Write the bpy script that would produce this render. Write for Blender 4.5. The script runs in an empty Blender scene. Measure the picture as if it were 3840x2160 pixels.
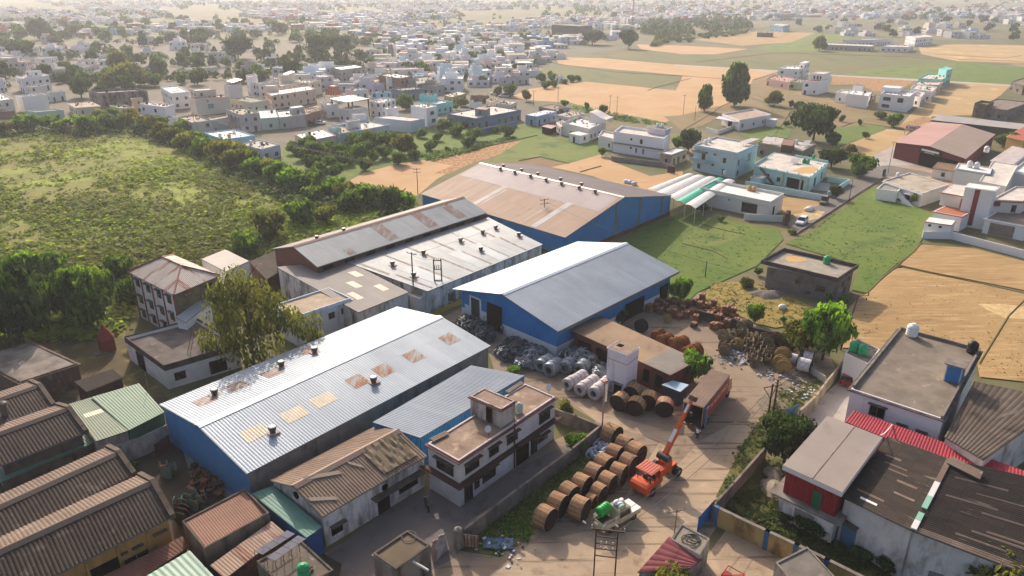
import bpy,bmesh,math,random
from mathutils import Vector,Matrix,noise as mnoise
R = math.radians
scn = bpy.context.scene
# ---------------------------------------------------------------- camera
CAM_H,FPX,PITCH = 52.0,1850.0,22.5
cd = bpy.data.cameras.new("camera"); cam = bpy.data.objects.new("camera",cd)
scn.collection.objects.link(cam); scn.camera = cam
cam.location = (0,0,CAM_H); cam.rotation_euler = (R(90 - PITCH),0,0)
cd.sensor_width = 36; cd.lens = 36 * FPX / 2576; cd.clip_start = 1; cd.clip_end = 12000
# ---------------------------------------------------------------- world, sun, exposure
SUN_EL,SUN_AZ = 29.0,107.0       # the sun stands beyond the scene,a little to the left
w = bpy.data.worlds.new("World"); scn.world = w; w.use_nodes = True
nt = w.node_tree; bg = nt.nodes["Background"]; sky = nt.nodes.new("ShaderNodeTexSky")
sky.sky_type = 'NISHITA'; sky.sun_disc = False
sky.sun_elevation = R(SUN_EL); sky.sun_rotation = R(90 - SUN_AZ); sky.dust_density = 4.0; sky.air_density = .8; sky.ozone_density = .4
nt.links.new(sky.outputs[0],bg.inputs[0]); bg.inputs[1].default_value = 0.15
sl = bpy.data.lights.new("sun",'SUN'); so = bpy.data.objects.new("sun",sl); scn.collection.objects.link(so)
sl.energy = 3.55; sl.angle = R(0.6); sl.color = (1.0,0.885,0.75)
sd = Vector((math.cos(R(SUN_AZ)) * math.cos(R(SUN_EL)),math.sin(R(SUN_AZ)) * math.cos(R(SUN_EL)),math.sin(R(SUN_EL))))
so.rotation_euler = sd.to_track_quat('Z','Y').to_euler(); so.location = (0,0,300)
scn.view_settings.view_transform = 'Standard'; scn.view_settings.look = 'None'
scn.view_settings.exposure = 0.42; scn.view_settings.gamma = 1
scn.render.engine = 'CYCLES'
cy = scn.cycles
cy.use_denoising = True; cy.max_bounces = 6; cy.diffuse_bounces = 3; cy.glossy_bounces = 2
cy.transmission_bounces = 3; cy.volume_bounces = 0; cy.transparent_max_bounces = 4
cy.sample_clamp_indirect = 4; cy.volume_step_rate = 4; cy.use_fast_gi = False
cy.use_adaptive_sampling = True; cy.adaptive_threshold = 0.02
# ---------------------------------------------------------------- helpers
rnd = random.Random(7)
VW = {'D': (0,0,3840)}
for c_ in range(3):
 for r_ in range(3): VW['t%d%d' % (c_,r_)] = (c_ * 1280,r_ * 720,1280)
for k_,x_,y_ in (('fa',0,240),('fb',560,240),('fc',1120,240),('fd',1680,240),('fe',2200,360),('ff',2840,200),
                   ('fg',3200,480),('fh',2560,520),('fy',1820,1200),('fz',2420,1080),('fw',1280,960)): VW[k_] = (x_,y_,640)
ct,st_ = math.cos(R(PITCH)),math.sin(R(PITCH))
def P(v,x,y,z=0.0):
 """where the sight line through a point of the survey photo meets the level z"""
 x0,y0,wd = VW[v]; s = wd / 3840.0
 X = (x0 * 2576 / 3840 + x * s - 1288) / FPX; Y = (y0 * 2576 / 3840 + y * s - 724.5) / FPX
 d = Vector((X,ct - Y * st_,-st_ - Y * ct)); k = (z - CAM_H) / d.z
 return Vector((d.x * k,d.y * k,z))
def proj_y(p):
 d = p - Vector((0,0,CAM_H)); f = d.y * ct - d.z * st_; u = d.y * st_ + d.z * ct
 return 724.5 - FPX * u / f
def zsolve(v,y,xy,lo=0.0,hi=20.0):
 x0,y0,wd = VW[v]; Y = y0 * 2576 / 3840 + y * wd / 3840.0
 for i in range(40):
  m = (lo + hi) / 2
  if proj_y(Vector((xy[0],xy[1],m))) > Y: lo = m
  else: hi = m
 return lo
def lin(h):
 h = h.lstrip('#'); o = []
 for i in (0,2,4):
  c = int(h[i:i+2],16) / 255.0; o.append(c / 12.92 if c <= 0.04045 else ((c + 0.055) / 1.055) ** 2.4)
 return (*o,1.0)
# ---------------------------------------------------------------- materials
MC = {}
def mat(name,c1,c2=None,sc=0.5,ro=0.85,me=0.0,stain=None,bump=0.0,bsc=8.0,stretch=(1,1,1),rib=None,sheet=None,spec=0.3,
  det=5,lo=.35,hi=.65,objvar=0.0,trans=0.0):
 if name in MC: return MC[name]
 m = bpy.data.materials.new(name); m.use_nodes = True; nt = m.node_tree; N = nt.nodes; L = nt.links
 b = N["Principled BSDF"]; b.inputs["Roughness"].default_value = ro; b.inputs["Metallic"].default_value = me
 b.inputs["Specular IOR Level"].default_value = spec
 geo = N.new("ShaderNodeNewGeometry"); pos = geo.outputs["Position"]
 def nz(scale,stretch=(1,1,1),det=5,src=None):
  mp = N.new("ShaderNodeMapping"); mp.inputs["Scale"].default_value = stretch; mp.inputs["Rotation"].default_value = (0,0,0 if src else R(-50)); L.new(src or pos,mp.inputs[0])
  n = N.new("ShaderNodeTexNoise"); n.inputs["Scale"].default_value = scale; n.inputs["Detail"].default_value = det
  n.inputs["Roughness"].default_value = 0.62; L.new(mp.outputs[0],n.inputs[0]); return n.outputs[0]
 def ramp(f,lo,hi):
  r = N.new("ShaderNodeMapRange"); r.inputs[1].default_value = lo; r.inputs[2].default_value = hi; r.clamp = True
  L.new(f,r.inputs[0]); return r.outputs[0]
 def mix(f,a,c,mode='MIX'):
  x = N.new("ShaderNodeMix"); x.data_type = 'RGBA'; x.blend_type = mode
  if isinstance(f,float): x.inputs[0].default_value = f
  else: L.new(f,x.inputs[0])
  for s,q in ((6,a),(7,c)):
   if isinstance(q,tuple): x.inputs[s].default_value = q
   else: L.new(q,x.inputs[s])
  return x.outputs[2]
 col = lin(c1)
 if c2: col = mix(ramp(nz(sc,stretch,det),lo,hi),col,lin(c2))
 uv = None
 if rib or sheet:
  u = N.new("ShaderNodeUVMap"); uv = u.outputs[0]
 if sheet:
  bt = N.new("ShaderNodeTexBrick"); L.new(uv,bt.inputs[0]); bt.offset = 0.0; bt.inputs["Scale"].default_value = 1.0
  bt.inputs["Brick Width"].default_value = sheet[0]; bt.inputs["Row Height"].default_value = sheet[1]
  bt.inputs["Mortar Size"].default_value = sheet[3] if len(sheet) > 3 else 0.02
  a = sheet[2]; bt.inputs["Color1"].default_value = (1,1,1,1); bt.inputs["Color2"].default_value = (1 - a,1 - a,1 - a,1)
  bt.inputs["Mortar"].default_value = (1 - a * 1.5,1 - a * 1.6,1 - a * 1.7,1)
  col = mix(1.0,col if not isinstance(col,tuple) else col,bt.outputs[0],'MULTIPLY')
 for s in (stain or []):
  hexc,l0,h0,ss,sst = s[:5]; usev = uv if (len(s) > 5 and uv) else None
  col = mix(ramp(nz(ss,sst,6,usev),l0,h0),col,lin(hexc))
 if objvar:
  oi = N.new("ShaderNodeObjectInfo"); r = N.new("ShaderNodeMapRange"); r.inputs[3].default_value = 1 - objvar; r.inputs[4].default_value = 1 + objvar * .5
  L.new(oi.outputs["Random"],r.inputs[0]); cc = N.new("ShaderNodeCombineColor")
  for i in range(3): L.new(r.outputs[0],cc.inputs[i])
  col = mix(1.0,col,cc.outputs[0],'MULTIPLY')
 if isinstance(col,tuple): b.inputs["Base Color"].default_value = col
 else: L.new(col,b.inputs["Base Color"])
 h = None
 if rib:
  sx = N.new("ShaderNodeSeparateXYZ"); L.new(uv,sx.inputs[0]); mm = N.new("ShaderNodeMath"); mm.operation = 'MULTIPLY'
  L.new(sx.outputs[0],mm.inputs[0]); mm.inputs[1].default_value = 2 * math.pi / rib
  sn = N.new("ShaderNodeMath"); sn.operation = 'SINE'; L.new(mm.outputs[0],sn.inputs[0]); h = (sn.outputs[0],0.9,rib * .2)
 elif bump: h = (nz(bsc,(1,1,1),6),bump,0.15)
 if h:
  bp = N.new("ShaderNodeBump"); bp.inputs["Strength"].default_value = h[1]; bp.inputs["Distance"].default_value = h[2]
  L.new(h[0],bp.inputs["Height"]); L.new(bp.outputs[0],b.inputs["Normal"])
 if trans:
  t = N.new("ShaderNodeBsdfTranslucent"); ms = N.new("ShaderNodeMixShader"); ms.inputs[0].default_value = trans
  if isinstance(col,tuple): t.inputs[0].default_value = col
  else:
   bright = mix(1.0,col,(1.6,1.7,.75,1),'MULTIPLY'); L.new(bright,t.inputs[0])
  L.new(b.outputs[0],ms.inputs[1]); L.new(t.outputs[0],ms.inputs[2]); L.new(ms.outputs[0],N["Material Output"].inputs[0])
 MC[name] = m; return m
DIRT = ('#5b4d42',.56,.82,.7,(1,1,.22))
def WALL(h,dirt=1):
 s = [('#6b6058',.58,.95,.6,(1,1,.2))] if dirt == 1 else ([('#3b332d',.44,.68,.55,(1,1,.3)),('#8a7a68',.5,.8,1.6,(1,1,.5))] if dirt > 1 else None)
 return mat('plaster_%s_%d' % (h,dirt),'#' + h,None,stain=s,ro=.9,bump=.05)
def PAINT(h,ro=.5,me=0.0): return mat('paint_%s_%d' % (h,int(ro * 100)),'#' + h,None,ro=ro,me=me,spec=.4)
def DECK(h,h2=None): return mat('deck_' + h,'#' + h,'#' + (h2 or h),sc=.45,ro=.9,stain=[('#4a4039',.6,.85,.35,(1,1,1)),('#b3a58f',.62,.8,.8,(1,1,1))],bump=.08)
GLASS = mat('dark_glass','#15181b','#2a2c2c',sc=.8,ro=.15,spec=.5)
DARK = mat('dark_opening','#0b0a0a',None,ro=.95,spec=.05)
WOODBR = PAINT('4a2c1f',.6)
CONC = mat('concrete','#8b8178','#6d645b',sc=.6,ro=.92,stain=[('#3c352f',.55,.8,.9,(1,1,.3))],bump=.1)
CONCD = mat('weathered_concrete','#6b5c4f','#4f443b',sc=.7,ro=.95,stain=[('#2b2521',.52,.75,.8,(1,1,.3))],bump=.12)
IRON = mat('dark_iron','#3a2a24','#5a3a2c',sc=2,ro=.7)
# ---------------------------------------------------------------- mesh building
ORG = {}
class MB:
 def __init__(s): s.v = []; s.f = []; s.m = []; s.u = []; s.hasuv = False
 def face(s,pts,mi=0,uv=None):
  i = len(s.v); s.v += [tuple(p) for p in pts]; s.f.append(tuple(range(i,i + len(pts)))); s.m.append(mi); s.u.append(uv)
  if uv: s.hasuv = True
 def obox(s,o,a,b,c,mi=0):
  o = Vector(o); a = Vector(a); b = Vector(b); c = Vector(c); i = len(s.v)
  s.v += [tuple(o + a * x + b * y + c * z) for z in (0,1) for y in (0,1) for x in (0,1)]
  for q in ((0,2,3,1),(4,5,7,6),(0,1,5,4),(1,3,7,5),(3,2,6,7),(2,0,4,6)):
   s.f.append(tuple(i + k for k in q)); s.m.append(mi); s.u.append(None)
 def box(s,x,y,z,sx,sy,sz,mi=0,rz=0.0):
  """centre x,y; bottom z"""
  c,n = math.cos(rz),math.sin(rz); a = Vector((c * sx,n * sx,0)); b = Vector((-n * sy,c * sy,0))
  s.obox(Vector((x,y,z)) - a / 2 - b / 2,a,b,(0,0,sz),mi)
 def prism(s,pts,z0,z1,mi=0,mt=None):
  n = len(pts); i = len(s.v)
  s.v += [(p[0],p[1],z0) for p in pts] + [(p[0],p[1],z1) for p in pts]
  for k in range(n):
   j = (k + 1) % n; s.f.append((i + k,i + j,i + n + j,i + n + k)); s.m.append(mi); s.u.append(None)
  s.f.append(tuple(range(i + n,i + 2 * n))); s.m.append(mi if mt is None else mt); s.u.append(None)
  s.f.append(tuple(range(i + n - 1,i - 1,-1))); s.m.append(mi); s.u.append(None)
 def cyl(s,p,q,r0,r1=None,n=10,mi=0,mc=None,caps=True):
  p = Vector(p); q = Vector(q); r1 = r0 if r1 is None else r1; d = (q - p).normalized()
  a = d.orthogonal().normalized(); b = d.cross(a); i = len(s.v)
  for c,r in ((p,r0),(q,r1)):
   for k in range(n):
    t = 2 * math.pi * k / n; s.v.append(tuple(c + a * (r * math.cos(t)) + b * (r * math.sin(t))))
  for k in range(n):
   j = (k + 1) % n; s.f.append((i + k,i + j,i + n + j,i + n + k)); s.m.append(mi); s.u.append(None)
  if caps:
   s.f.append(tuple(range(i + n - 1,i - 1,-1))); s.m.append(mi if mc is None else mc); s.u.append(None)
   s.f.append(tuple(range(i + n,i + 2 * n))); s.m.append(mi if mc is None else mc); s.u.append(None)
 def rev(s,o,ax,prof,n=16,mi=0,ms=None):
  """surface of revolution: prof = [(along axis, radius)], closed back on itself when first == last"""
  o = Vector(o); ax = Vector(ax).normalized(); a = ax.orthogonal().normalized(); b = ax.cross(a); i = len(s.v)
  for (h,r) in prof:
   for k in range(n):
    t = 2 * math.pi * k / n; s.v.append(tuple(o + ax * h + a * (r * math.cos(t)) + b * (r * math.sin(t))))
  for p in range(len(prof) - 1):
   for k in range(n):
    j = (k + 1) % n; s.f.append((i + p * n + k,i + p * n + j,i + (p + 1) * n + j,i + (p + 1) * n + k)); s.m.append(ms[p] if ms else mi); s.u.append(None)
 def torus(s,o,ax,Rr,r,n=14,m=6,mi=0):
  prof = [(r * math.sin(2 * math.pi * k / m),Rr + r * math.cos(2 * math.pi * k / m)) for k in range(m + 1)]
  s.rev(o,ax,prof,n,mi)
 def wire(s,p,q,sag,r=.03,n=8,mi=0):
  p = Vector(p); q = Vector(q); pts = [p.lerp(q,k / n) - Vector((0,0,sag * 4 * (k / n) * (1 - k / n))) for k in range(n + 1)]
  for a,b in zip(pts,pts[1:]): s.cyl(a,b,r,n=4,mi=mi,caps=False)
 def build(s,name,mats,parent=None,smooth=False,recalc=True):
  me = bpy.data.meshes.new(name); org = ORG.get(parent.name) if parent else None
  vs = s.v if org is None else [(x - org[0],y - org[1],z - org[2]) for x,y,z in s.v]
  me.from_pydata(vs,[],s.f)
  mats = mats if isinstance(mats,(list,tuple)) else [mats]
  for m in mats: me.materials.append(m)
  if len(mats) > 1: me.polygons.foreach_set("material_index",s.m)
  if s.hasuv:
   ul = me.uv_layers.new(name="UVMap"); fl = []
   for f,u in zip(s.f,s.u):
    for k in range(len(f)): fl += list(u[k]) if u else [0.0,0.0]
   ul.data.foreach_set("uv",fl)
  if smooth: me.polygons.foreach_set("use_smooth",[True] * len(me.polygons))
  if recalc:
   bm = bmesh.new(); bm.from_mesh(me); bmesh.ops.recalc_face_normals(bm,faces=bm.faces); bm.to_mesh(me); bm.free()
  me.update()
  o = bpy.data.objects.new(name,me); scn.collection.objects.link(o)
  if parent:
   o.parent = parent
   if org is not None: ORG[o.name] = org
  return o
def tag(o,label=None,cat=None,group=None,kind='thing'):
 if label: o['label'] = label
 if cat: o['category'] = cat
 if group: o['group'] = group
 if kind: o['kind'] = kind
 return o
def thing(name,label,cat,loc=(0,0,0),rz=0.0,group=None):
 o = bpy.data.objects.new(name,None); scn.collection.objects.link(o); o.location = loc; o.rotation_euler = (0,0,rz)
 o.empty_display_size = .5; ORG[o.name] = tuple(loc) if rz == 0 else (0,0,0)
 return tag(o,label,cat,group)
def dup(root,loc,rz=None,label=None,group=None,scale=None,rot=None):
 r = root.copy(); scn.collection.objects.link(r); r.location = loc
 if rz is not None: r.rotation_euler = (root.rotation_euler[0],root.rotation_euler[1],rz)
 if rot is not None: r.rotation_euler = rot
 if scale is not None: r.scale = scale if isinstance(scale,tuple) else (scale,) * 3
 if label: r['label'] = label
 if group: r['group'] = group
 for ch in list(root.children):
  c = ch.copy(); scn.collection.objects.link(c); c.parent = r
  for g in list(ch.children):
   d = g.copy(); scn.collection.objects.link(d); d.parent = c
 return r
class Kit:
 """one of a kind is built, the first place takes it, the others are copies"""
 def __init__(s,root): s.root = root; s.used = False
 def at(s,loc,rz=None,label=None,group=None,scale=None,rot=None):
  if not s.used:
   s.used = True; r = s.root; r.location = loc
   if rz is not None: r.rotation_euler = (0,0,rz)
   if rot is not None: r.rotation_euler = rot
   if scale is not None: r.scale = scale if isinstance(scale,tuple) else (scale,) * 3
   if label: r['label'] = label
   if group: r['group'] = group
   return r
  return dup(s.root,loc,rz,label,group,scale,rot)
def sheet_poly(name,pts,z,m,kind='structure',label=None,cat=None):
 mb = MB(); mb.face([(p[0],p[1],z) for p in pts]); o = mb.build(name,m,recalc=False)
 if o.data.polygons[0].normal.z < 0: o.data.flip_normals()
 return tag(o,label,cat,None,kind)
def PL(v,pts,z=0.0): return [P(v,x,y,z) for x,y in pts]
def corr(mb,a,b,c,d,pitch,amp,mi=0,k0=0.0,k1=1.0,v0=0.0,v1=1.0,off=0.0,prof='sin'):
 """corrugated sheet: a->b along the eave, d->c along the top; only the part k0..k1, v0..v1 of it"""
 a,b,c,d = (Vector(p) for p in (a,b,c,d)); Lu = (b - a).length; Lv = (d - a).length
 nr = max(2,round(Lu / pitch)); nrm = (b - a).cross(d - a).normalized()
 if nrm.z < 0: nrm = -nrm
 if prof == 'sin': S = 4; pat = (0,.7,1,.7)
 else: S = 4; pat = (0,0,1,1)
 i0,i1 = round(k0 * nr * S),round(k1 * nr * S); prev = None
 for k in range(i0,i1 + 1):
  t = k / (nr * S); h = nrm * (amp * pat[k % S] + off)
  lo = a.lerp(b,t); hi = d.lerp(c,t); p = lo.lerp(hi,v0) + h; q = lo.lerp(hi,v1) + h
  if prev: mb.face([prev[0],p,q,prev[1]],mi,[(prev[2],v0 * Lv),(t * Lu,v0 * Lv),(t * Lu,v1 * Lv),(prev[2],v1 * Lv)])
  prev = (p,q,t * Lu)
def slabq(mb,a,b,c,d,t,mi=0):
 """thin plate under a roof plane"""
 a,b,c,d = (Vector(p) for p in (a,b,c,d)); z = Vector((0,0,t)); top = [a,b,c,d]; bot = [p - z for p in top]
 mb.face(bot[::-1],mi)
 for k in range(4):
  j = (k + 1) % 4; mb.face([bot[k],bot[j],top[j],top[k]],mi)
def uvwall(mb,a,b,z0,za,zb=None,mi=0,extra=None):
 """one wall face a->b from z0 up to za (at a) and zb (at b), uv in metres; extra = peak point between"""
 zb = za if zb is None else zb; a = Vector(a); b = Vector(b); L = (Vector((b.x,b.y,0)) - Vector((a.x,a.y,0))).length
 pts = [(a.x,a.y,z0),(b.x,b.y,z0),(b.x,b.y,zb)]; uv = [(0,z0),(L,z0),(L,zb)]
 if extra is not None:
  e = Vector(extra); pts.append(tuple(e)); uv.append(((Vector((e.x,e.y,0)) - Vector((a.x,a.y,0))).length,e.z))
 pts.append((a.x,a.y,za)); uv.append((0,za)); mb.face(pts,mi,uv)
# ---------------------------------------------------------------- building helpers
def inset(q,t):
 n = len(q); o = []
 for i in range(n):
  p = Vector(q[i][:2]); a = (Vector(q[i - 1][:2]) - p).normalized(); b = (Vector(q[(i + 1) % n][:2]) - p).normalized()
  s = abs(a.x * b.y - a.y * b.x) or 1.0; o.append(p + (a + b) * (t / s))
 return o
def quad4(v,A,B,C,z):
 a,b,c = P(v,*A,z),P(v,*B,z),P(v,*C,z); return [a,b,b + c - a,c]
def window(root,a,b,u,z,ww,hh,out,wallm,kind='window',shade=True,mats=None):
 """a, b: ends of the wall; u metres from a to the window's middle; out: unit normal"""
 a = Vector((a[0],a[1],0)); b = Vector((b[0],b[1],0)); d = (b - a).normalized(); o = a + d * (u - ww / 2) + Vector((0,0,z)); Z = Vector((0,0,1))
 mb = MB(); f = .07
 mb.obox(o + out * .003,d * f,out * .07,Z * hh,0); mb.obox(o + d * (ww - f) + out * .003,d * f,out * .07,Z * hh,0)
 mb.obox(o + d * f + out * .003,d * (ww - 2 * f),out * .06,Z * f,0); mb.obox(o + d * f + Z * (hh - f) + out * .003,d * (ww - 2 * f),out * .06,Z * f,0)
 mb.obox(o + d * f + Z * f + out * .004,d * (ww - 2 * f),out * .03,Z * (hh - 2 * f),1)
 if ww > .9 and kind == 'window': mb.obox(o + d * (ww / 2 - .03) + Z * f + out * .036,d * .05,out * .03,Z * (hh - 2 * f),0)
 if shade: mb.obox(o - d * .2 + Z * (hh + .1) + out * .004,d * (ww + .4),out * .5,Z * .08,2)
 return mb.build(kind,mats or [WOODBR,GLASS,wallm],root)
def block(root,q,z0,z1,wall,deck,par=.6,part='wall',slab=0.0,slabm=None,win=0,wz=None,seed=0,faces=(0,3),wmats=None,shade=True,coping=None):
 """flat-roofed block over quad q = near, right, back, left corner; z1 = top of the parapet"""
 r = random.Random(seed * 31 + len(root.name)); mb = MB(); zd = z1 - par; n = len(q)
 inn = inset(q,.18) if par > .05 else q
 for i in range(n):
  j = (i + 1) % n
  mb.face([(q[i][0],q[i][1],z0),(q[j][0],q[j][1],z0),(q[j][0],q[j][1],z1),(q[i][0],q[i][1],z1)],0)
  if par > .05:
   mb.face([(q[i][0],q[i][1],z1),(q[j][0],q[j][1],z1),(inn[j].x,inn[j].y,z1),(inn[i].x,inn[i].y,z1)],1 if coping else 0)
   mb.face([(inn[i].x,inn[i].y,z1),(inn[j].x,inn[j].y,z1),(inn[j].x,inn[j].y,zd - .02),(inn[i].x,inn[i].y,zd - .02)],0)
 o = mb.build(part,[wall,coping] if coping else wall,root,recalc=False)
 mb = MB(); mb.prism(inset(q,.12) if par > .05 else q,zd - .12,zd if par > .05 else zd + .005,0); mb.build('roof',deck,root)
 if slab:
  mb = MB(); oq = inset(q,-slab); zs = zd - .16
  iq = inset(q,.01)
  for i in range(n):
   j = (i + 1) % n
   for (za,zb,flip) in ((zs + .13,zs + .13,0),(zs,zs,1)):
    f = [(iq[i].x,iq[i].y,za),(iq[j].x,iq[j].y,za),(oq[j].x,oq[j].y,za),(oq[i].x,oq[i].y,za)]; mb.face(f if not flip else f[::-1])
   mb.face([(oq[i].x,oq[i].y,zs),(oq[j].x,oq[j].y,zs),(oq[j].x,oq[j].y,zs + .13),(oq[i].x,oq[i].y,zs + .13)])
  mb.build('cornice',slabm or wall,root,recalc=False)
 if win:
  c = sum((Vector(p[:2]) for p in q),Vector((0,0))) / n
  for fi in faces:
   a,b = q[fi],q[(fi + 1) % n]; L = (Vector(b[:2]) - Vector(a[:2])).length; k = max(1,int(L / 3.4))
   d = (Vector(b[:2]) - Vector(a[:2])).normalized(); out = Vector((d.y,-d.x)); mid = (Vector(a[:2]) + Vector(b[:2])) / 2
   if (mid - c).dot(out) < 0: out = -out
   out = Vector((out.x,out.y,0))
   for s in range(win):
    zf = z0 + s * 3.1
    if zf + 2.4 > zd: continue
    for i in range(k):
     u = L * (i + .5) / k + r.uniform(-.3,.3); x = r.random()
     if x < .14 and k > 1: continue
     if x > .82 and s == 0: window(root,a,b,u,zf + .05,1.05,2.1,out,wall,'door',shade,wmats or [WOODBR,WOODBR,wall])
     else:
      ww = r.choice((1.0,1.2,1.5,.8)); window(root,a,b,u,zf + r.uniform(.85,1.0),min(ww,L * .6),r.choice((1.2,1.35)),out,wall,'window',shade,wmats)
 return o
def facewin(root,q,fi,specs,wall,wmats=None,shade=True,kind='window'):
 a,b = q[fi],q[(fi + 1) % len(q)]; L = (Vector(b[:2]) - Vector(a[:2])).length; d = (Vector(b[:2]) - Vector(a[:2])).normalized()
 c = sum((Vector(p[:2]) for p in q),Vector((0,0))) / len(q); out = Vector((d.y,-d.x))
 if ((Vector(a[:2]) + Vector(b[:2])) / 2 - c).dot(out) < 0: out = -out
 for (u,z,ww,hh) in specs: window(root,a,b,u * L,z,ww,hh,Vector((out.x,out.y,0)),wall,kind,shade,wmats)
DKW = DECK('d8cfc4','b9aea2'); DKT = DECK('b7a48c','94836e'); DKB = DECK('8d7d70','6a5c50'); DKG = DECK('9a958c','7d766c')
WHITED = mat('white_limewashed_roof','#e6e3de','#d2ccc4',sc=.5,ro=.8)
def house(label,v,blocks,name='house',cat='house',group=None):
 """blocks: (A, B, C, z1, z0, wall material, deck material, options)"""
 A0 = blocks[0][0]; z = blocks[0][3]; o = P(v,*A0,z); root = thing(name,label,cat,(o.x,o.y,0),0,group)
 for i,bk in enumerate(blocks):
  A,B,C,z1,z0,wm,dm = bk[:7]; op = dict(bk[7]) if len(bk) > 7 else {}
  wm = WALL(wm) if isinstance(wm,str) else wm
  q = quad4(v,A,B,C,z1); ew = op.pop('explicit',None); sh = op.pop('sh',True)
  op.setdefault('seed',int(A[0] + A[1])); op.setdefault('part','wall' if i == 0 else ('upper_storey' if z0 > 2 else 'annex'))
  block(root,q,z0,z1,wm,dm,**op)
  for (fi,specs) in (ew or []): facewin(root,q,fi,specs,wm,op.get('wmats'),sh)
 return root
# a water tank: ribbed barrel with domed lid
def tank_kit(h,label):
 r = thing('water_tank',label,'water tank'); m = mat('tank_' + h,'#' + h,None,ro=.55,stain=[('#8d857c',.62,.8,2,(1,1,1))])
 mb = MB(); pr = [(0,0),(0,.55)]
 for k in range(4): pr += [(.12 + k * .26,.55),(.16 + k * .26,.58),(.22 + k * .26,.58),(.26 + k * .26,.55)]
 pr += [(1.15,.53),(1.3,.35),(1.34,.22)]; mb.rev((0,0,0),(0,0,1),pr,18); mb.build('barrel',m,r,smooth=True)
 mb = MB(); mb.cyl((0,0,1.32),(0,0,1.42),.24,.2,12); mb.build('lid',m,r)
 return Kit(r)
TK = {k: tank_kit(h,'w') for k,h in (('white','e4e2dd'),('green','2c9a62'),('black','1b1b1c'),('tan','c59a5e'),('gw','9fb0a2'))}
def tank(k,v,x,y,z,label,s=1.0): return TK[k].at(P(v,x,y,z),rnd.uniform(0,6),label,'rooftop water tanks',s)
# overhead poles
def pole(label,v,x,y,h,arms=1,m=None,name='utility_pole',r=.11,rz=.6):
 p = P(v,x,y); t = thing(name,label,'utility pole',p); m = m or IRON
 mb = MB(); mb.cyl(p,p + Vector((0,0,h)),r,r * .7,8); mb.build('pole_shaft',m,t)
 d = Vector((math.cos(rz),math.sin(rz),0))
 for k in range(arms):
  z = Vector((0,0,h - .25 - k * .9)); mb = MB(); w_ = 1.0 if arms < 3 else .8
  mb.obox(p + z - d * w_ - Vector((0,0,.05)),d * 2 * w_,Vector((-d.y,d.x,0)) * .1,(0,0,.1)); mb.build('crossarm',m,t)
  mb = MB()
  for e in (-.9,0,.9): mb.cyl(p + z + d * w_ * e,p + z + d * w_ * e + Vector((0,0,.3)),.06,.04,6)
  mb.build('insulators',PAINT('8a6a58',.3),t)
 return t
def wall_run(label,pts,z,th,m,name='compound_wall',cat='wall',piers=0,cap=None):
 """free-standing wall along pts"""
 p0 = pts[0]; t = thing(name,label,cat,(p0[0],p0[1],0)); mb = MB(); mp = MB(); mc = MB()
 for a,b in zip(pts,pts[1:]):
  a = Vector((a[0],a[1],0)); b = Vector((b[0],b[1],0)); d = (b - a).normalized(); n = Vector((-d.y,d.x,0)) * th
  mb.obox(a - n / 2 - d * th * .5,b - a + d * th,n,(0,0,z))
  if cap: mc.obox(a - n * .8 - d * th * .5 + Vector((0,0,z + .002)),b - a + d * th,n * 1.6,(0,0,.08))
  if piers:
   L = (b - a).length; k = max(1,round(L / piers))
   for i in range(k + 1):
    c = a.lerp(b,i / k); mp.box(c.x,c.y,0,th * 1.7,th * 1.7,z + .12,0,math.atan2(d.y,d.x))
 mb.build('wall_panel',m,t)
 if piers: mp.build('piers',piers_m.get(name,m),t)
 if cap: mc.build('coping',cap,t)
 return t
piers_m = {}
# ---------------------------------------------------------------- ground
G0 = mat('ground_mixed','#7d6e50','#5f6240',sc=.012,ro=.97,stain=[('#5c5a33',.45,.6,.03,(1,1,1)),('#a08a64',.6,.75,.02,(1,1,1))],bump=.2,bsc=.8)
mb = MB(); mb.face([(-5200,-300,0),(5200,-300,0),(5200,7000,0),(-5200,7000,0)]); tag(mb.build('ground',G0,recalc=False),kind='structure')
TAN = mat('stubble_field','#aa8a5c','#9c7c50',sc=.08,ro=.97,stain=[('#7d6644',.56,.74,.25,(.35,1,1)),('#bd9d6c',.5,.7,1.2,(.12,1,1)),('#6f6a3c',.66,.78,.06,(1,1,1))],bump=.5,bsc=3)
TANP = mat('ripe_wheat_field','#bf9a70','#b38d62',sc=.05,ro=.97,stain=[('#9a6a3f',.6,.78,.35,(.25,1,1)),('#8b5c33',.66,.8,.12,(1,.5,1))],bump=.4,bsc=2)
TANL = mat('threshing_field','#b79a6c','#ab8b5c',sc=.03,ro=.97,stain=[('#d5b886',.55,.7,.05,(1,1,1))],bump=.3,bsc=1)
GRN = mat('green_field','#62762c','#747838',sc=.06,ro=.97,stain=[('#47601f',.5,.66,.12,(1,1,1)),('#857a45',.6,.76,.05,(1,1,1))],bump=.4,bsc=4)
GRNL = mat('lush_lawn','#566e24','#68762c',sc=.12,ro=.97,stain=[('#3f5a1b',.55,.7,.4,(1,1,1)),('#7d7a3c',.62,.78,.1,(1,1,1))],bump=.6,bsc=5)
GOLV = mat('olive_field','#66683c','#72693f',sc=.02,ro=.97,stain=[('#565f32',.5,.7,.05,(1,.3,1))],bump=.2,bsc=1)
SCRB = mat('scrub_ground','#747a2a','#80763a',sc=.07,ro=.97,stain=[('#8d9a30',.48,.64,.04,(1,1,1)),('#655c30',.58,.74,.2,(1,1,1)),('#8a7a4c',.62,.72,.03,(1,1,1)),('#565a26',.56,.66,.09,(1,1,1))],bump=.8,bsc=2)
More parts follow.
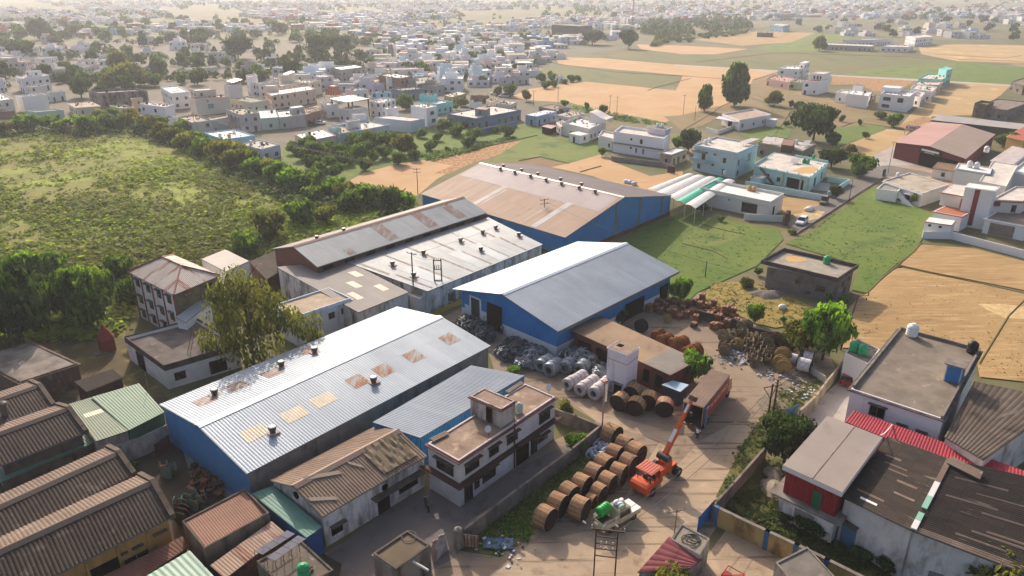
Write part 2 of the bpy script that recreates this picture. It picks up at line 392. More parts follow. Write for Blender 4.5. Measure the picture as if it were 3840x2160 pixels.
DRT = mat('packed_dirt','#8a7764','#98846f',sc=.15,ro=.96,stain=[('#5a4a3d',.55,.72,.3,(1,1,1)),('#a38c70',.56,.74,.12,(1,1,1)),('#4a3f38',.66,.74,2.5,(1,1,1)),('#66564a',.56,.68,.5,(.15,2.2,1)),('#3f3630',.66,.72,.6,(1,1,1))],bump=.35,bsc=3)
DRTL = mat('pale_dirt_road','#b09a80','#a08a72',sc=.2,ro=.96,stain=[('#7c6754',.56,.74,.5,(1,1,1)),('#bda587',.58,.74,.3,(1,1,1)),('#7f6c58',.55,.64,.55,(.12,2.2,1)),('#6a5848',.66,.72,1.2,(1,1,1))],bump=.3,bsc=3)
CRT = mat('concrete_yard','#7a706a','#6a625d',sc=.2,ro=.92,stain=[('#554e4a',.55,.7,.4,(1,1,1)),('#8d8378',.6,.8,.2,(1,1,1))],bump=.1)
ASP = mat('tar_road','#6d6660','#7a7269',sc=.3,ro=.93,stain=[('#57514c',.56,.74,.6,(1,1,1))],bump=.15,bsc=6)
PALE = mat('pale_concrete_apron','#b5aba3','#a0968d',sc=.15,ro=.92,stain=[('#8c8279',.56,.74,.5,(1,1,1))],bump=.1)
DGRASS = mat('rough_grass','#4a5222','#6a6534',sc=.3,ro=.97,stain=[('#8a7a50',.56,.7,.5,(1,1,1)),('#36441a',.55,.7,.8,(1,1,1))],bump=.8,bsc=4)
DRYG = mat('dry_grass','#97803f','#86763c',sc=.25,ro=.97,stain=[('#6c6a2f',.55,.7,.4,(1,1,1)),('#b39a5a',.58,.75,.6,(1,1,1))],bump=.8,bsc=4)
BRN = mat('fallow_field','#8a7350','#7a6a45',sc=.06,ro=.97,stain=[('#6a6238',.55,.7,.1,(1,1,1))],bump=.4,bsc=2)
LAY = [0]
def fld(name,v,pts,z,m):
 LAY[0] += 1; return sheet_poly(name,PL(v,pts),.008 + LAY[0] * .003,m)
# town earth under the houses
fld('town_ground','D',[(-700,300),(380,320),(700,400),(1000,330),(1400,320),(1340,230),(1420,140),(1600,120),(1000,105),(-500,105)],.02,mat('town_earth','#75695c','#666050',sc=.05,ro=.96,stain=[('#5f6038',.52,.66,.05,(1,1,1)),('#8d7d69',.6,.74,.1,(1,1,1))]))
fld('scrub_field','D',[(-200,345),(60,330),(240,326),(350,322),(440,345),(540,400),(640,435),(740,425),(855,455),(1045,500),(1060,560),(690,640),(330,780),(300,900),(-300,1000)],.04,SCRB)
fld('orchard_ground','D',[(700,375),(800,350),(985,330),(1010,322),(1350,312),(1392,330),(1330,358),(1210,385),(1130,392),(1000,432),(880,465),(740,430)],.05,GRNL)
fld('crop_field','D',[(690,400),(770,392),(905,445),(850,470),(740,432)],.06,GRN)
fld('wheat_field','D',[(855,468),(915,435),(1000,412),(1080,400),(1130,392),(1170,410),(1100,450),(1050,492),(920,497)],.08,TANP)
PLO = mat('sheaf_rows_field','#b4895a','#8a6440',sc=1.1,ro=.97,stretch=(1,.5,1),lo=.42,hi=.58,bump=.9,bsc=1.3)
fld('harvested_field','t10',[(650,1213),(1000,1120),(1360,1062),(1550,1098),(1480,1130),(1160,1180),(1000,1225),(820,1310),(700,1310),(840,1250)],.09,PLO)
fld('green_field','t10',[(1160,1182),(1390,1050),(1530,1020),(1950,1070),(1950,1170),(1700,1230),(1480,1190),(1350,1220),(1120,1225)],.07,GRN)
fld('bare_field','t10',[(1350,1222),(1480,1190),(1700,1235),(1600,1290),(1180,1260),(1120,1228)],.08,mat('bare_soil','#7d6245','#8a6d4c',sc=.3,ro=.97,bump=.4))
fld('dry_field','t10',[(1590,1262),(1720,1232),(1960,1165),(2060,1225),(2330,1330),(2576,1290),(2576,1449),(2200,1449),(1900,1330)],.065,TANP)
# big fields beyond
fld('wheat_field','t10',[(1270,735),(1420,672),(1700,632),(1830,615),(2576,688),(2740,700),(2710,860),(2560,880),(2440,925),(2230,880),(2000,860),(1730,775),(1480,762)],.05,TANP)
fld('olive_field','t10',[(1390,535),(1500,500),(1720,488),(2576,580),(2640,595),(2360,668),(1840,612),(1600,590)],.06,GOLV)
fld('wheat_field','t10',[(1610,432),(1980,440),(2576,492),(3330,535),(3330,548),(3080,600),(2576,570),(1700,492),(1640,480)],.05,TANP)
fld('green_field','t10',[(2000,418),(2230,388),(2576,420),(3080,370),(3340,310),(3580,250),(3900,262),(3700,330),(3640,385),(4330,430),(4660,450),(4460,530),(4330,600),(3700,570),(3320,533),(2576,488),(2080,445)],.04,GOLV)
fld('green_field','t20',[(560,360),(1000,250),(1310,262),(1120,330),(1060,385),(700,395)],.07,GRN)
fld('green_field','t20',[(1200,560),(1560,500),(2060,470),(2060,600),(1750,600),(1300,575)],.07,GRN)
fld('lush_field','t20',[(2070,462),(2580,512),(2640,520),(2560,640),(2470,642),(2010,618)],.08,GRNL)
fld('wheat_field','t10',[(2230,335),(2576,345),(3070,370),(2830,410),(2576,410),(2260,372)],.06,TANP)
fld('wheat_field','t20',[(90,300),(560,238),(1000,248),(820,320),(440,345)],.06,TAN)
fld('dry_field','t20',[(1780,352),(2060,335),(2700,345),(2700,480),(2070,462),(1800,410)],.06,TANL)
fld('field_path','t20',[(-60,486),(740,533),(1130,565),(1760,597),(2480,640),(2480,655),(1750,612),(1120,577),(740,545),(-60,496)],.1,PALE)
fld('stubble_field','t20',[(1130,575),(1750,610),(1620,700),(1440,690),(1330,640),(1120,640)],.09,PLO)
fld('threshing_field','t20',[(2010,622),(2470,652),(2400,720),(2180,870),(1880,880),(1840,960),(1640,950),(1720,860),(1860,740)],.05,TANL)
fld('dry_field','t20',[(530,600),(720,545),(900,560),(1130,760),(1210,800),(1130,850),(700,790),(450,720)],.05,BRN)
fld('wheat_field','t20',[(0,575),(530,560),(715,550),(530,600),(460,730),(290,800),(0,860),(-60,700)],.045,TANP)
fld('fallow_field','t20',[(0,870),(290,800),(460,730),(820,850),(700,1000),(250,900),(150,950),(0,990),(-140,880)],.055,BRN)
fld('rough_plot','t20',[(820,850),(1130,760),(1480,830),(1650,870),(1600,960),(1180,960),(1100,900)],.045,BRN)
fld('green_field','t20',[(1110,1000),(1230,955),(1500,950),(1540,985),(1300,1065),(1180,1110),(1080,1060)],.07,GRNL)
fld('threshing_field','t20',[(1180,1115),(1540,978),(1720,985),(1600,1110),(1380,1200),(1200,1170)],.06,TANL)
fld('lawn','t20',[(420,1010),(700,930),(830,960),(800,1040),(560,1080)],.05,GRNL)
fld('dry_field','t20',[(1620,950),(1820,880),(1900,900),(1700,990)],.07,PLO)
fld('concrete_apron','t20',[(1380,1200),(1600,1100),(1620,1190),(2000,1260),(1900,1320),(1560,1320),(1440,1270)],.08,PALE)
fld('dusty_yard','t20',[(1500,1250),(1990,1250),(2100,1450),(1480,1340)],.06,DRTL)
# road to the houses, its kerb and the verge
rd = [(1900,1290),(1440,1270),(1330,1340)]
ROADL = [P('fh',1590,1290,.0),P('fh',2120,830,0),P('fh',2576,600,0),P('t20',1440,1262,0)]
ROADR = [P('fh',1700,1449,0),P('fh',2230,1110,0),P('fh',2576,880,0),P('t20',1530,1330,0)]
LAY[0] += 1; sheet_poly('road',ROADL + ROADR[::-1],.008 + LAY[0] * .003,ASP)
fld('road','t20',[(1435,1262),(1560,1250),(1900,1310),(1890,1335),(1530,1335)],.12,ASP)
wall_run('long low concrete kerb wall edging the road by the parked cars',[tuple(p) for p in ROADR],.35,.3,CONC,'kerb','kerb')
fld('straw_patch','fh',[(1650,1150),(1800,1110),(2030,1090),(2150,1110),(2060,1210),(1900,1240),(1700,1190)],.13,mat('spilled_straw','#c8ae83','#a89067',sc=.6,ro=.97))
fld('sandy_forecourt','fh',[(1420,960),(1560,890),(2040,940),(2060,1010),(1850,1110),(1640,1160),(1450,1120)],.07,TAN)
fld('paved_court','fh',[(1420,690),(1900,650),(2230,680),(2200,800),(1700,760)],.07,PALE)
# green plots right of the big shed
fld('lawn','t21',[(-320,260),(40,130),(150,180),(330,215),(730,290),(760,360),(560,560),(110,760),(40,830),(-120,800),(-600,500)],.05,GRNL)
fld('grass_plot','t21',[(0,230),(150,180),(440,280),(470,320),(240,420),(0,390)],.07,GRN)
fld('lawn','t21',[(770,390),(1000,290),(1440,-40),(1700,90),(1900,170),(1820,340),(1740,450),(1560,590),(1390,765),(1270,745),(1330,560),(900,430)],.05,GRNL)
fld('grass_plot','t21',[(930,390),(1100,280),(1700,330),(1620,450),(1230,470)],.065,GRN)
fld('dry_field','t21',[(1690,500),(1790,400),(2200,430),(2700,560),(2700,770),(1640,560)],.05,TAN)
fld('dry_field','t21',[(1600,580),(1660,580),(2700,790),(2700,1449),(2240,1400),(2200,1180),(1640,1040),(1500,1190),(1200,1180),(1210,930),(1330,800),(1390,770)],.05,TAN)
fld('straw_heap','t21',[(2230,850),(2390,850),(2576,870),(2576,965),(2430,955),(2290,890)],.09,mat('pale_chaff','#d0b384','#bb9a68',sc=.8,ro=.97,bump=.5))
fld('dry_grass','t21',[(60,850),(250,690),(420,680),(640,730),(1000,880),(960,960),(900,1000),(700,1030),(560,1000),(300,880)],.045,DRYG)
# yards
LAY[0] = 0
fld('works_yard','D',[(1110,800),(1190,760),(1500,800),(1690,735),(1760,735),(1860,800),(2090,900),(2110,950),(2000,1060),(1900,1120),(1800,1260),(1790,1330),(1700,1560),(700,1560),(800,1400),(1060,1260),(1500,1060),(1400,1000),(1260,980),(1230,890)],.03,DRT)
fld('dirt_track','D',[(1240,1449),(1330,1370),(1500,1330),(1640,1240),(1760,1110),(1850,1060),(1930,1090),(1830,1230),(1800,1330),(1720,1449),(1700,1560),(1100,1560)],.05,DRTL)
fld('lit_yard','D',[(1450,1020),(1700,1090),(1640,1250),(1560,1270),(1660,1110),(1500,1060)],.06,DRTL)  # paler dirt laid over part of the works yard
fld('concrete_court','D',[(820,1400),(960,1290),(1100,1220),(1180,1240),(1500,1080),(1530,1090),(1180,1310),(1150,1400),(1060,1449),(820,1500)],.07,CRT)
fld('grass_strip','D',[(1170,1330),(1500,1110),(1530,1130),(1460,1210),(1370,1290),(1340,1345),(1250,1400),(1150,1385)],.08,DGRASS)
fld('weedy_bank','D',[(1880,1100),(1950,1000),(2040,930),(2070,950),(1990,1060),(1900,1170),(1830,1270),(1800,1250)],.075,DGRASS)
fld('rubble_ground','D',[(1900,1010),(1960,970),(2020,930),(2060,950),(1980,1020),(1930,1060)],.09,mat('rubble_soil','#8f7f6e','#6d604e',sc=1.5,ro=.97,stain=[('#b5aba0',.62,.7,3,(1,1,1))],bump=.9,bsc=5))
fld('side_yard','D',[(2000,1060),(2110,960),(2190,990),(2190,1080),(2030,1100)],.06,PALE)
fld('weedy_plot','D',[(1800,1280),(1960,1140),(1990,1200),(1970,1260),(2080,1360),(2300,1470),(2250,1560),(1900,1400)],.06,DGRASS)
fld('side_yard','D',[(1740,1449),(1830,1330),(2060,1440),(2200,1560),(1700,1560)],.07,DRTL)
fld('grove_ground','D',[(-300,900),(300,800),(330,900),(420,1000),(180,1000),(-300,1050)],.05,mat('leafy_soil','#5a4c35','#6a5f38',sc=.3,ro=.97,stain=[('#8a7a4a',.55,.7,.3,(1,1,1))],bump=.6))
fld('court','D',[(400,1200),(480,1000),(700,1270),(600,1350),(440,1330)],.05,mat('pale_green_floor','#7d8a83','#68716c',sc=.4,ro=.9,stain=[('#4d5350',.56,.7,.6,(1,1,1))]))
fld('lower_ground','D',[(-400,1000),(420,1000),(480,1200),(860,1420),(820,1620),(-500,1700)],.02,mat('dark_soil','#4f4538','#40382e',sc=.4,ro=.97))
# earth banks between the fields
BANK = mat('earth_bank','#6a5a34','#59552a',sc=.8,ro=.97)
def bank(v,pts,wd=.8,h=.25):
 mb = MB(); q = PL(v,pts)
 for a,b in zip(q,q[1:]):
  d = (b - a).normalized(); n = Vector((-d.y,d.x,0)) * wd / 2; mb.face([a - n,b - n,b + Vector((0,0,h)),a + Vector((0,0,h))]); mb.face([a + Vector((0,0,h)),b + Vector((0,0,h)),b + n,a + n])
 tag(mb.build('ground_bank',BANK),kind='structure')
for v,pts in (('t21',[(1590,590),(1650,560),(2000,640),(2600,775)]),('t21',[(0,395),(230,450),(340,510)]),('t21',[(1280,745),(1390,770),(1500,660),(1600,580),(1750,450),(1800,390)]),
               ('t21',[(140,245),(300,290),(470,325)]),('t10',[(1610,480),(2060,545),(2576,575),(3080,610)]),('t10',[(2310,685),(2380,660),(2640,592)]),('t10',[(640,1215),(950,1140),(1180,1090),(1480,1022)]),
               ('t10',[(1340,1215),(1500,1185),(1720,1235)]),('t10',[(1800,1300),(1960,1255)]),('t20',[(0,985),(200,870),(290,805),(430,740)]),('t20',[(530,605),(720,545)]),('t20',[(1200,960),(1290,925),(1600,965)]),('t20',[(2080,450),(2460,460),(2576,470)]),('t20',[(1900,410),(2420,440),(2560,420)]),
               ('t21',[(2600,800),(2460,940),(2240,1300)]),('t20',[(560,720),(820,840),(700,1010)]),('t20',[(100,470),(700,400),(1700,430),(2060,460)])): bank(v,pts)
# ---------------------------------------------------------------- roofing
RUSTS = ('#7a4a36',.56,.74,.5,(1.2,.18,1),'uv')
ALU = mat('aluminium_roof','#9aa3ad','#8a949f',sc=.12,ro=.6,me=.25,sheet=(1.05,6.2,.10,.02),stain=[('#7d8186',.6,.8,.35,(2.2,.12,1),'uv'),('#8e7364',.66,.8,.6,(2,.2,1),'uv')],spec=.5)
ALUB = mat('galvanised_roof','#9b9ea0','#8b8f92',sc=.12,ro=.6,me=.2,sheet=(1.05,4.5,.12,.02),stain=[('#6f747a',.58,.8,.35,(2.2,.12,1),'uv'),('#9c7a62',.62,.8,.5,(2,.15,1),'uv')],spec=.5)
ALUR = mat('rust_toned_roof','#a3866f','#967761',sc=.1,ro=.65,me=.12,sheet=(1.05,7.0,.14,.03),stain=[('#8a6048',.56,.78,.4,(2.4,.12,1),'uv'),('#b9b4b0',.6,.7,.3,(2.2,.1,1),'uv')])
ALUP = mat('weathered_zinc_roof','#8b837e','#7c746f',sc=.1,ro=.66,me=.12,sheet=(1.05,5.0,.10,.02),stain=[('#8a6a58',.6,.8,.5,(2.2,.15,1),'uv'),('#7c7470',.6,.8,.4,(1.5,.3,1),'uv')])
RUSTP = mat('rusted_sheet','#a57a60','#956548',sc=.6,ro=.75,stain=[('#bda48a',.48,.66,1.5,(2,.3,1)),('#a9a8a6',.48,.62,.9,(1.6,.3,1))])
RUSTM = mat('rust_brown_sheet','#8d6a5a','#988074',sc=.5,ro=.7,stain=[('#a5a19e',.48,.64,.8,(1.6,.3,1))])
SKYL = mat('cream_skylight_sheet','#cdbfa8','#c4b090',sc=.5,ro=.5,stain=[('#a9a49c',.52,.7,.8,(1.5,.3,1)),('#a98d64',.66,.8,.9,(1,1,1))])
SKYW = mat('white_skylight_sheet','#e9eaea','#dcdcda',sc=.5,ro=.45)
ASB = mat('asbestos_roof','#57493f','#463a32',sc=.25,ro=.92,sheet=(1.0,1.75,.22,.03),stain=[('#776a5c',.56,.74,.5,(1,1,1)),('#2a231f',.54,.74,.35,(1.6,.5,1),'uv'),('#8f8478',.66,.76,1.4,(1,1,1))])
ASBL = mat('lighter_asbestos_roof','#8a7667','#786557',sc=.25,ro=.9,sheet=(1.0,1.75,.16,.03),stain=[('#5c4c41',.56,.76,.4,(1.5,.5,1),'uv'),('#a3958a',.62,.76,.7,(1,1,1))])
ASBT = mat('tan_asbestos_roof','#8e7866','#7c6857',sc=.25,ro=.9,sheet=(1.0,1.75,.14,.03),stain=[('#6a5546',.56,.76,.4,(1.2,.4,1),'uv')])
ASBD = mat('sooty_asbestos_roof','#453a33','#3a312b',sc=.3,ro=.94,sheet=(1.0,2.0,.25,.03),stain=[('#857a70',.62,.72,.45,(3,.5,1),'uv'),('#251f1b',.54,.74,.35,(1.6,.5,1),'uv')])
GRNR = mat('green_sheet_roof','#5c7a60','#68836a',sc=.2,ro=.6,sheet=(1.05,5,.1,.02),stain=[('#7d8a70',.55,.75,.4,(2,.2,1),'uv'),('#4d6a52',.6,.8,.5,(1,1,1))])
GRND = mat('faded_teal_roof','#4d7a6a','#5a8475',sc=.3,ro=.6,sheet=(1.05,5,.08,.02))
GRNP = mat('pale_green_roof','#a3b9a3','#94ab97',sc=.3,ro=.55,sheet=(1.0,6,.07,.015))
BRNR = mat('brown_sheet_roof','#8a5f4b','#7d5443',sc=.3,ro=.7,sheet=(1.05,4,.1,.02),stain=[('#69442f',.58,.78,.6,(1,1,1))])
PINKR = mat('pink_sheet_roof','#b78a80','#a87e74',sc=.05,ro=.6,sheet=(1.05,8,.05,.01))
GREYR = mat('flat_panel_roof','#998b80','#8d8077',sc=.15,ro=.6,stain=[('#7d7068',.6,.8,.3,(1,1,1))])
BLUEC = mat('blue_cladding','#2787c6','#2379b4',sc=.3,ro=.5,rib=.3,stain=[('#1f66a6',.55,.8,.3,(1,1,.3)),('#3a74a6',.62,.8,.8,(1,1,.3))])
BLUED = mat('dull_blue_cladding','#5296cc','#4a8abf',sc=.3,ro=.55,rib=.3,stain=[('#3d76a6',.55,.8,.3,(1,1,.3))])
REDC = mat('red_brown_cladding','#7d4a42','#6f423b',sc=.5,ro=.7,rib=.3)
REDB = mat('crimson_cladding','#93202a','#861d26',sc=.5,ro=.6,rib=.25)
MAROON = mat('maroon_cladding','#6e1f22','#631b1e',sc=.5,ro=.6,rib=.3)
BRICK = mat('dark_brick','#5a3c30','#46302a',sc=1.2,ro=.95,bump=.4)
BLOCKW = mat('block_wall','#8f8378','#7a6f66',sc=.6,ro=.95,stain=[('#4d443d',.52,.78,.5,(1,1,.3))],bump=.15)
CAPA = PAINT('c3ccd2',.38,.3)
def vent_part(root,p,s=1.0,rusty=True):
 mb = MB(); z = Vector((0,0,1))
 mb.box(p.x,p.y,p.z - .12 * s,1.25 * s,1.25 * s,.14 * s,2,.87)
 mb.rev(p,z,[(0,.34 * s),(.3 * s,.34 * s),(.32 * s,.42 * s),(.75 * s,.5 * s),(.8 * s,.44 * s)],14,0)
 mb.rev(p,z,[(.8 * s,.44 * s),(.86 * s,.3 * s),(.87 * s,0.001)],14,1)
 return mb.build('roof_vent',[mat('vent_steel','#4c4642','#6b625b',sc=3,ro=.5,me=.5),PAINT('cfcac3',.5),RUSTM],root)
class Shed:
 """gabled shed on quad a (near eave near gable), b (near eave far end), c (far eave far end), d (far eave near gable)"""
 def __init__(s,name,label,v,A,D,B,ez,ridge_y=None,rise=None,over=.6,roofm=None,roofm2=None,gablem=None,gablem2=None,sidem=None,side_base=None,pitch=.33,amp=.05,prof='sin',ridgecap=True,cat='warehouse',ezd=None,dado=None,z0=0.0,walls=True,hide=()):
  ezd = ez if ezd is None else ezd
  a,d,b = P(v,*A,ez),P(v,*D,ezd),P(v,*B,ez); c = b + d - a
  s.a,s.b,s.c,s.d = a,b,c,d; s.root = t = thing(name,label,cat,(a.x,a.y,0)); s.v = v
  ma,mbb = (a + d) / 2,(b + c) / 2
  if ridge_y is not None: s.rz = zsolve(v,ridge_y,(ma.x,ma.y))
  else: s.rz = max(ez,ezd) + rise
  s.ra = Vector((ma.x,ma.y,s.rz)); s.rb = Vector((mbb.x,mbb.y,s.rz)); s.pitch,s.amp,s.prof = pitch,amp,prof
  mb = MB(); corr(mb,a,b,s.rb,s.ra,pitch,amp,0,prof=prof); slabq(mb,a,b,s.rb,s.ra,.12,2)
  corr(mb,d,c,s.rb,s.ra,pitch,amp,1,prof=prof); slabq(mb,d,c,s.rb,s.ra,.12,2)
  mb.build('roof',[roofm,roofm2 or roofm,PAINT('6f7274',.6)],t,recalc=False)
  if ridgecap:
   mb = MB(); u = (s.rb - s.ra).normalized();
   for e,f in ((a,b),(d,c)):
    dn = (e - s.ra).normalized() * .55; up = Vector((0,0,amp + .05)); mb.face([s.ra + up * 1.6,s.rb + up * 1.6,s.rb + dn + up,s.ra + dn + up])
   mb.build('ridge_cap',ridgecap if ridgecap is not True else CAPA,t,recalc=False)
  if walls:
   u = (b - a).normalized(); w_ = (d - a).normalized(); io = lambda p,i,j: p + u * i * over + w_ * j * over
   wa,wb,wc,wd = io(a,1,1),io(b,-1,1),io(c,-1,-1),io(d,1,-1); hw = (d - a).length / 2; sl = (s.rz - ez) / hw; sld = (s.rz - ezd) / hw
   za = ez + sl * over - .13; zd_ = ezd + sld * over - .13; pk = Vector(((wa.x + wd.x) / 2,(wa.y + wd.y) / 2,s.rz - .15)); pk2 = Vector(((wb.x + wc.x) / 2,(wb.y + wc.y) / 2,s.rz - .15))
   zb0 = z0
   s.w = (wa,wb,wc,wd)
   mb = MB(); uvwall(mb,wd,wa,dado or z0,zd_,za,0,pk); mb.build('gable_wall',gablem,t,recalc=False); mb = MB(); uvwall(mb,wb,wc,dado or z0,za,zd_,0,pk2); mb.build('gable_wall',gablem,t,recalc=False)
   mb = MB(); uvwall(mb,wa,wb,dado or z0,za); uvwall(mb,wc,wd,dado or z0,zd_); mb.build('side_wall',sidem or gablem,t,recalc=False)
   if dado:
    mb = MB(); q = [x + (x - (wa + wc) / 2).normalized() * .08 for x in (wa,wb,wc,wd)]; mb.prism(q,z0,dado + .02); mb.build('dado_wall',side_base or WALL('d9d3d0',1),t)
 def patch(s,side,k0,k1,v0,v1,m,name='roof_patch',off=.02):
  e,f = (s.a,s.b) if side == 0 else (s.d,s.c); mb = MB(); corr(mb,e,f,s.rb,s.ra,s.pitch,s.amp,0,k0,k1,v0,v1,off,s.prof); return mb.build(name,m,s.root,recalc=False)
 def uv(s,side,v,x,y):
  """roof coordinates of a photo point"""
  e,f = (s.a,s.b) if side == 0 else (s.d,s.c); best = None; n = (f - e).cross(s.ra - e); o = Vector((0,0,CAM_H)); dd = P(v,x,y,0) - o
  t = (e - o).dot(n) / dd.dot(n); p = o + dd * t - e; U = f - e; V = s.ra - e
  uu,vv,w2,pu,pv = U.dot(U),V.dot(V),U.dot(V),p.dot(U),p.dot(V); den = uu * vv - w2 * w2
  return (pu * vv - pv * w2) / den,(pv * uu - pu * w2) / den,p + e
 def patch_px(s,side,v,p,q,m,name='roof_patch',off=.02):
  a = s.uv(side,v,*p); b = s.uv(side,v,*q); k0,k1 = sorted((a[0],b[0])); v0,v1 = sorted((a[1],b[1]))
  return s.patch(side,max(0,k0),min(1,k1),max(0.01,v0),min(.97,v1),m,name,off)
 def vent(s,side,v,x,y,sc=1.0): return vent_part(s.root,s.uv(side,v,x,y)[2] + Vector((0,0,.1)),sc)
class Plane:
 """single-slope roof on four eave points: a,b low edge; d,c high edge"""
 def __init__(s,name,label,v,A,B,C,D,zl,zh,m,pitch=.3,amp=.045,prof='sin',cat='shed',root=None,part='roof',soff=.1,four=False):
  a,b,c,d = P(v,*A,zl),P(v,*B,zl),P(v,*C,zh),P(v,*D,zh); s.a,s.b,s.c,s.d = a,b,c,d
  s.root = root or thing(name,label,cat,(a.x,a.y,0)); s.pitch,s.amp,s.prof,s.ra,s.rb = pitch,amp,prof,d,c
  mb = MB(); corr(mb,a,b,c,d,pitch,amp,0,prof=prof); slabq(mb,a,b,c,d,soff,1); mb.build(part,[m,PAINT('5c5854',.7)],s.root,recalc=False)
 patch = Shed.patch; uv = Shed.uv; patch_px = Shed.patch_px; vent = Shed.vent
 def walls(s,m,over=.4,z0=0,sides=(0,1,2,3),part='wall'):
  c0 = (s.a + s.b + s.c + s.d) / 4; pts = []
  for p in (s.a,s.b,s.c,s.d):
   q = p + (c0 - p).normalized() * over; pts.append(q)
  mb = MB()
  for i in sides: uvwall(mb,pts[i],pts[(i + 1) % 4],z0,pts[i].z - .12,pts[(i + 1) % 4].z - .12)
  mb.build(part,m,s.root,recalc=False); s.w = pts; return pts
# ---------------------------------------------------------------- 1 big front shed, silver roof and blue gable
S1 = Shed('warehouse','long silver-roofed shed with blue gable end and square rusty and cream roof patches','D',(620,1193),(400,1018),(1235,870),5.2,ridge_y=1072,over=.3,roofm=ALU,gablem=BLUED,sidem=BLOCKW,pitch=.36,amp=.045)
for v,x,y in (('t02',1920,370),('t02',2220,230),('t02',2440,120)):
 k,vv,_ = S1.uv(0,v,x,y); S1.patch(0,k - .038,k + .038,vv - .105,vv + .105,SKYL,'skylight_panel')
for v,x,y,m in (('t11',120,1430,RUSTP),('t11',320,1345,RUSTP),('t11',545,1240,RUSTP),('t11',815,1110,RUSTP)):
 k,vv,_ = S1.uv(0,v,x,y); S1.patch(0,k - .03,k + .03,vv - .115,vv + .115,m,'rusty_sheet')
for v,x,y,m in (('t02',1550,130,RUSTM),('t01',2060,1370,RUSTM),('t02',1790,20,RUSTM),('t01',2330,1200,RUSTM)):
 k,vv,_ = S1.uv(1,v,x,y); S1.patch(1,k - .03,k + .03,vv - .13,vv + .1,m,'rusty_sheet')
for v,x,y in (('t11',400,960),('t11',160,1070),('t01',2500,1180)):
 k,vv,_ = S1.uv(1,v,x,y); S1.patch(1,k - .033,k + .033,vv - .13,vv + .13,SKYW,'skylight_panel')
for sd_,v,x,y in ((0,'t11',245,1440),(0,'t02',2060,370),(1,'t02',1622,85),(1,'t01',2125,1320),(1,'t01',2375,1215)): S1.vent(sd_,v,x,y,.95)
# ---------------------------------------------------------------- 2 lean-to beside it
L2 = Plane('lean_to_shed','silver lean-to roof wedged between the long shed and the two-storey white house','t12',(595,408),(1385,-62),(980,-140),(235,290),4.4,5.0,ALU,.33,.05)
L2.walls(BLUEC,.15,0,(0,1,2,3))
# ---------------------------------------------------------------- 3 middle shed, bright roof over blue walls
S3 = Shed('warehouse','blue walled shed with bright ribbed silver roof beside the wire coil heaps','t11',(1635,1055),(838,732),(2552,600),5.0,ridge_y=772,over=1.1,roofm=ALU,roofm2=mat('bright_zinc_roof','#aeb1b5','#a3a6a9',sc=.1,ro=.58,me=.25,sheet=(1.05,30,.05,.015),stain=[('#c39a86',.62,.9,.4,(1.5,.2,1),'uv')]),gablem=BLUEC,sidem=BLUEC,pitch=.36,amp=.06,dado=1.7)
wa,wb,wc,wd = S3.w
dg = (wd - wa); Lg = math.hypot(dg.x,dg.y); dg = Vector((dg.x,dg.y,0)).normalized(); og = Vector((-dg.y,dg.x,0))
if og.y > 0: og = -og
def gable_box(u0,u1,z0,z1,m,name,t=.1):
 mb = MB(); o = Vector((wa.x,wa.y,z0)) + dg * u0 + og * .09; mb.obox(o,dg * (u1 - u0),og * t,(0,0,z1 - z0)); return mb.build(name,m,S3.root)
gable_box(Lg * .545,Lg * .71,.02,4.6,DARK,'doorway',.06)
gable_box(Lg * .79,Lg * .885,.02,4.3,mat('dim_doorway','#2d302c','#3d403a',sc=1,ro=.9),'doorway',.08)
for u0,u1,z0,z1 in ((.77,.79,0,4.6),(.885,.905,0,4.6),(.77,.905,4.302,4.6),(.905,.96,0,2.6),(.712,.77,0,2.6)): gable_box(Lg * u0,Lg * u1,z0,z1,WALL('d9d3d6',1),'door_surround',.05)
gable_box(Lg * .725,Lg * .742,1.5,1.95,PAINT('c7958d',.6),'notice',.07)
# eave fascia and side openings
mb = MB(); d_ = (S3.b - S3.a); mb.obox(S3.a + Vector((0,0,-.36)),d_,(S3.d - S3.a).normalized() * .08,(0,0,.3)); mb.build('fascia',CONC,S3.root)
du = (wb - wa); du = Vector((du.x,du.y,0)); Ls = du.length; du.normalize(); os_ = Vector((du.y,-du.x,0))
for u0,u1 in ((.56,.74),(.90,.98)):
 mb = MB(); mb.obox(Vector((wa.x,wa.y,.02)) + du * Ls * u0 + os_ * .03,du * Ls * (u1 - u0),os_ * .08,(0,0,3.0)); mb.build('side_opening',DARK,S3.root)
# ---------------------------------------------------------------- 4 great far shed with pinkish roof
S4 = Shed('warehouse','largest shed with wide rust-tinted roof and tall blue walls on a brick base','D',(1422,598),(1692,492),(1058,488),5.0,ridge_y=496,over=.3,roofm=ALUR,roofm2=mat('grey_brown_roof','#7d7170','#736665',sc=.1,ro=.6,me=.2,sheet=(1.05,9,.1,.02),stain=[('#8a5f50',.58,.8,.3,(2,.12,1),'uv')]),gablem=BLUEC,sidem=BLUEC,pitch=.4,amp=.05,dado=1.0,side_base=BRICK,ridgecap=PAINT('b9b0aa',.5,.2))
S4.patch(0,.02,.98,.60,.96,mat('pale_zinc_band','#96898a','#897c7d',sc=.1,ro=.6,me=.2,sheet=(1.05,20,.06,.015)),'pale_roof_band')
for k0,k1 in ((.18,.215),(.62,.65)): S4.patch(0,k0,k1,.02,.62,mat('clear_strip','#a8a2a0','#989290',sc=.3,ro=.6,me=.15),'clear_roof_strip',.03)
for k in (.06,.16,.275,.38,.49,.605,.715): p = S4.ra.lerp(S4.rb,k + .1); vent_part(S4.root,p + (S4.a - S4.ra).normalized() * 1.2 + Vector((0,0,.0)),.9)
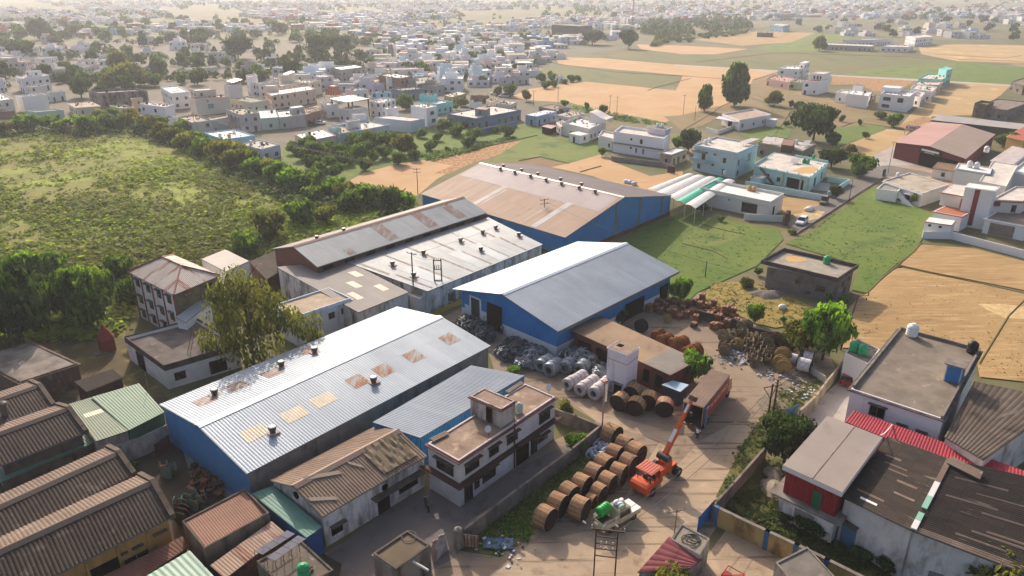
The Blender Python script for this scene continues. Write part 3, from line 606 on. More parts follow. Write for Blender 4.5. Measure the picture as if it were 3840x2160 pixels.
for k in (.2,.34,.5,.62,.76): p = S4.ra.lerp(S4.rb,k + .1); vent_part(S4.root,p + (S4.d - S4.ra).normalized() * 2.2 + Vector((0,0,.0)),.9)
wa4,wb4,wc4,wd4 = S4.w
for k in (.43,.66,.90):
 p = wa4.lerp(wd4,k); mb = MB(); dd = Vector((wd4.x - wa4.x,wd4.y - wa4.y,0)).normalized(); oo = Vector((dd.y,-dd.x,0)); oo = oo if oo.y < 0 else -oo
 mb.obox(Vector((p.x,p.y,1)) + oo * .02,dd * .55,oo * .1,(0,0,5.0 + (S4.rz - 5.0) * (1 - abs(k * 2 - 1)) - 1.35)); mb.build('wall_strip',mat('tan_strip','#7a7460','#6a6452',sc=1,ro=.8),S4.root)
# ---------------------------------------------------------------- 5 long shed with clerestory, 6 its low roof
S5 = Shed('workshop','long workshop with raised silver roof, brick clerestory and rust strips across it','D',(798,672),(685,626),(1226,535),6.6,ridge_y=620,over=.3,roofm=ALUB,roofm2=ALUP,gablem=REDC,sidem=BRICK,pitch=.3,amp=.045,ridgecap=PAINT('8a5a4c',.6))
for v,x,y in (('t11',290,275),('t11',600,190),('t11',815,125)):
 k,vv,_ = S5.uv(0,v,x,y); S5.patch(0,k - .028,k + .028,.12,.97,RUSTM,'rusty_sheet')
k,vv,_ = S5.uv(0,'t11',0,400); S5.patch(0,max(0,k - .02),k + .02,.05,.3,RUSTM,'rusty_sheet')
for k in (.13,.27): p = S5.ra.lerp(S5.rb,k); vent_part(S5.root,p + (S5.d - S5.ra).normalized() * .8,.8)
L6 = Plane('workshop_annex','wide low roof with vents and thin rusty lines in front of the clerestory','D',(1076,733),(1366,615),(1229,547),(868,658),4.4,5.6,ALUB,.3,.045)
L6.walls(WALL('cfcac6',2),.3,0)
for x,y in ((1165,270),(1067,305),(1340,325),(900,365),(1053,435),(620,460),(387,545),(547,630)): L6.vent(0,'t11',x,y + 12,.95)
for k in (.04,.20,.36,.52,.68,.84): L6.patch(0,k,k + .012,.02,.45,RUSTM,'rust_line'); L6.patch(0,k - .02,k - .006,.5,.97,RUSTM,'rust_line')
for k in (.10,.44,.60): L6.patch(0,k,k + .09,.02,.5,mat('newer_sheet','#a6abae','#989da1',sc=.2,ro=.58,me=.2,sheet=(1.05,9,.06,.02)),'newer_sheet')
L6b = Plane('workshop_annex','brownish low roof with pale square skylights beside the pole with crossarm','D',(902,786),(1029,735),(866,652),(696,672),4.4,5.6,ALUP,.3,.045)
L6b.walls(WALL('cfcac6',2),.3,0)
for x,y in ((40,590),(65,685),(275,710),(95,780)):
 k,vv,_ = L6b.uv(0,'t11',x,y); L6b.patch(0,k - .06,k + .06,vv - .07,vv + .07,SKYL,'skylight_panel')
# shed 5 side openings below the clerestory roof (dark bays)
mb = MB(); d_ = (S5.w[1] - S5.w[0]); d5 = Vector((d_.x,d_.y,0)); L5 = d5.length; d5.normalize(); o5 = Vector((d5.y,-d5.x,0))
for i in range(9):
 mb = MB(); mb.obox(Vector((S5.w[0].x,S5.w[0].y,5.5)) + d5 * (L5 * (i + .2) / 9) + o5 * .02,d5 * (L5 * .45 / 9),o5 * .05,(0,0,.7)); mb.build('clerestory_opening',DARK,S5.root)
# pale porch with round window between the low roofs
house('small cream-roofed porch with round dark window under the low roofs','fw',[((1180,625),(1285,545),(1030,560),3.4,0,'d2ccc8',DKT,dict(par=.05,slab=.3))],'entrance_porch','porch')
# low dark link between shed 4 and 6, workshop office with air conditioners
house('white office with tan flat roof and window air conditioners behind the big leafy tree','D',[((740,797),(884,749),(684,768),5.0,0,WALL('cdd3dc',1),DKT,dict(par=.25,slab=.25,explicit=[(0,[(.62,2.6,1.1,1.2),(.85,2.7,1.1,1.2),(.3,1,1.1,1.2)])]))],'office','office')
Plane('brown_shed','low dark brown shed roof below the brick-red gable of the long workshop','t01',(2010,660),(2250,520),(2085,440),(1880,525),3.2,3.8,ASB,.3,.04).walls(BRICK,.2)
# ---------------------------------------------------------------- hip-roofed house with red pilasters
def hip(root,q,ez,rz,m,over=.5,axis=3,inset_=None,m2=None,part='roof',rib=True):
 """axis 3: ridge parallel to the left face (near->left); axis 0: parallel to the right face"""
 a,b,c,d = [Vector((p[0],p[1],ez)) for p in q]; cen = (a + b + c + d) / 4
 a,b,c,d = [p + (p - cen).normalized() * over for p in (a,b,c,d)]
 if axis == 3: p0,p1,q0,q1 = a,b,d,c
 else: p0,p1,q0,q1 = a,d,b,c
 half = (p1 - p0).length / 2; L = ((q0 - p0)).normalized(); tot = (q0 - p0).length; s = min(inset_ or half,tot * .45)
 r0 = (p0 + p1) / 2 + L * s; r1 = (q0 + q1) / 2 - L * s; r0.z = r1.z = rz; mb = MB()
 def f(pts):
  e0,e1 = pts[0],pts[1]; U = (e1 - e0).normalized(); mb.face(pts,0,[((p - e0).dot(U),((p - e0) - U * (p - e0).dot(U)).length) for p in pts])
 f([p0,q0,r1,r0]); f([p1,q1,r1,r0]); f([p0,p1,r0]); f([q0,q1,r1])
 mb.face([a - Vector((0,0,.1)),b - Vector((0,0,.1)),c - Vector((0,0,.1)),d - Vector((0,0,.1))],1)
 o = mb.build(part,[m,PAINT('6b625c',.8)],root,recalc=False); mb = MB()
 for e,f_ in ((r0,r1),(p0,r0),(p1,r0),(q0,r1),(q1,r1)): mb.cyl(e + Vector((0,0,.03)),f_ + Vector((0,0,.03)),.12,n=6)
 mb.build('ridge_cap',m2 or PAINT('8f5f50',.7),root); return o
HIPR = mat('patched_tin_roof','#b5aaa3','#a4978f',sc=.25,ro=.55,me=.2,rib=.3,stain=[('#85543f',.52,.58,.45,(1.3,.22,1),'uv'),('#c2b7ae',.56,.75,.4,(1,1,1))])
q = quad4('t01',(1310,765),(1640,625),(985,600),8.2); root = thing('house','three-storey white house with patched tin hip roof and red pilasters','house',(q[0].x,q[0].y,0))
W1 = mat('aged_white_plaster','#e4deda','#d0c8c2',sc=.4,ro=.92,stain=[('#77695c',.6,.85,.5,(1,1,.25))])
mb = MB(); uvwall(mb,q[0],q[1],0,8.15); mb.build('end_wall',mat('grimy_ochre_wall','#8d7a5e','#5f5340',sc=.3,ro=.95,stain=[('#3f4030',.52,.7,.3,(1,1,.5))]),root,recalc=False)
mb = MB(); uvwall(mb,q[1],q[2],0,8.15); uvwall(mb,q[2],q[3],0,8.15); uvwall(mb,q[3],q[0],0,8.15); mb.build('wall',W1,root,recalc=False)
hip(root,q,8.15,10.3,HIPR,.55,3)
dl = (q[3] - q[0]); LL = dl.length; dl = Vector((dl.x,dl.y,0)).normalized(); ol = Vector((-dl.y,dl.x,0)); ol = ol if ol.y < 0 else -ol
for k in (0.0,.25,.5,.75,.97):
 mb = MB(); mb.obox(Vector((q[0].x,q[0].y,.05)) + dl * LL * k + ol * .01,dl * .2,ol * .14,(0,0,7.9)); mb.build('pilaster',PAINT('8a2f34',.8),root)
facewin(root,q,3,[(u,z,1.3,1.35) for u in (.14,.39,.64,.87) for z in (.5,3.1,6.0)],W1,[WOODBR,GLASS,CONCD])
facewin(root,q,0,[(.3,6.9,1.6,.5),(.75,6.9,1.6,.5)],W1,None,False)
house('plain rear wing with pale tin roof behind the hip-roofed house','t01',[((1700,600),(1880,520),(1520,505),6.2,0,W1,ALUP,dict(par=.02))],'rear_wing')
hb = house('flat-roofed white outbuilding with dark soot-stained parapet before the hip-roofed house','t01',[((1240,1312),(1800,1150),(945,1098),3.7,0,W1,DECK('6d625c','4d443f'),dict(par=.45,slab=.0,coping=CONCD,explicit=[(0,[(.17,1.0,1.5,1.2)])],sh=False))],'outbuilding','outbuilding')
q = quad4('t01',(1240,1312),(1800,1150),(945,1098),3.7)
facewin(hb,q,3,[(.35,.05,2.6,2.7)],CONCD,[CONCD,DARK,CONCD],False,'garage_opening'); facewin(hb,q,0,[(.68,.3,2.4,2.0)],CONCD,[CONCD,DARK,CONCD],False,'shutter')
mb = MB(); oq = inset([p for p in q],-.06)
for i in range(4):
 a,b = oq[i],oq[(i + 1) % 4]; d = Vector((b.x - a.x,b.y - a.y,0)); n = Vector((d.y,-d.x,0)).normalized() * .06; mb.obox((a.x,a.y,2.95),d,n,(0,0,.9))
mb.build('parapet_band',mat('sooty_band','#3c332e','#564a42',sc=.8,ro=.95),hb)
Plane('tin_awning','tilted tin awning roof against the end of the hip-roofed house','t01',(1400,985),(1595,835),(1535,795),(1325,945),4.6,5.2,ALUB,.3,.04).walls(W1,.2,0)
# ladder leaning by the outbuilding
def ladder(label,p,q,wd=.45):
 t = thing('ladder',label,'ladder',p); p = Vector(p); q = Vector(q); s = (q - p).cross(Vector((0,0,1))).normalized() * wd / 2
 mb = MB(); mb.cyl(p - s,q - s,.04,n=6); mb.cyl(p + s,q + s,.04,n=6); mb.build('rails',IRON,t); mb = MB(); n = int((q - p).length / .33)
 for i in range(1,n): c = p.lerp(q,i / n); mb.cyl(c - s,c + s,.03,n=5)
 mb.build('rungs',IRON,t)
ladder('dark iron ladder leaning from the outbuilding roof to the white wall',P('t01',1425,1225,3.25),P('t01',1460,1030,6.2))
# little red shrine with pointed roof
p = P('t01',815,1190); t = thing('shrine','small red shrine with pointed conical roof in the leafy yard','shrine',p)
mb = MB(); mb.box(p.x,p.y,0,2.0,2.0,2.0,0,.7); mb.build('base',PAINT('7d2a26',.85),t); mb = MB(); mb.rev(p + Vector((0,0,2)),(0,0,1),[(0,1.35),(.7,1.0),(1.6,.45),(2.3,.05)],8); mb.build('spire',PAINT('86352c',.85),t)
mb = MB(); mb.box(p.x - .5,p.y - 1.2,0,1.6,1.0,.15,0,.7); mb.build('step',CONC,t)
# flat roof in the far corner with a white tank before it
house('low soot-dark flat-roofed house under the trees beside the leafy yard','t01',[((150,1432),(585,1292),(-200,1250),3.6,0,WALL('6b5346',2),DECK('8d8177','5f564e'),dict(par=.12,slab=.3))])
tank('white','t01',435,1449,1.2,'white tank on a stand against the soot-dark flat-roofed house',.9)
Plane('tin_shed','debris-strewn dark tin shed beside the green roof','t01',(650,1510),(930,1400),(850,1335),(560,1432),2.6,2.9,ASBD,.25,.04).walls(BRICK,.2,0)
# ---------------------------------------------------------------- white two-storey house
TAND = mat('tan_cement_roof','#97816e','#80695a',sc=.5,ro=.93,stain=[('#b7a18a',.55,.7,.6,(1,1,1)),('#54453c',.62,.8,.8,(1,1,1))],bump=.1)
REDT = PAINT('6a2f24',.8)
WH2 = mat('peeling_white_plaster','#d3c9c6','#bcaea6',sc=.35,ro=.92,stain=[('#8d7361',.6,.85,.6,(1,1,.35)),('#4f443d',.7,.9,.9,(1,1,.25))])
q = quad4('t12',(885,578),(1612,95),(652,447),6.0); hb = thing('house','two-storey white house with red-edged tan roof and rooftop stair room','house',(q[0].x,q[0].y,0))
block(hb,q,0,6.0,WH2,TAND,par=.14,slab=.28,slabm=REDT,part='wall')
oq = inset(q,-.75); mb = MB(); iq = inset(q,.02);
for i in (0,3):
 j = (i + 1) % 4; mb.prism([iq[i],iq[j],oq[j],oq[i]],2.95,3.12)
mb.build('ledge',mat('dark_red_ledge','#54322a','#45302a',sc=1,ro=.9),hb)
SH = mat('stained_shade','#5d4a40','#4a3b34',sc=1.5,ro=.95)
facewin(hb,q,3,[(.55,3.5,2.6,1.4)],SH,[WOODBR,GLASS,SH])
facewin(hb,q,0,[(.12,3.6,2.2,1.3),(.33,3.7,1.6,1.2),(.52,3.7,1.9,1.2),(.88,3.5,2.1,1.5),(.28,.9,2.2,1.4),(.08,.05,1.3,2.3),(.16,.9,.8,1.3),(.86,.9,1.9,.9),(.76,.05,1.2,2.2)],SH,[WOODBR,GLASS,SH])
mb = MB(); p = q[0].lerp(q[1],.56); p2 = q[0].lerp(q[1],.70); dd = (q[1] - q[0]).normalized(); oo = Vector((dd.y,-dd.x,0)); mb.obox(Vector((p.x,p.y,.02)) + oo * .02,(p2 - p),oo * .06,(0,0,2.7)); mb.build('porch_opening',DARK,hb)
qq = quad4('t12',(1207,190),(1312,125),(972,90),8.3); block(hb,qq,5.87,8.3,WALL('bfb2a8',2),TAND,par=.1,slab=.2,slabm=REDT,part='stair_room')
facewin(hb,qq,3,[(.62,5.95,.9,1.9)],SH,[WOODBR,DARK,SH],False,'door')
def dish(label,p,r=.45,rz=0):
 t = thing('satellite_dish',label,'satellite dish',p); p = Vector(p); mb = MB(); mb.cyl(p,p + Vector((0,0,.8)),.035,n=6); mb.build('mast',IRON,t)
 ax = Vector((math.cos(rz),math.sin(rz),.6)).normalized(); mb = MB(); c = p + Vector((0,0,.85)); mb.rev(c,ax,[(0,.02),(.03,r * .5),(.1,r),(.13,r),(.06,r * .5),(.03,.02)],16); mb.build('dish',PAINT('cfcac6',.5),t,smooth=True)
dish('pale satellite dish on the front edge of the red-edged tan roof',P('t12',1110,390,5.88),.4,-1.9)
dish('grey satellite dish on the far corner of the red-edged tan roof',P('t12',1567,70,5.88),.4,-2.2)
tank('gw','t12',1335,215,5.88,'mossy grey-green tank beside the rooftop stair room',.95)
def sheetstack(label,v,A,B,C,z,n=3):
 a,b,c = P(v,*A,z),P(v,*B,z),P(v,*C,z); t = thing('sheet_stack',label,'roofing sheets',a); mb = MB()
 for k in range(n): o = Vector((.05 * k,-.06 * k,.07 * k)); corr(mb,a + o,b + o,b + c - a + o,c + o,.25,.04)
 mb.build('sheets',ASBL,t,recalc=False)
sheetstack('stack of corrugated roofing sheets lying on the near end of the tan roof','t12',(690,440),(660,415),(810,380),5.92); sheetstack('dark corrugated sheets leaning by the far parapet of the tan roof','t12',(1255,75),(1235,55),(1370,0),5.95)
mb = MB(); p = q[0].lerp(q[1],.54) + oo * .08; mb.cyl((p.x,p.y,0),(p.x,p.y,6.0),.09,n=8); mb.build('drain_pipe',PAINT('5a3f35',.7),hb)
# ---------------------------------------------------------------- old asbestos-roofed works
S7 = Shed('old_workshop','old stained-white workshop with tan asbestos roof, dark awning and tarpaulin','D',(809,1302),(678,1209),(1074,1147),4.0,ridge_y=1224,over=.25,roofm=ASBT,gablem=WALL('cfc7c3',2),sidem=WALL('d3cbc8',2),pitch=.34,amp=.06,ridgecap=PAINT('8d7566',.8))
mb = MB(); NT = 14
for i in range(NT):
 for j in range(8):
  def tp(i,j):
   e = S7.a.lerp(S7.b,.60 + .34 * i / NT); r = S7.ra.lerp(S7.rb,.60 + .34 * i / NT); return e.lerp(r,.12 + .85 * j / 8) + Vector((0,0,.12 + .16 * mnoise.noise(Vector((i * .7,j * .5,3))) + .1 * abs(math.sin(i * 1.1 + j * .3))))
  mb.face([tp(i,j),tp(i + 1,j),tp(i + 1,j + 1),tp(i,j + 1)])
tg = mb.build('tarpaulin',mat('khaki_tarpaulin','#6f6047','#84725a',sc=.8,ro=.8,stain=[('#4b4032',.55,.7,1,(1,1,1))]),None,smooth=True); tag(tg,'crumpled khaki tarpaulin thrown over the end of the tan asbestos roof','tarpaulin')
wa,wb,wc,wd = S7.w; d = Vector((wb.x - wa.x,wb.y - wa.y,0)); L_ = d.length; d.normalize(); o_ = Vector((d.y,-d.x,0))
def s7(u0,u1,z0,z1,dep,m,nm,off=.02):
 mb = MB(); mb.obox(Vector((wa.x,wa.y,z0)) + d * u0 * L_ + o_ * off,d * (u1 - u0) * L_,o_ * dep,(0,0,z1 - z0)); mb.build(nm,m,S7.root)
s7(.50,.62,.03,2.3,.05,DARK,'doorway'); s7(.44,.96,2.5,2.62,.9,CONCD,'awning'); s7(.72,.92,1.0,2.2,.05,DARK,'window'); s7(.06,.16,.9,2.0,.05,DARK,'window'); s7(.05,.18,2.1,2.2,.6,CONCD,'sunshade')
mb = MB(); c = Vector((wa.x,wa.y,3.0)) + d * L_ * .58; mb.cyl(c + o_ * .02,c + o_ * .08,.38,n=14); mb.build('round_vent',DARK,S7.root)
g_ = Vector((wd.x - wa.x,wd.y - wa.y,0)); mb = MB(); c = Vector((wa.x,wa.y,4.3)) + g_ * .5; on = Vector((-g_.y,g_.x,0)).normalized(); on = on if on.x < 0 else -on
mb.cyl(c + on * .02,c + on * .1,.42,n=14); mb.build('round_vent',DARK,S7.root)
mb = MB();
for k,(u0,u1,vv) in enumerate(((.02,.18,.45),(.45,.52,.8),(.1,.35,.97))):
 e = S7.a.lerp(S7.b,u0); r = S7.ra.lerp(S7.rb,u0); e2 = S7.a.lerp(S7.b,u1); r2 = S7.ra.lerp(S7.rb,u1); p = e.lerp(r,vv); q2 = e2.lerp(r2,vv - .3); mb.obox(p + Vector((0,0,.1)),q2 - p,(r - e).normalized() * .5,(0,0,.05))
tag(mb.build('loose_boards',PAINT('a08c7a',.8)),'loose boards lying along the tan asbestos roof','boards')
# ---------------------------------------------------------------- small hut by the lane
hb = house('small square grimy hut with mossy flat roof at the lane end','t12',[((412,1395),(672,1212),(238,1275),3.3,0,WALL('8f8378',2),DECK('6f5f4b','5a4d3d'),dict(par=.18,slab=.12,coping=CONCD))],'hut','hut')
p = P('t12',690,1350); t = thing('scrap_boards','rusty boards leaning against the grimy hut','boards',p); mb = MB()
for k in range(5): mb.obox(p + Vector((.25 * k,.35 * k,.05)),(.3,.35,0),(.08,-.06,0),(-.3,.2,1.9 + .2 * (k % 2)))
mb.build('boards',RUSTM,t)
mb = MB(); p = P('t12',510,1150,3.2); mb.torus(p + Vector((0,0,.05)),(0,0,1),.7,.04,20,6); tag(mb.build('hose_coil',PAINT('2a2522',.6)),'thin black hoop lying on the grimy hut roof','hoop')
mb = MB(); a_ = P('t12',540,1340,2.9); mb.cyl(a_,a_ + Vector((1.5,-.9,-.2)),.12,n=10); tag(mb.build('pipe',PAINT('cfc8c0',.6)),'white pipe poking from the grimy hut wall','pipe')
# ---------------------------------------------------------------- compound walls
WALLST = mat('mossy_compound_wall','#8a7c70','#6f635a',sc=.6,ro=.95,stain=[('#3f3732',.5,.72,.5,(1,1,.4)),('#a89a8c',.6,.8,.8,(1,1,1))],bump=.15)
wall_run('long mossy wall between the white house court and the drum row',PL('t12',[(930,1090),(1330,790),(1740,487),(1955,312)],1.9),1.9,.28,WALLST)
wall_run('stained wall closing the far side of the white house court',PL('t12',[(1955,312),(1770,235),(1600,180)],1.9),1.85,.26,WALLST)
p = P('t12',885,1235); t = thing('gate_pillar','stout plastered gate pillar at the end of the mossy wall','pillar',p); mb = MB(); mb.box(p.x,p.y,0,.7,.7,2.1,0,.8); mb.build('pillar_shaft',WALLST,t); mb = MB(); mb.rev(p + Vector((0,0,2.1)),(0,0,1),[(0,.45),(.25,.4),(.45,.02)],10); mb.build('pillar_cap',CONC,t)
p = P('t12',905,1225); p2 = P('t12',1035,1245); t = thing('gate','rusty brown sheet metal gate beside the stout gate pillar','gate',p); dd = p2 - p; mb = MB(); mb.obox(p + Vector((0,0,.1)),dd,Vector((-dd.y,dd.x,0)).normalized() * .06,(0,0,1.5)); mb.build('gate_leaf',RUSTP,t)
mb = MB(); nn = Vector((dd.y,-dd.x,0)).normalized() * .05
for k in range(6): mb.obox(p + dd * (k / 5.2) + nn + Vector((0,0,.1)),dd.normalized() * .06,nn,(0,0,1.5))
mb.build('gate_bars',IRON,t)
# ---------------------------------------------------------------- white water tower and the long low shed in the yard
hb = house('tall white plastered block tower with open roof hatch beside the brown yard shed','fy',[((2150,520),(2320,412),(1848,408),6.6,0,WALL('ddd5d8',1),TAND,dict(par=.03,slab=.12))],'tower','tower')
q = quad4('fy',(2150,520),(2320,412),(1848,408),6.6); facewin(hb,q,3,[(.62,.02,1.3,1.7)],CONC,[CONC,DARK,CONC],True,'doorway'); facewin(hb,q,0,[(.5,.6,.8,1.3)],CONC,[CONC,DARK,CONC],True)
mb = MB(); c = sum((Vector(p) for p in q),Vector()) / 4; mb.box(c.x - .35,c.y + .55,6.58,.75,.75,.05,0,.87); mb.build('hatch',DARK,hb)
mb = MB(); oq = inset(q,-.02)
for i in (0,3): mb.cyl((oq[i].x,oq[i].y,5.0),(oq[(i + 1) % 4].x,oq[(i + 1) % 4].y,5.0 if i else 5.3),.04,n=6)
mb.build('service_pipe',PAINT('7d706a',.6),hb)
YS = Plane('yard_shed','long low yard shed with dusty brown roof behind the white tower','D',(1686,944),(1757,906),(1524,800),(1440,832),3.5,3.7,mat('dusty_brown_roof','#a08468','#8d745c',sc=.2,ro=.85,sheet=(1.05,4,.08,.02),stain=[('#6b5545',.58,.76,.4,(1,1,1)),('#b59b80',.6,.78,.3,(1,1,1))]),.3,.03)
YS.walls(mat('red_earth_wall','#6b3a2c','#573026',sc=.6,ro=.95,stain=[('#2e2320',.5,.7,.5,(1,1,.3))]),.35)
YS.patch(0,0,1,.01,.26,mat('grey_end_sheet','#847a70','#746a61',sc=.3,ro=.7,sheet=(1.05,4,.08,.02)),'grey_roof_end',.025)
q = YS.w; d = Vector((q[0].x - q[3].x,q[0].y - q[3].y,0)); L_ = d.length; d.normalize(); o_ = Vector((d.y,-d.x,0)); o_ = o_ if o_.x < 0 else -o_
for u0,u1 in ((.04,.2),(.26,.42),(.62,.7),(.76,.82),(.88,.95)):
 mb = MB(); mb.obox(Vector((q[3].x,q[3].y,.9)) + d * L_ * u0 + o_ * .02,d * L_ * (u1 - u0),o_ * .05,(0,0,1.8)); mb.build('opening',DARK,YS.root)
Plane('awning','small blue-white awning at the end of the yard shed','D',(1664,968),(1712,986),(1734,968),(1692,957),2.4,2.7,mat('pale_blue_sheet','#9fb9c9','#8fa9ba',sc=.5,ro=.45,me=.2,sheet=(1.05,4,.05,.02)),.25,.03).walls(PAINT('33414d',.8),.25)
Plane('porch','tin sheet porch roof on the blue shed wall behind the yard shed','D',(1440,836),(1524,803),(1512,795),(1432,826),3.45,3.6,ASBL,.3,.03)
# ---------------------------------------------------------------- old asbestos sheds in the corner
YEL = mat('ochre_plaster','#b98d4f','#a67c44',sc=.4,ro=.93,stain=[('#6b4a2c',.54,.8,.5,(1,1,.3)),('#c9b48d',.62,.8,.8,(1,1,1))])
def asb(label,A,D,B,ez,ry,gm,sm=None):
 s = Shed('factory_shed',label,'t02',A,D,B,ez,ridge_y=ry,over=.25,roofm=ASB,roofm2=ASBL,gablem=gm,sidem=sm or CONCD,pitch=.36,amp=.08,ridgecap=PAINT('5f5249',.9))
 up = Vector((0,0,.28)); n = (s.b - s.a).normalized(); mb = MB()
 for e,f in ((s.a,s.ra),(s.d,s.ra)): mb.obox(e - n * .45 - Vector((0,0,.3)),f - e,n * .5,(0,0,.6))
 mb.build('gable_parapet',CONCD,s.root); return s
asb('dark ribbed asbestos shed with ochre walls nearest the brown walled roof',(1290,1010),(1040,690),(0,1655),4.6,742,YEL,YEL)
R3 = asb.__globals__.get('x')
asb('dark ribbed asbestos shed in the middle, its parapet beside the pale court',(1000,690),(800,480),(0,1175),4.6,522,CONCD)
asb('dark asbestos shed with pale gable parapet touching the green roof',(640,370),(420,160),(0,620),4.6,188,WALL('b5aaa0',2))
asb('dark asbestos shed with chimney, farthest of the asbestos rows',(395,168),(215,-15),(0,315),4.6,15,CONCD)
mb = MB(); p = P('t02',30,200,5.6); mb.cyl(p - Vector((0,0,1.3)),p + Vector((0,0,.8)),.35,.35,12); mb.rev(p + Vector((0,0,.8)),(0,0,1),[(0,.6),(.25,.5),(.45,.02)],12); tag(mb.build('chimney_vent',PAINT('5d5049',.7),recalc=True),'squat dark chimney with domed cap on the farthest asbestos shed','chimney')
g = Plane('green_shed','green corrugated shed roof beside the long silver shed','t02',(970,350),(1242,212),(1048,-5),(688,100),3.9,4.3,GRNR,.3,.03); g.walls(mat('green_wall','#2f5a44','#3a6650',sc=.6,ro=.8),.2)
g2 = Plane('green_shed','grey-green corrugated roof with a cream strip next to the pale gable parapet','t02',(722,434),(968,352),(686,102),(518,152),3.85,4.1,mat('greyed_green_roof','#76806a','#6a7660',sc=.3,ro=.65,sheet=(1.05,5,.1,.02)),.3,.03); g2.walls(WALL('a79c92',2),.2)
g2.patch(0,.2,.9,.56,.66,SKYL,'cream_strip')
Plane('green_lean_to','narrow green lean-to roof strip between two dark asbestos sheds','t02',(0,745),(715,440),(640,385),(0,640),3.0,3.4,mat('shaded_green_roof','#5f7f6a','#54725f',sc=.3,ro=.6,sheet=(1.05,5,.1,.02),stain=[('#c3a878',.68,.72,.12,(1,1,1))]),.3,.03).walls(CONCD,.2)  # dull green sheet with sparse tan patches
wall_run('peeling white wall below the green roofs closing the pale court',PL('t02',[(760,500),(1060,400),(1190,340),(1270,300)],2.6),2.6,.2,WALL('b9b2ac',2))
p = P('t02',1185,560); p2 = P('t02',1290,480); t = thing('gate','maroon sheet gate in the corner of the pale court','gate',p); mb = MB(); mb.obox(p,p2 - p,(.05,.05,0),(0,0,1.9)); mb.build('gate_leaf',PAINT('4d2326',.8),t)
# bay openings in the ochre wall
oc = [o for o in scn.objects if o.get('label','').startswith('dark ribbed asbestos shed with ochre')][0]
def on_wall(root,a,b,u0,u1,z0,z1,m,nm,out=.03,dep=.05):
 a = Vector((a[0],a[1],0)); b = Vector((b[0],b[1],0)); d = b - a; n = Vector((d.y,-d.x,0)).normalized(); n = n if n.y < 0 else -n
 mb = MB(); mb.obox(a + d * u0 + n * out + Vector((0,0,z0)),d * (u1 - u0),n * dep,(0,0,z1 - z0)); return mb.build(nm,m,root)
wA = P('t02',1290,1010,4.6); wB = P('t02',0,1655,4.6); cw = P('t02',1040,690,4.6); sh_ = (cw - wA).normalized() * .25; wA2,wB2 = wA + sh_,wB + sh_
for u0,u1,z0,z1,m,nm in ((.36,.53,.02,3.2,DARK,'bay_opening'),(.18,.33,.8,2.4,DARK,'window'),(.60,.72,.8,2.6,DARK,'bay_opening'),(.345,.36,0,4.2,YEL,'pier'),(.53,.545,0,4.2,YEL,'pier'),(.15,.17,0,4.2,YEL,'pier'),(.25,.255,.8,2.4,PAINT('b9c0bb',.5),'window_bar'),(.04,.13,3.5,3.65,CONCD,'sunshade'),(.2,.27,3.2,3.35,CONCD,'sunshade'),(.3,.34,3.2,3.35,CONCD,'sunshade')): on_wall(oc,wA2,wB2,u0,u1,z0,z1,m,nm,dep=.35 if nm == 'sunshade' else .06 if nm != 'pier' else .12)
# brown-roofed walled shed
bs = house('walled shed with brown ribbed roof set inside dark parapets','t02',[((1542,1240),(2032,968),(1372,1033),4.0,0,WALL('8a7560',2),BRNR,dict(par=.45,coping=CONCD))],'walled_shed','shed')
q = quad4('t02',(1542,1240),(2032,968),(1372,1033),4.0); iq = inset(q,.25); mb = MB(); z = Vector((0,0,3.58)); a,b,c,d = [Vector((p.x,p.y,3.6)) for p in iq]; c.z += .25; d.z += .25
corr(mb,a,b,c,d,.25,.03); mb.build('ribbed_roof',BRNR,bs,recalc=False)
Plane('rusty_lean_to','rust-streaked cream tin roof below the solar panels','t02',(1700,1470),(2150,1120),(2050,1035),(1585,1370),2.9,3.3,mat('rust_streaked_cream_roof','#b79a84','#a5846d',sc=.25,ro=.65,sheet=(1.05,4,.1,.02),stain=[('#7a4434',.5,.6,.5,(1.2,.15,1),'uv')]),.3,.03).walls(BRICK,.2)
Plane('rusty_lean_to','low rust-red tin roof along the foot of the ochre wall','t02',(1060,1470),(1425,1230),(1375,1150),(770,1455),2.2,2.6,mat('rust_red_roof','#8a5a48','#75493a',sc=.4,ro=.75,sheet=(1.05,4,.12,.02)),.28,.03).walls(BRICK,.2)
Plane('pale_green_shed','pale green ribbed roof at the bottom edge below the ochre wall','t02',(1290,1640),(1625,1462),(1432,1256),(1090,1458),3.0,3.3,GRNP,.5,.04,prof='trap').walls(CONCD,.2)
Plane('teal_lean_to','faded teal roof squeezed beside the stained-white workshop gable','t02',(2312,1162),(2432,1078),(2065,765),(1898,828),3.3,3.5,GRND,.3,.03).walls(PAINT('1d4f86',.7),.15)
hb = house('small block with mossy flat roof carrying the solar panels','t02',[((2185,1590),(2518,1402),(1935,1335),3.5,0,WALL('7d7268',2),DECK('70655a','5c5248'),dict(par=.15,coping=CONCD))],'pump_house','outbuilding')
tank('green','t02',2295,1445,3.36,'green tank on the mossy block with the solar panels',.95)
SOLP = mat('solar_cells','#b8aba6','#a79b98',sc=.5,ro=.3,spec=.6,stain=[('#8a8084',.55,.7,.8,(1,1,1))])
def solar(label,v,A,B,C,z,dz,n):
 a,b,c = P(v,*A,z),P(v,*B,z),P(v,*C,z + dz); t = thing('solar_panel_array',label,'solar panels',(a.x,a.y,z)); d = b - a; e = c - a
 for k in range(n):
  mb = MB(); mb.obox(a + d * ((k + .03) / n),d * (.94 / n),e,(0,0,.04)); mb.build('panel',SOLP,t)
 mb = MB()
 for k in range(n + 1):
  for q in (a + d * (k / n),a + d * (k / n) + e): mb.cyl((q.x,q.y,z - .9),q,.03,n=5)
 mb.build('stand',IRON,t)
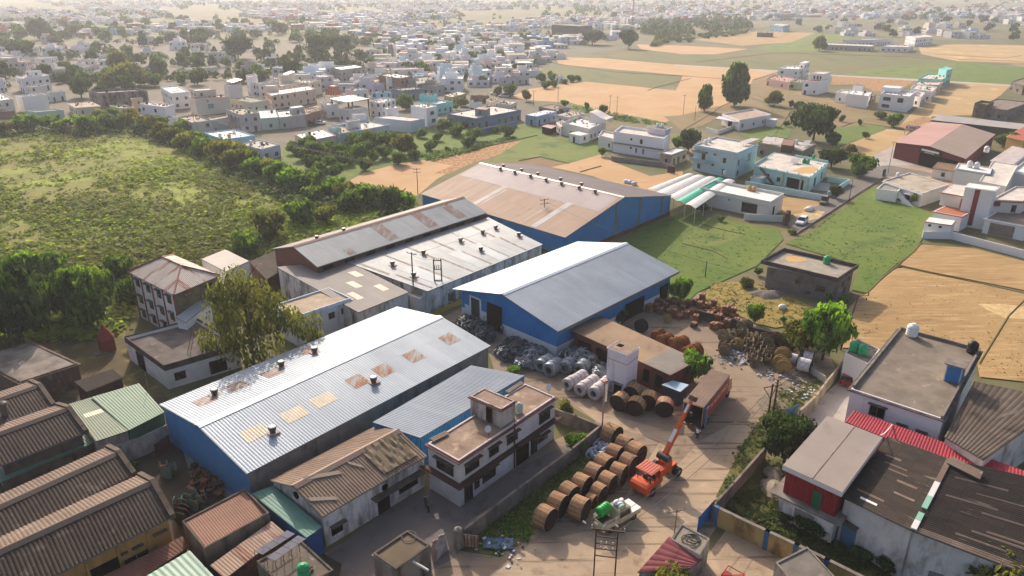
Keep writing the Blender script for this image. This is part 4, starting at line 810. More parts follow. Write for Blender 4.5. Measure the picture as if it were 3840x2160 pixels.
solar('row of four pale solar panels beside the rust-streaked cream roof','t02',(1980,1290),(2228,1132),(1920,1262),4.4,.3,4); solar('row of four pale solar panels over the mossy block with the green tank','t02',(2075,1337),(2310,1168),(2012,1312),4.4,.3,4)
mb = MB(); p = P('t02',2350,1400,3.4)
for i in range(6): mb.box(p.x + rnd.uniform(-.4,.4),p.y + rnd.uniform(-.4,.4),3.36,.2,.2,.2,0,rnd.random())
tag(mb.build('flower_pots',PAINT('5d3a30',.8)),'dark flower pots clustered beside the green tank on the mossy block','pots')
pole('thin post with white mount rising beside the green corrugated roof','t02',1165,250,6.5,0,PAINT('8a7f78',.6),'post',.05)
# ---------------------------------------------------------------- red and white works with sooty roofs
hb = house('white two-storey house with stained cement roof and blue rooftop cabin','D',[((2372,1054),(2466,882),(2141,978),6.0,0,WALL('dcd8da',1),DECK('86796a','6f6457'),dict(par=.06,slab=.35,slabm=CONCD))])
q = quad4('D',(2372,1054),(2466,882),(2141,978),6.0)
facewin(hb,q,3,[(.33,3.4,1.8,1.5)],CONCD,[CONC,DARK,CONCD]); facewin(hb,q,3,[(.62,3.0,1.3,.7),(.83,3.0,1.3,.7)],CONC,[CONC,mat('jali','#6d6864','#4a4644',sc=8,ro=.9),CONC],False)
mb = MB()
for i in (0,1,2):
 a,b = Vector(q[i]),Vector(q[(i + 1) % 4]); d = b - a; n = Vector((-d.y,d.x,0)).normalized() * .25; mb.obox(Vector((a.x,a.y,5.95)) - n * .0,d * .98,n,(0,0,.42))
mb.build('parapet',CONC,hb)
c = P('t21',2040,1410,6.0); mb = MB(); mb.box(c.x,c.y,5.96,2.2,1.8,2.3,0,.87); mb.build('rooftop_cabin',WALL('cfcac4',1),hb); mb = MB(); mb.box(c.x,c.y,8.26,2.7,2.3,.14,0,.87); mb.build('cabin_roof',CONC,hb)
on_wall(hb,c + Vector((-1.1 * .64 + .9 * .76,-1.1 * .76 - .9 * .64,0)),c + Vector((1.1 * .64 + .9 * .76,1.1 * .76 - .9 * .64,0)),.0,1,6.0,8.0,PAINT('2a6fa8',.6),'cabin_door',.02,.05)
on_wall(hb,c + Vector((-1.1 * .64 - .9 * .76,-1.1 * .76 + .9 * .64,0)),c + Vector((-1.1 * .64 + .9 * .76,-1.1 * .76 - .9 * .64,0)),.08,.92,6.0,8.1,PAINT('2a6fa8',.6),'cabin_wall',.02,.05)
tank('white','t21',1725,1085,6.0,'big white tank on the far corner of the stained cement roof',1.35); tank('black','t21',2180,1210,6.0,'black tank on the edge of the stained cement roof',1.2)
hb = house('low white annex with tank platform beside the stained cement roof','t21',[((1405,1300),(1490,1185),(1225,1215),4.6,0,WALL('cfc9c4',1),CONC,dict(par=.1))],'annex_house')
tank('green','t21',1290,1200,4.55,'green tank beside its twin on the low white annex, touching the pole',1.1); tank('green','t21',1355,1225,4.55,'bright green twin tank on the low white annex facing the reels',1.1)
# red-walled building
q = quad4('t22',(1205,822),(1510,405),(755,615),6.6); hb = thing('works_building','crimson-walled building with flat grey roof, white fascia and green door','building',(q[0].x,q[0].y,0))
iq = inset(q,.35); mb = MB(); mb.prism(q,6.1,6.6); mb.build('fascia',PAINT('d6d0cc',.6),hb); mb = MB(); mb.prism(inset(q,.02),6.602,6.64); mb.build('roof',GREYR,hb)
mb = MB(); m0,m1 = (q[0] + q[3]) / 2,(q[1] + q[2]) / 2; mb.obox(Vector((m0.x,m0.y,6.64)),m1 - m0,(.12,.05,0),(0,0,.05)); mb.build('roof_seam',RUSTM,hb)
mb = MB()
for i in range(4): uvwall(mb,iq[i],iq[(i + 1) % 4],3.3,6.1)
mb.build('upper_wall',REDB,hb,recalc=False); block(hb,[Vector((p.x,p.y,0)) for p in inset(q,.2)],0,3.1,WALL('d3cfd0',2),CONC,par=.0,part='wall')
mb = MB(); mb.prism(inset(q,-.55),3.1,3.28); mb.build('balcony_ledge',CONC,hb)
on_wall(hb,iq[3],iq[0],.56,.72,3.3,5.3,PAINT('1d5a3a',.6),'door',.03,.06); on_wall(hb,inset(q,.2)[3],inset(q,.2)[0],.3,.66,.6,2.3,mat('shutter_grey','#8d8580','#7d7570',sc=1,ro=.8),'shutter',.02,.05)
# sooty sheds
def soot(label,v,A,B,C,D,zl,zh,m,wm=None,**k):
 s = Plane('factory_shed',label,v,A,B,C,D,zl,zh,m,.36,.06,**k)
 if wm: s.walls(wm,.25)
 return s
WHG = mat('grimy_white_wall','#cfcbc9','#bfbab6',sc=.4,ro=.93,stain=[('#4b4540',.52,.74,.35,(1,1,.6)),('#8d8378',.55,.8,.9,(1,1,.3))])
s8 = soot('sooty black corrugated shed beside the crimson-walled building','t22',(1212,858),(1545,395),(2018,565),(1732,1108),5.2,6.0,ASBD,WHG)
for k,v0,v1 in ((.15,.1,.5),(.55,.3,.6),(.62,.2,.55),(.45,.5,.8),(.3,.55,.85),(.72,.15,.4)): s8.patch(0,k,k + .022,v0,v1,ASBL,'replaced_sheet')
s8.patch(0,.08,.1,.2,.45,SKYW,'white_strip')
s9 = soot('sooty black corrugated shed with grimy white gable, cut by the picture corner','t22',(2700,1478),(3050,800),(2018,565),(1732,1108),4.9,6.02,ASBD,WHG)
c = P('t22',1736,1108,5.9); mb = MB(); mb.box(c.x + .35,c.y + .45,0,1.5,.7,5.75,0,-.6); mb.build('pier',WHG,s9.root)
for k,v0,v1 in ((.2,.1,.6),(.24,.1,.5),(.5,.5,.9),(.42,.2,.6),(.62,.3,.7),(.12,.3,.7),(.75,.5,.9)): s9.patch(0,k,k + .02,v0,v1,ASBL,'replaced_sheet')
s9.patch(0,.0,.06,.0,.98,ASBL,'paler_sheet')
a,b = P('t22',1740,1100,6.05),P('t22',2018,560,6.05); tmb = MB(); d = (b - a); n = Vector((d.y,-d.x,0)).normalized() * .5
for u0,u1,mi in ((0,.1,0),(.1,.2,1),(.26,.42,1),(.42,.62,0),(.62,.97,2)):
 tmb.obox(a + d * u0 - n * .5,d * (u1 - u0),n,(0,0,.16),mi)
t_ = tmb.build('ridge_cover',[PAINT('d0cbc7',.6),PAINT('7fae97',.6),ASBL]); tag(t_,'patched ridge strip in white and green sheet between the two sooty roofs','ridge cover')
Plane('ridge_sheet','tilted pale corrugated sheet at the far end of the patched ridge strip','t22',(2245,720),(2268,660),(2030,545),(1995,595),6.15,6.35,ASBL,.3,.04)
s10 = soot('weathered striped corrugated shed behind the red canopy','t22',(2270,575),(1975,400),(2200,-20),(2900,130),5.2,5.6,mat('streaky_asbestos_roof','#6a5c50','#54483e',sc=.3,ro=.92,sheet=(1.0,2.0,.25,.03),stain=[('#a3988a',.60,.7,.4,(3,.3,1),'uv'),('#2e2722',.54,.7,.3,(1,1,1))]),WHG)
Plane('red_canopy','long crimson corrugated canopy between the stained cement house and sooty sheds','t22',(1225,285),(2700,880),(2700,700),(1292,198),3.9,4.3,mat('crimson_sheet','#a8323f','#962b38',sc=.3,ro=.7,sheet=(1.0,5,.06,.015)),.33,.05).walls(PAINT('7a2a30',.8),.2)
mb = MB(); p = P('t22',1580,305,4.4); q2 = P('t22',1490,390,6.7); mb.wire(p,q2,.3,.07); tag(mb.build('cable_duct',PAINT('d8d2c8',.7)),'pale flexible duct looping over the crimson canopy','duct')
hb = [o for o in scn.objects if o.get('label','').startswith('sooty black corrugated shed beside')][0]
w8 = s8.w; on_wall(hb,w8[3],w8[0],.72,.95,.05,2.6,PAINT('3f6f94',.7),'blue_shutter',.03,.06); on_wall(hb,w8[3],w8[0],.70,.97,2.7,2.85,CONCD,'sunshade',.02,.7)
h9 = s9.root; w9 = s9.w; on_wall(h9,w9[3],w9[0],.2,.32,.3,2.2,mat('jali2','#8a8583','#6d6866',sc=6,ro=.9),'grille_window',.03,.05)
# walls round the plot
WYEL = mat('stained_yellow_wall','#b39a68','#9a8050',sc=.5,ro=.93,stain=[('#5a4a35',.5,.7,.5,(1,1,.4))])
BRB = PAINT('35608c',.7); piers_m['yellow_wall'] = BRB
t = wall_run('stained yellow compound wall with blue piers in front of the sooty sheds',PL('t22',[(262,932),(640,1112),(860,1215),(1090,1325),(1500,1530)],2.2),2.2,.25,WYEL,'yellow_wall','wall',7.0,CONC)
piers_m['roadside_wall'] = WALLST
wall_run('plastered roadside wall running up to the yellow compound wall',PL('t22',[(628,470),(385,745),(235,905),(262,932)],1.9),1.9,.26,WALLST,'roadside_wall')
wall_run('pale stained wall between the reel yard and the white annex',PL('t21',[(1215,1270),(1070,1449)],1.8) + PL('t22',[(1010,85),(890,195)],1.8),1.8,.24,mat('pale_stained_wall','#b3a68e','#988b76',sc=.5,ro=.93,stain=[('#5a4d42',.54,.74,.5,(1,1,.4))]))
p = P('t22',105,1125); p2 = P('t22',230,985); t = thing('gate','bright blue sheet gate at the end of the yellow wall','gate',p); mb = MB(); mb.obox(p,p2 - p,(.05,.04,0),(0,0,2.0)); mb.build('gate_leaf',PAINT('2f6fae',.6),t)
p = P('t22',770,275); p2 = P('t22',865,235); t = thing('gate','blue cross-braced metal gate by the rubble','gate',p); mb = MB(); mb.obox(p,p2 - p,(.05,.04,0),(0,0,1.7)); mb.build('gate_leaf',PAINT('5f8fae',.6),t)
d = p2 - p; mb = MB(); nn = Vector((d.y,-d.x,0)).normalized() * .06
for a,b in ((0,0),(1,1)): mb.cyl(p + nn + Vector((0,0,.05 + 1.6 * a)),p + d + nn + Vector((0,0,1.65 - 1.6 * a)),.04,n=5)
mb.build('gate_brace',PAINT('3f6a86',.6),t)
p = P('t22',715,270); p2 = P('t22',770,275); t = thing('gate','rusty ribbed sheet gate next to the cross-braced blue one','gate',p); mb = MB(); mb.obox(p,p2 - p,(.05,.04,0),(0,0,1.7)); mb.build('gate_leaf',RUSTP,t)
hb = house('small mossy-roofed gatehouse with black cable loops, joined to a pink ribbed roof','t22',[((130,1290),(205,1165),(-90,1170),3.0,0,WALL('bdb2a6',2),DECK('8d8272','766b5c'),dict(par=.12,coping=CONC))],'gatehouse','hut')
mb = MB(); c = P('t22',75,1180,2.95)
for k in range(3): mb.torus(c + Vector((.25 * k - .3,.1 * k,.06 + .03 * k)),(.1 * k,.05,1),.75 - .1 * k,.05,22,6)
tag(mb.build('cable_loops',PAINT('2e2a28',.6)),'loops of black cable lying on the mossy gatehouse roof','cable')
PINKS = mat('pink_ribbed_sheet','#8c4a4c','#7d3f42',sc=.4,ro=.8,sheet=(1.0,5,.06,.015))
Plane('pink_shed','pink-red ribbed roof running down from the gatehouse','t22',(55,1395),(150,1325),(-100,1150),(-340,1420),2.4,3.0,PINKS,.3,.05).walls(WALL('a89a8c',2),.2)
t = thing('trolley','bright red tubular metal frame standing in the yard by the yellow wall','trolley',P('t22',370,1430)); mb = MB(); c = [P('t22',x,y,z) for x,y,z in ((290,1445,1.2),(470,1440,1.2),(345,1370,1.2),(300,1440,.1),(460,1445,.1))]
for a,b in ((0,1),(0,2),(2,1),(0,3),(1,4)): mb.cyl(c[a],c[b],.05,n=6)
mb.build('tubes',PAINT('b5332c',.6),t); mb = MB(); c = P('t22',330,1449,.1); mb.box(c.x,c.y,.02,.9,.6,.3,0,.8); mb.build('box',PAINT('8a2a26',.7),t)
house('grey-roofed shed corner peeping in by the yellow wall','t22',[((1000,1700),(1250,1560),(700,1345),3.2,0,WALL('9d9186',2),DECK('7d756c','6a625a'),dict(par=.12,coping=CONC))],'shed','shed')
# ---------------------------------------------------------------- grey block house in the field
GB = mat('grey_block_wall','#7a706c','#665d5a',sc=.5,ro=.95,stain=[('#453d3a',.55,.8,.6,(1,1,.4))],bump=.15)
hb = house('bare grey block house with projecting parapet and green tank in the field','t21',[((1175,672),(1290,585),(640,565),4.2,0,GB,DECK('a3988a','857a6e'),dict(par=.02,explicit=[(0,[(.35,2.3,1.0,1.0),(.75,2.5,1.0,1.0),(.55,.7,1.0,1.2)]),(3,[(.47,2.1,1.0,.8),(.78,1.6,1.6,1.0),(.62,.6,.9,.7)])],sh=False))])
q = quad4('t21',(1175,650),(1330,546),(592,512),4.9); mb = MB(); iq = inset(q,.2)
for i in range(4):
 j = (i + 1) % 4
 for p_,r_ in ((q,0),(iq,1)): mb.face([(p_[i][0],p_[i][1],4.15),(p_[j][0],p_[j][1],4.15),(p_[j][0],p_[j][1],4.9),(p_[i][0],p_[i][1],4.9)])
 mb.face([(q[i][0],q[i][1],4.9),(q[j][0],q[j][1],4.9),(iq[j].x,iq[j].y,4.9),(iq[i].x,iq[i].y,4.9)]); mb.face([(q[i][0],q[i][1],4.15),(q[j][0],q[j][1],4.15),(iq[j].x,iq[j].y,4.15),(iq[i].x,iq[i].y,4.15)])
mb.build('parapet',mat('dark_parapet','#564d47','#463e39',sc=.8,ro=.95),hb,recalc=False); mb = MB(); mb.prism(iq,4.15,4.24); mb.build('roof',DECK('a69a8c','8a7f72'),hb)
tank('green','t21',1085,540,4.25,'green tank standing on the bare grey block house',1.1)
gp = PL('t21',[(770,500),(800,480),(860,485),(930,505),(935,520),(890,530),(800,525)],4.25); o = sheet_poly('drying_grain',gp,4.262,mat('grain','#c9a36a','#bb935a',sc=2,ro=.97),'thing','round patch of golden grain drying on the grey block house roof','grain')
t = thing('staircase','cantilevered red-brown stair treads on the grey block wall','stairs',P('t21',700,720)); a,b = P('t21',590,705,.5),P('t21',870,605,3.6); mb = MB()
for k in range(11):
 if 4 < k < 8: continue
 p = a.lerp(b,k / 10); mb.box(p.x,p.y,p.z,.9,.35,.12,0,-1.05)
mb.build('treads',PAINT('7d4a44',.8),t)
p = P('t21',640,780); mb = MB(); N_ = 24
for i in range(N_):
 for j in range(6):
  def hp(i,j): r = j / 6; an = 2 * math.pi * i / N_; rr = r * (2.6 + .5 * math.sin(3 * an)); return p + Vector((rr * math.cos(an) * 1.3,rr * math.sin(an) * .8,.9 * (1 - r * r) + .06 * mnoise.noise(Vector((rr,an,2)))))
  mb.face([hp(i,j),hp(i + 1,j),hp(i + 1,j + 1),hp(i,j + 1)])
tag(mb.build('gravel_heap',mat('gravel_grey','#857b72','#6d645c',sc=3,ro=.97,bump=.6),smooth=True),'low heap of grey gravel in front of the bare block house','gravel heap')
# two gravel heaps by the crimson building
for x,y,s_,lb in ((690,800,.9,'sandy grey gravel heap by the crimson-walled building, sunlit'),(690,690,.7,'low sand heap in the shade of the crimson-walled building')):
 p = P('t22',x,y); mb = MB()
 for i in range(N_):
  for j in range(5):
   def hp(i,j): r = j / 5; an = 2 * math.pi * i / N_; rr = r * s_ * (2.0 + .3 * math.sin(2 * an + x)); return p + Vector((rr * math.cos(an),rr * math.sin(an) * 1.2,s_ * (1 - r) + .04 * mnoise.noise(Vector((rr,an,5)))))
   mb.face([hp(i,j),hp(i + 1,j),hp(i + 1,j + 1),hp(i,j + 1)])
 tag(mb.build('gravel_heap',mat('sand_grey','#9a8e80','#847868',sc=3,ro=.97,bump=.6),smooth=True),lb,'gravel heap')
# ---------------------------------------------------------------- houses along the lane, upper right
CRM = WALL('d9d2c6',0); LBLU = WALL('b4ccd0',1); MINT = WALL('a9cfc8',0); WHC = WALL('e8e4e1',0); WHD = WALL('ddd7d2',1); PNK = WALL('c9a79a',0); ORD = PAINT('a8603e',.8)
hb = house('long cream single-storey house with tan water tanks and dark glazed front','fh',[((1330,950),(1530,820),(258,735),4.4,0,CRM,WHITED,dict(par=.7,slab=.0,explicit=[(3,[(.44,2.6,.35,.35)])],sh=False))])
q = quad4('fh',(1330,950),(1530,820),(258,735),4.4); facewin(hb,q,3,[(.73,.5,4.2,2.6)],CRM,[CRM,GLASS,CRM],False,'glazed_front'); facewin(hb,q,0,[(.3,.05,1.6,2.6)],CRM,[CRM,DARK,CRM],False,'doorway')
mb = MB(); oq = inset(q,-.25); mb.prism(oq,3.45,3.6); mb.build('cornice',CRM,hb)
tank('tan','fh',1000,780,3.7,'tan tank beside its twin on the long cream house, standing west of it',.95); tank('tan','fh',1070,795,3.7,'tan twin tank on the long cream house, next to the parapet corner',.95)
wall_run('cream boundary wall below the long cream house with the glazed front',PL('fh',[(940,1130),(1510,1160)],1.6),1.6,.2,CRM)
t = thing('gate_pillar','red brick gate pillars with bare branches by the cream house','pillar',P('fh',1540,1280)); mb = MB(); p = P('fh',1540,1300); mb.box(p.x,p.y,0,.9,.9,2.9); p = P('fh',1580,1240); mb.box(p.x,p.y,0,.8,.8,2.5); mb.build('pillar_shaft',BRICK,t)
hb = house('tall light blue house with balcony, drain pipes and white roof tanks','fh',[((830,210),(1140,75),(180,90),7.6,0,LBLU,DKW,dict(par=.45,slab=.3,win=0))])
q = quad4('fh',(830,210),(1140,75),(180,90),7.6); facewin(hb,q,3,[(.15,.8,1.0,1.4),(.73,3.9,1.0,1.5),(.5,5.6,.9,.5),(.47,2.4,.9,.5)],LBLU); facewin(hb,q,3,[(.24,3.3,1.1,2.2),(.73,.4,.7,1.8)],LBLU,[WOODBR,WOODBR,LBLU],False,'door'); facewin(hb,q,0,[(.1,3.6,.9,1.6),(.1,.6,.9,1.6),(.6,3.6,1.4,2.0)],LBLU,[WOODBR,GLASS,LBLU])
a,b = q[3],q[0]; dd = Vector((b.x - a.x,b.y - a.y,0)); nn = Vector((dd.y,-dd.x,0)).normalized(); nn = nn if nn.y < 0 else -nn
mb = MB(); mb.obox(Vector((a.x,a.y,3.1)) - dd * .05 + nn * .01,dd * .55,nn * 1.1,(0,0,.15)); mb.obox(Vector((a.x,a.y,3.25)) - dd * .05 + nn * 1.03,dd * .55,nn * .07,(0,0,.7)); mb.build('balcony',WALL('8fa9b4',1),hb)
mb = MB(); mb.obox(Vector((a.x,a.y,5.7)) + dd * .0 + nn * .01,dd * .33,nn * 1.0,(0,0,.5)); mb.build('awning',PAINT('6a7278',.7),hb)
tank('white','fh',345,80,7.2,'white tank on the light blue house, near the parapet corner',1.0); tank('white','fh',405,55,7.2,'white tank second from the parapet corner on the light blue house',1.0); tank('white','fh',632,540,1.2,'white tank raised against the light blue house wall',.9)
hb = house('grey-tan house with brown brick rooftop hut, tank and sloping solar sheet','fh',[((1800,190),(2005,80),(1140,50),4.6,0,WALL('93877a',1),DECK('c4bab0','a89e95'),dict(par=.25,slab=.3,win=1)),((1665,110),(1700,20),(1490,90),6.6,4.3,BRICK,PAINT('7d5a48',.8),dict(par=.05,slab=.1,part='roof_hut'))])
tank('white','fh',1715,80,4.4,'white tank beside the brown brick rooftop hut'); solar('sloping solar sheet at the end of the grey-tan house roof','fh',(1790,110),(1900,100),(1840,30),4.9,.6,2); solar('broad tilted solar sheet on the near end of the grey-tan roof','fh',(1190,30),(1340,50),(1260,-30),5.6,.5,2); solar('wide grey solar sheet at the back of the light blue house roof','fh',(830,60),(960,75),(1040,-10),8.0,.6,3)
hb = house('pale turquoise bungalow with columned verandah, outside stair and green tanks','fh',[((1930,580),(2195,360),(1080,400),4.2,0,MINT,DKW,dict(par=.12,slab=.35,slabm=WALL('8fb9bb',0)))])
q = quad4('fh',(1930,580),(2195,360),(1080,400),4.2); facewin(hb,q,3,[(.47,1.1,1.1,1.2),(.27,1.6,1.0,1.0)],MINT,None,False); facewin(hb,q,3,[(.76,.1,5.2,2.9)],MINT,[MINT,DARK,MINT],False,'verandah'); facewin(hb,q,0,[(.3,.2,2.2,2.7),(.68,.6,1.4,2.2)],MINT,[MINT,DARK,MINT],False,'opening')
a,b = q[3],q[0]; dd = Vector((b.x - a.x,b.y - a.y,0)); nn = Vector((dd.y,-dd.x,0)).normalized(); nn = nn if nn.y < 0 else -nn
for u in (.55,.86,.97): mb = MB(); p = Vector((a.x,a.y,0)) + dd * u + nn * .25; mb.box(p.x,p.y,0,.4,.4,3.85,0,-1); mb.build('column',WALL('b5b09c',0),hb)
mb = MB(); s0 = Vector((a.x,a.y,3.9)) + dd * .14 + nn * .1; s1 = Vector((a.x,a.y,.1)) + dd * .42 + nn * .3; mb.obox(s0,s1 - s0,nn * 1.0,(0,0,.25)); mb.build('outside_stair',mat('brick_stair','#6d4a3f','#84594a',sc=2,ro=.9),hb)
mb = MB(); oq = inset(q,.05)
for i in range(4):
 for k in range(5): p = oq[i].lerp(oq[(i + 1) % 4],k / 5); mb.box(p.x,p.y,4.1,.18,.18,.5)
mb.build('roof_posts',WALL('7fa3a8',0),hb)
mb = MB();
for i in (1,2):
 p,q2 = oq[i],oq[(i + 1) % 4]; d3 = (q2 - p) * (.55 if i == 2 else .6); d3 = Vector((d3.x,d3.y,0)); st = Vector((p.x,p.y,4.0)) if i == 1 else Vector((q2.x,q2.y,4.0)) - d3
 mb.obox(st,d3,Vector((-d3.y,d3.x,0)).normalized() * .2,(0,0,.75))
mb.build('parapet',MINT,hb)
tank('green','fh',1830,370,4.08,'green tank on the turquoise bungalow beside the solar heater',.95); tank('green','fh',1885,380,4.08,'green tank on the turquoise bungalow, standing between the other two',.95); tank('green','fh',1975,300,5.0,'green tank raised on a post at the back of the turquoise bungalow',.85)
solar('solar heater panel tilted on the turquoise bungalow roof','fh',(1610,360),(1750,375),(1650,290),4.5,.7,1)
gp = PL('fh',[(1640,490),(1800,430),(1960,420),(2050,460),(1950,520),(1800,520)],4.1); sheet_poly('drying_grain',gp,4.12,MC['grain'],'thing','golden grain spread to dry on the turquoise bungalow roof','grain')
wall_run('pale blue front wall of the turquoise bungalow along the lane',PL('fh',[(955,640),(1240,690),(1700,770),(2130,850)],1.7),1.7,.22,LBLU); wall_run('pale blue side wall of the turquoise bungalow with garden bed',PL('fh',[(2200,575),(2520,610),(2200,800)],1.5),1.5,.22,WALL('a9c9cc',0))
t = thing('garden_shed','small blue shed under the outside stair of the turquoise bungalow','shed',P('fh',1180,680)); q = quad4('fh',(1190,595),(1260,560),(1030,580),2.3); block(t,q,0,2.3,WALL('9fc4cc',0),PAINT('7d756f',.8),par=.02,slab=.2)
# marquee with green stripe
mk = thing('marquee','long white marquee roof with a bright green stripe beside the cream house','marquee',P('fe',1500,1449))
a,b,c,d = P('fe',920,1400,4.4),P('fe',1640,1700,3.6),P('fe',2240,1280,3.6),P('fe',1510,1175,4.4); RIBM = (0,.17,.18,.40,.42,.62,.78,.80,1.0)
for i in range(len(RIBM) - 1):
 if RIBM[i + 1] - RIBM[i] < .03: continue
 mb = MB()
 for k in range(8):
  def mp(u,w_): e = a.lerp(b,u); f = d.lerp(c,u); return e.lerp(f,w_) + Vector((0,0,.35 * math.sin(math.pi * (u - RIBM[i]) / (RIBM[i + 1] - RIBM[i]))))
  for j in range(4):
   u0 = RIBM[i] + (RIBM[i + 1] - RIBM[i]) * j / 4; u1 = RIBM[i] + (RIBM[i + 1] - RIBM[i]) * (j + 1) / 4; mb.face([mp(u0,k / 8),mp(u1,k / 8),mp(u1,(k + 1) / 8),mp(u0,(k + 1) / 8)])
 mb.build('canvas',mat('green_canvas','#2fae8c',None,ro=.6) if i == 5 else mat('white_canvas','#d9d4d0','#c9c3be',sc=.5,ro=.7),mk,recalc=False)
mb = MB()
for w_ in (0,.2,.4,.6,.8,1):
 for u in (0,.4,.8,1): p = a.lerp(b,u).lerp(d.lerp(c,u),w_); mb.cyl((p.x,p.y,0),p,.06,n=6)
mb.build('poles',PAINT('d5d0ca',.5),mk)
# long white two-storey house above it
hb = house('long two-storey white house with grey plinth, stair tower and twin white tanks','fe',[((1165,640),(1260,545),(408,535),6.8,0,WALL('eeeaec',0),DKW,dict(par=.75,slab=.0)),((1285,885),(1512,800),(1110,855),3.7,0,WALL('a3968a',1),WHITED,dict(par=.25,slab=.5,slabm=CONC,win=1)),((1185,505),(1272,470),(925,465),8.2,6.1,WALL('cfc9cd',0),CONC,dict(par=.05,slab=.35,part='stair_tower'))])
q = quad4('fe',(1165,640),(1260,545),(408,535),6.8); facewin(hb,q,3,[(.37,4.7,.7,.7),(.57,4.0,.9,1.5),(.37,1.9,.7,.7),(.48,.9,.5,1.6),(.62,.8,.5,1.7)],WHC,None,False)
a,b = q[3],q[0]; dd = Vector((b.x - a.x,b.y - a.y,0)); nn = Vector((dd.y,-dd.x,0)).normalized(); nn = nn if nn.y < 0 else -nn
mb = MB(); mb.obox(Vector((a.x,a.y,3.1)) - dd * .02 + nn * .01,dd * 1.04,nn * .8,(0,0,.28)); mb.build('ledge',CONC,hb)
wall_run('grey plastered plinth wall in front of the long two-storey white house',PL('fe',[(375,905),(1150,1000),(1330,1060)],1.5),1.5,.25,mat('grey_render','#8d827c','#7d736d',sc=.4,ro=.93))
p = P('fe',1215,1150); p2 = P('fe',1330,1165); t = thing('gate','dark red sheet gate in the grey plinth wall','gate',p); mb = MB(); mb.obox(p,p2 - p,(0,-.06,0),(0,0,1.8)); mb.build('gate_leaf',PAINT('5d2a26',.8),t)
tank('white','fe',1075,465,8.2,'white tank on the stair tower of the long two-storey house, beside the brick edge',.95); tank('white','fe',1140,475,8.2,'second white tank on the stair tower of the long two-storey house',.95)
house('white wing with green-topped terrace and red-brown windows on the long white house','fe',[((395,640),(450,560),(180,590),4.2,0,WHD,DKW,dict(par=.6,slab=.3,win=1))],'wing')
# white bungalow by the field
hb = house('white bungalow with broad porch roof and red-brown terrace tiles','t20',[((432,905),(668,862),(300,858),4.2,0,WHC,DECK('b39a8a','9d8576'),dict(par=.55,slab=.2,explicit=[(0,[(.1,1.0,1.1,1.5),(.45,1.2,.9,1.1),(.75,1.3,.8,1.1)])],sh=False)),((415,922),(440,905),(248,892),3.2,2.95,WHC,PAINT('cfc6c8',.5),dict(par=.0,part='porch_roof')),((700,905),(715,895),(630,895),3.0,0,WHC,WHITED,dict(par=.05,slab=.3))])
q = quad4('t20',(432,905),(668,862),(300,858),4.2); facewin(hb,q,3,[(.5,.2,3.5,2.5)],WHC,[WHC,DARK,WHC],False,'porch_opening')
wall_run('white garden wall of the bungalow with the broad porch',PL('t20',[(180,960),(270,985),(410,935)],1.5),1.5,.22,WHC)
# red shed with sign board
q = quad4('fg',(1700,468),(2150,95),(620,215),5.2); sh = thing('warehouse','maroon sheet shed with wide dusty pink roof and sign board over the bay','warehouse',(q[0].x,q[0].y,0))
a,b,c,d = q; mb = MB(); ra,rb = (a + d) / 2 + Vector((0,0,1.2)),(b + c) / 2 + Vector((0,0,1.2)); corr(mb,a,b,rb,ra,.5,.04); corr(mb,d,c,rb,ra,.5,.04,1); mb.build('roof',[mat('dusty_mauve_roof','#a08a7e','#95806f',sc=.08,ro=.6,sheet=(1.05,12,.04,.01)),PINKR],sh,recalc=False)  # ridge shading painted in: mauve slope darker, the other a brighter pink
iq = inset(q,.4); mb = MB(); uvwall(mb,iq[3],iq[0],0,5.15,5.15,0,((iq[3].x + iq[0].x) / 2,(iq[3].y + iq[0].y) / 2,6.25)); uvwall(mb,iq[0],iq[1],0,5.15); uvwall(mb,iq[1],iq[2],0,5.15,5.15,0,((iq[1].x + iq[2].x) / 2,(iq[1].y + iq[2].y) / 2,6.25)); uvwall(mb,iq[2],iq[3],0,5.15); mb.build('wall',MAROON,sh,recalc=False)
on_wall(sh,iq[3],iq[0],.39,.98,.05,3.9,DARK,'bay_opening',.03,.06); on_wall(sh,iq[3],iq[0],.38,.70,4.0,5.5,PAINT('2a2320',.7),'sign_board',.03,.3)
on_wall(sh,iq[3],iq[0],.41,.66,4.7,5.25,PAINT('cfd2cf',.6),'sign_lettering_panel',.34,.03); on_wall(sh,iq[3],iq[0],.46,.60,4.25,4.5,PAINT('b9b38f',.6),'sign_strip',.34,.03)
Plane('canopy','salmon pink canopy roof joined to the maroon sheet shed','fg',(1215,402),(1690,470),(1865,365),(1345,322),3.5,3.9,mat('salmon_sheet','#c08a80','#b37d73',sc=.2,ro=.55),.5,.03).walls(PAINT('3a3230',.8),.2)
g3 = Plane('grey_shed','long open grey-roofed shed behind the maroon sheet shed','t20',(1868,905),(2620,985),(2620,940),(1945,865),4.2,4.6,mat('pale_grey_roof','#aaa19c','#9b928d',sc=.2,ro=.6,sheet=(1.05,6,.06,.02)),.5,.04); g3.walls(PAINT('3f3834',.85),.4)
t = thing('hoarding','white hoarding with red lettering standing behind the maroon shed','hoarding',P('ff',2230,1260)); mb = MB(); a,b = P('ff',2230,1150,2.0),P('ff',2450,1165,2.0); mb.obox(a,b - a,(0,.12,0),(0,0,1.6)); mb.build('board',PAINT('d5d2d0',.6),t); mb = MB()
for u0,u1 in ((.05,.13),(.3,.42),(.45,.55),(.58,.7)): mb.obox(a + (b - a) * u0 + Vector((0,-.02,.55)),(b - a) * (u1 - u0),(0,.015,0),(0,0,.5))
mb.build('red_lettering',PAINT('b5303a',.6),t); mb = MB()
for u in (.02,.5,.98): p = a.lerp(b,u) + Vector((0,.1,0)); mb.cyl((p.x,p.y,0),p,.06,n=6)
mb.build('posts',IRON,t)
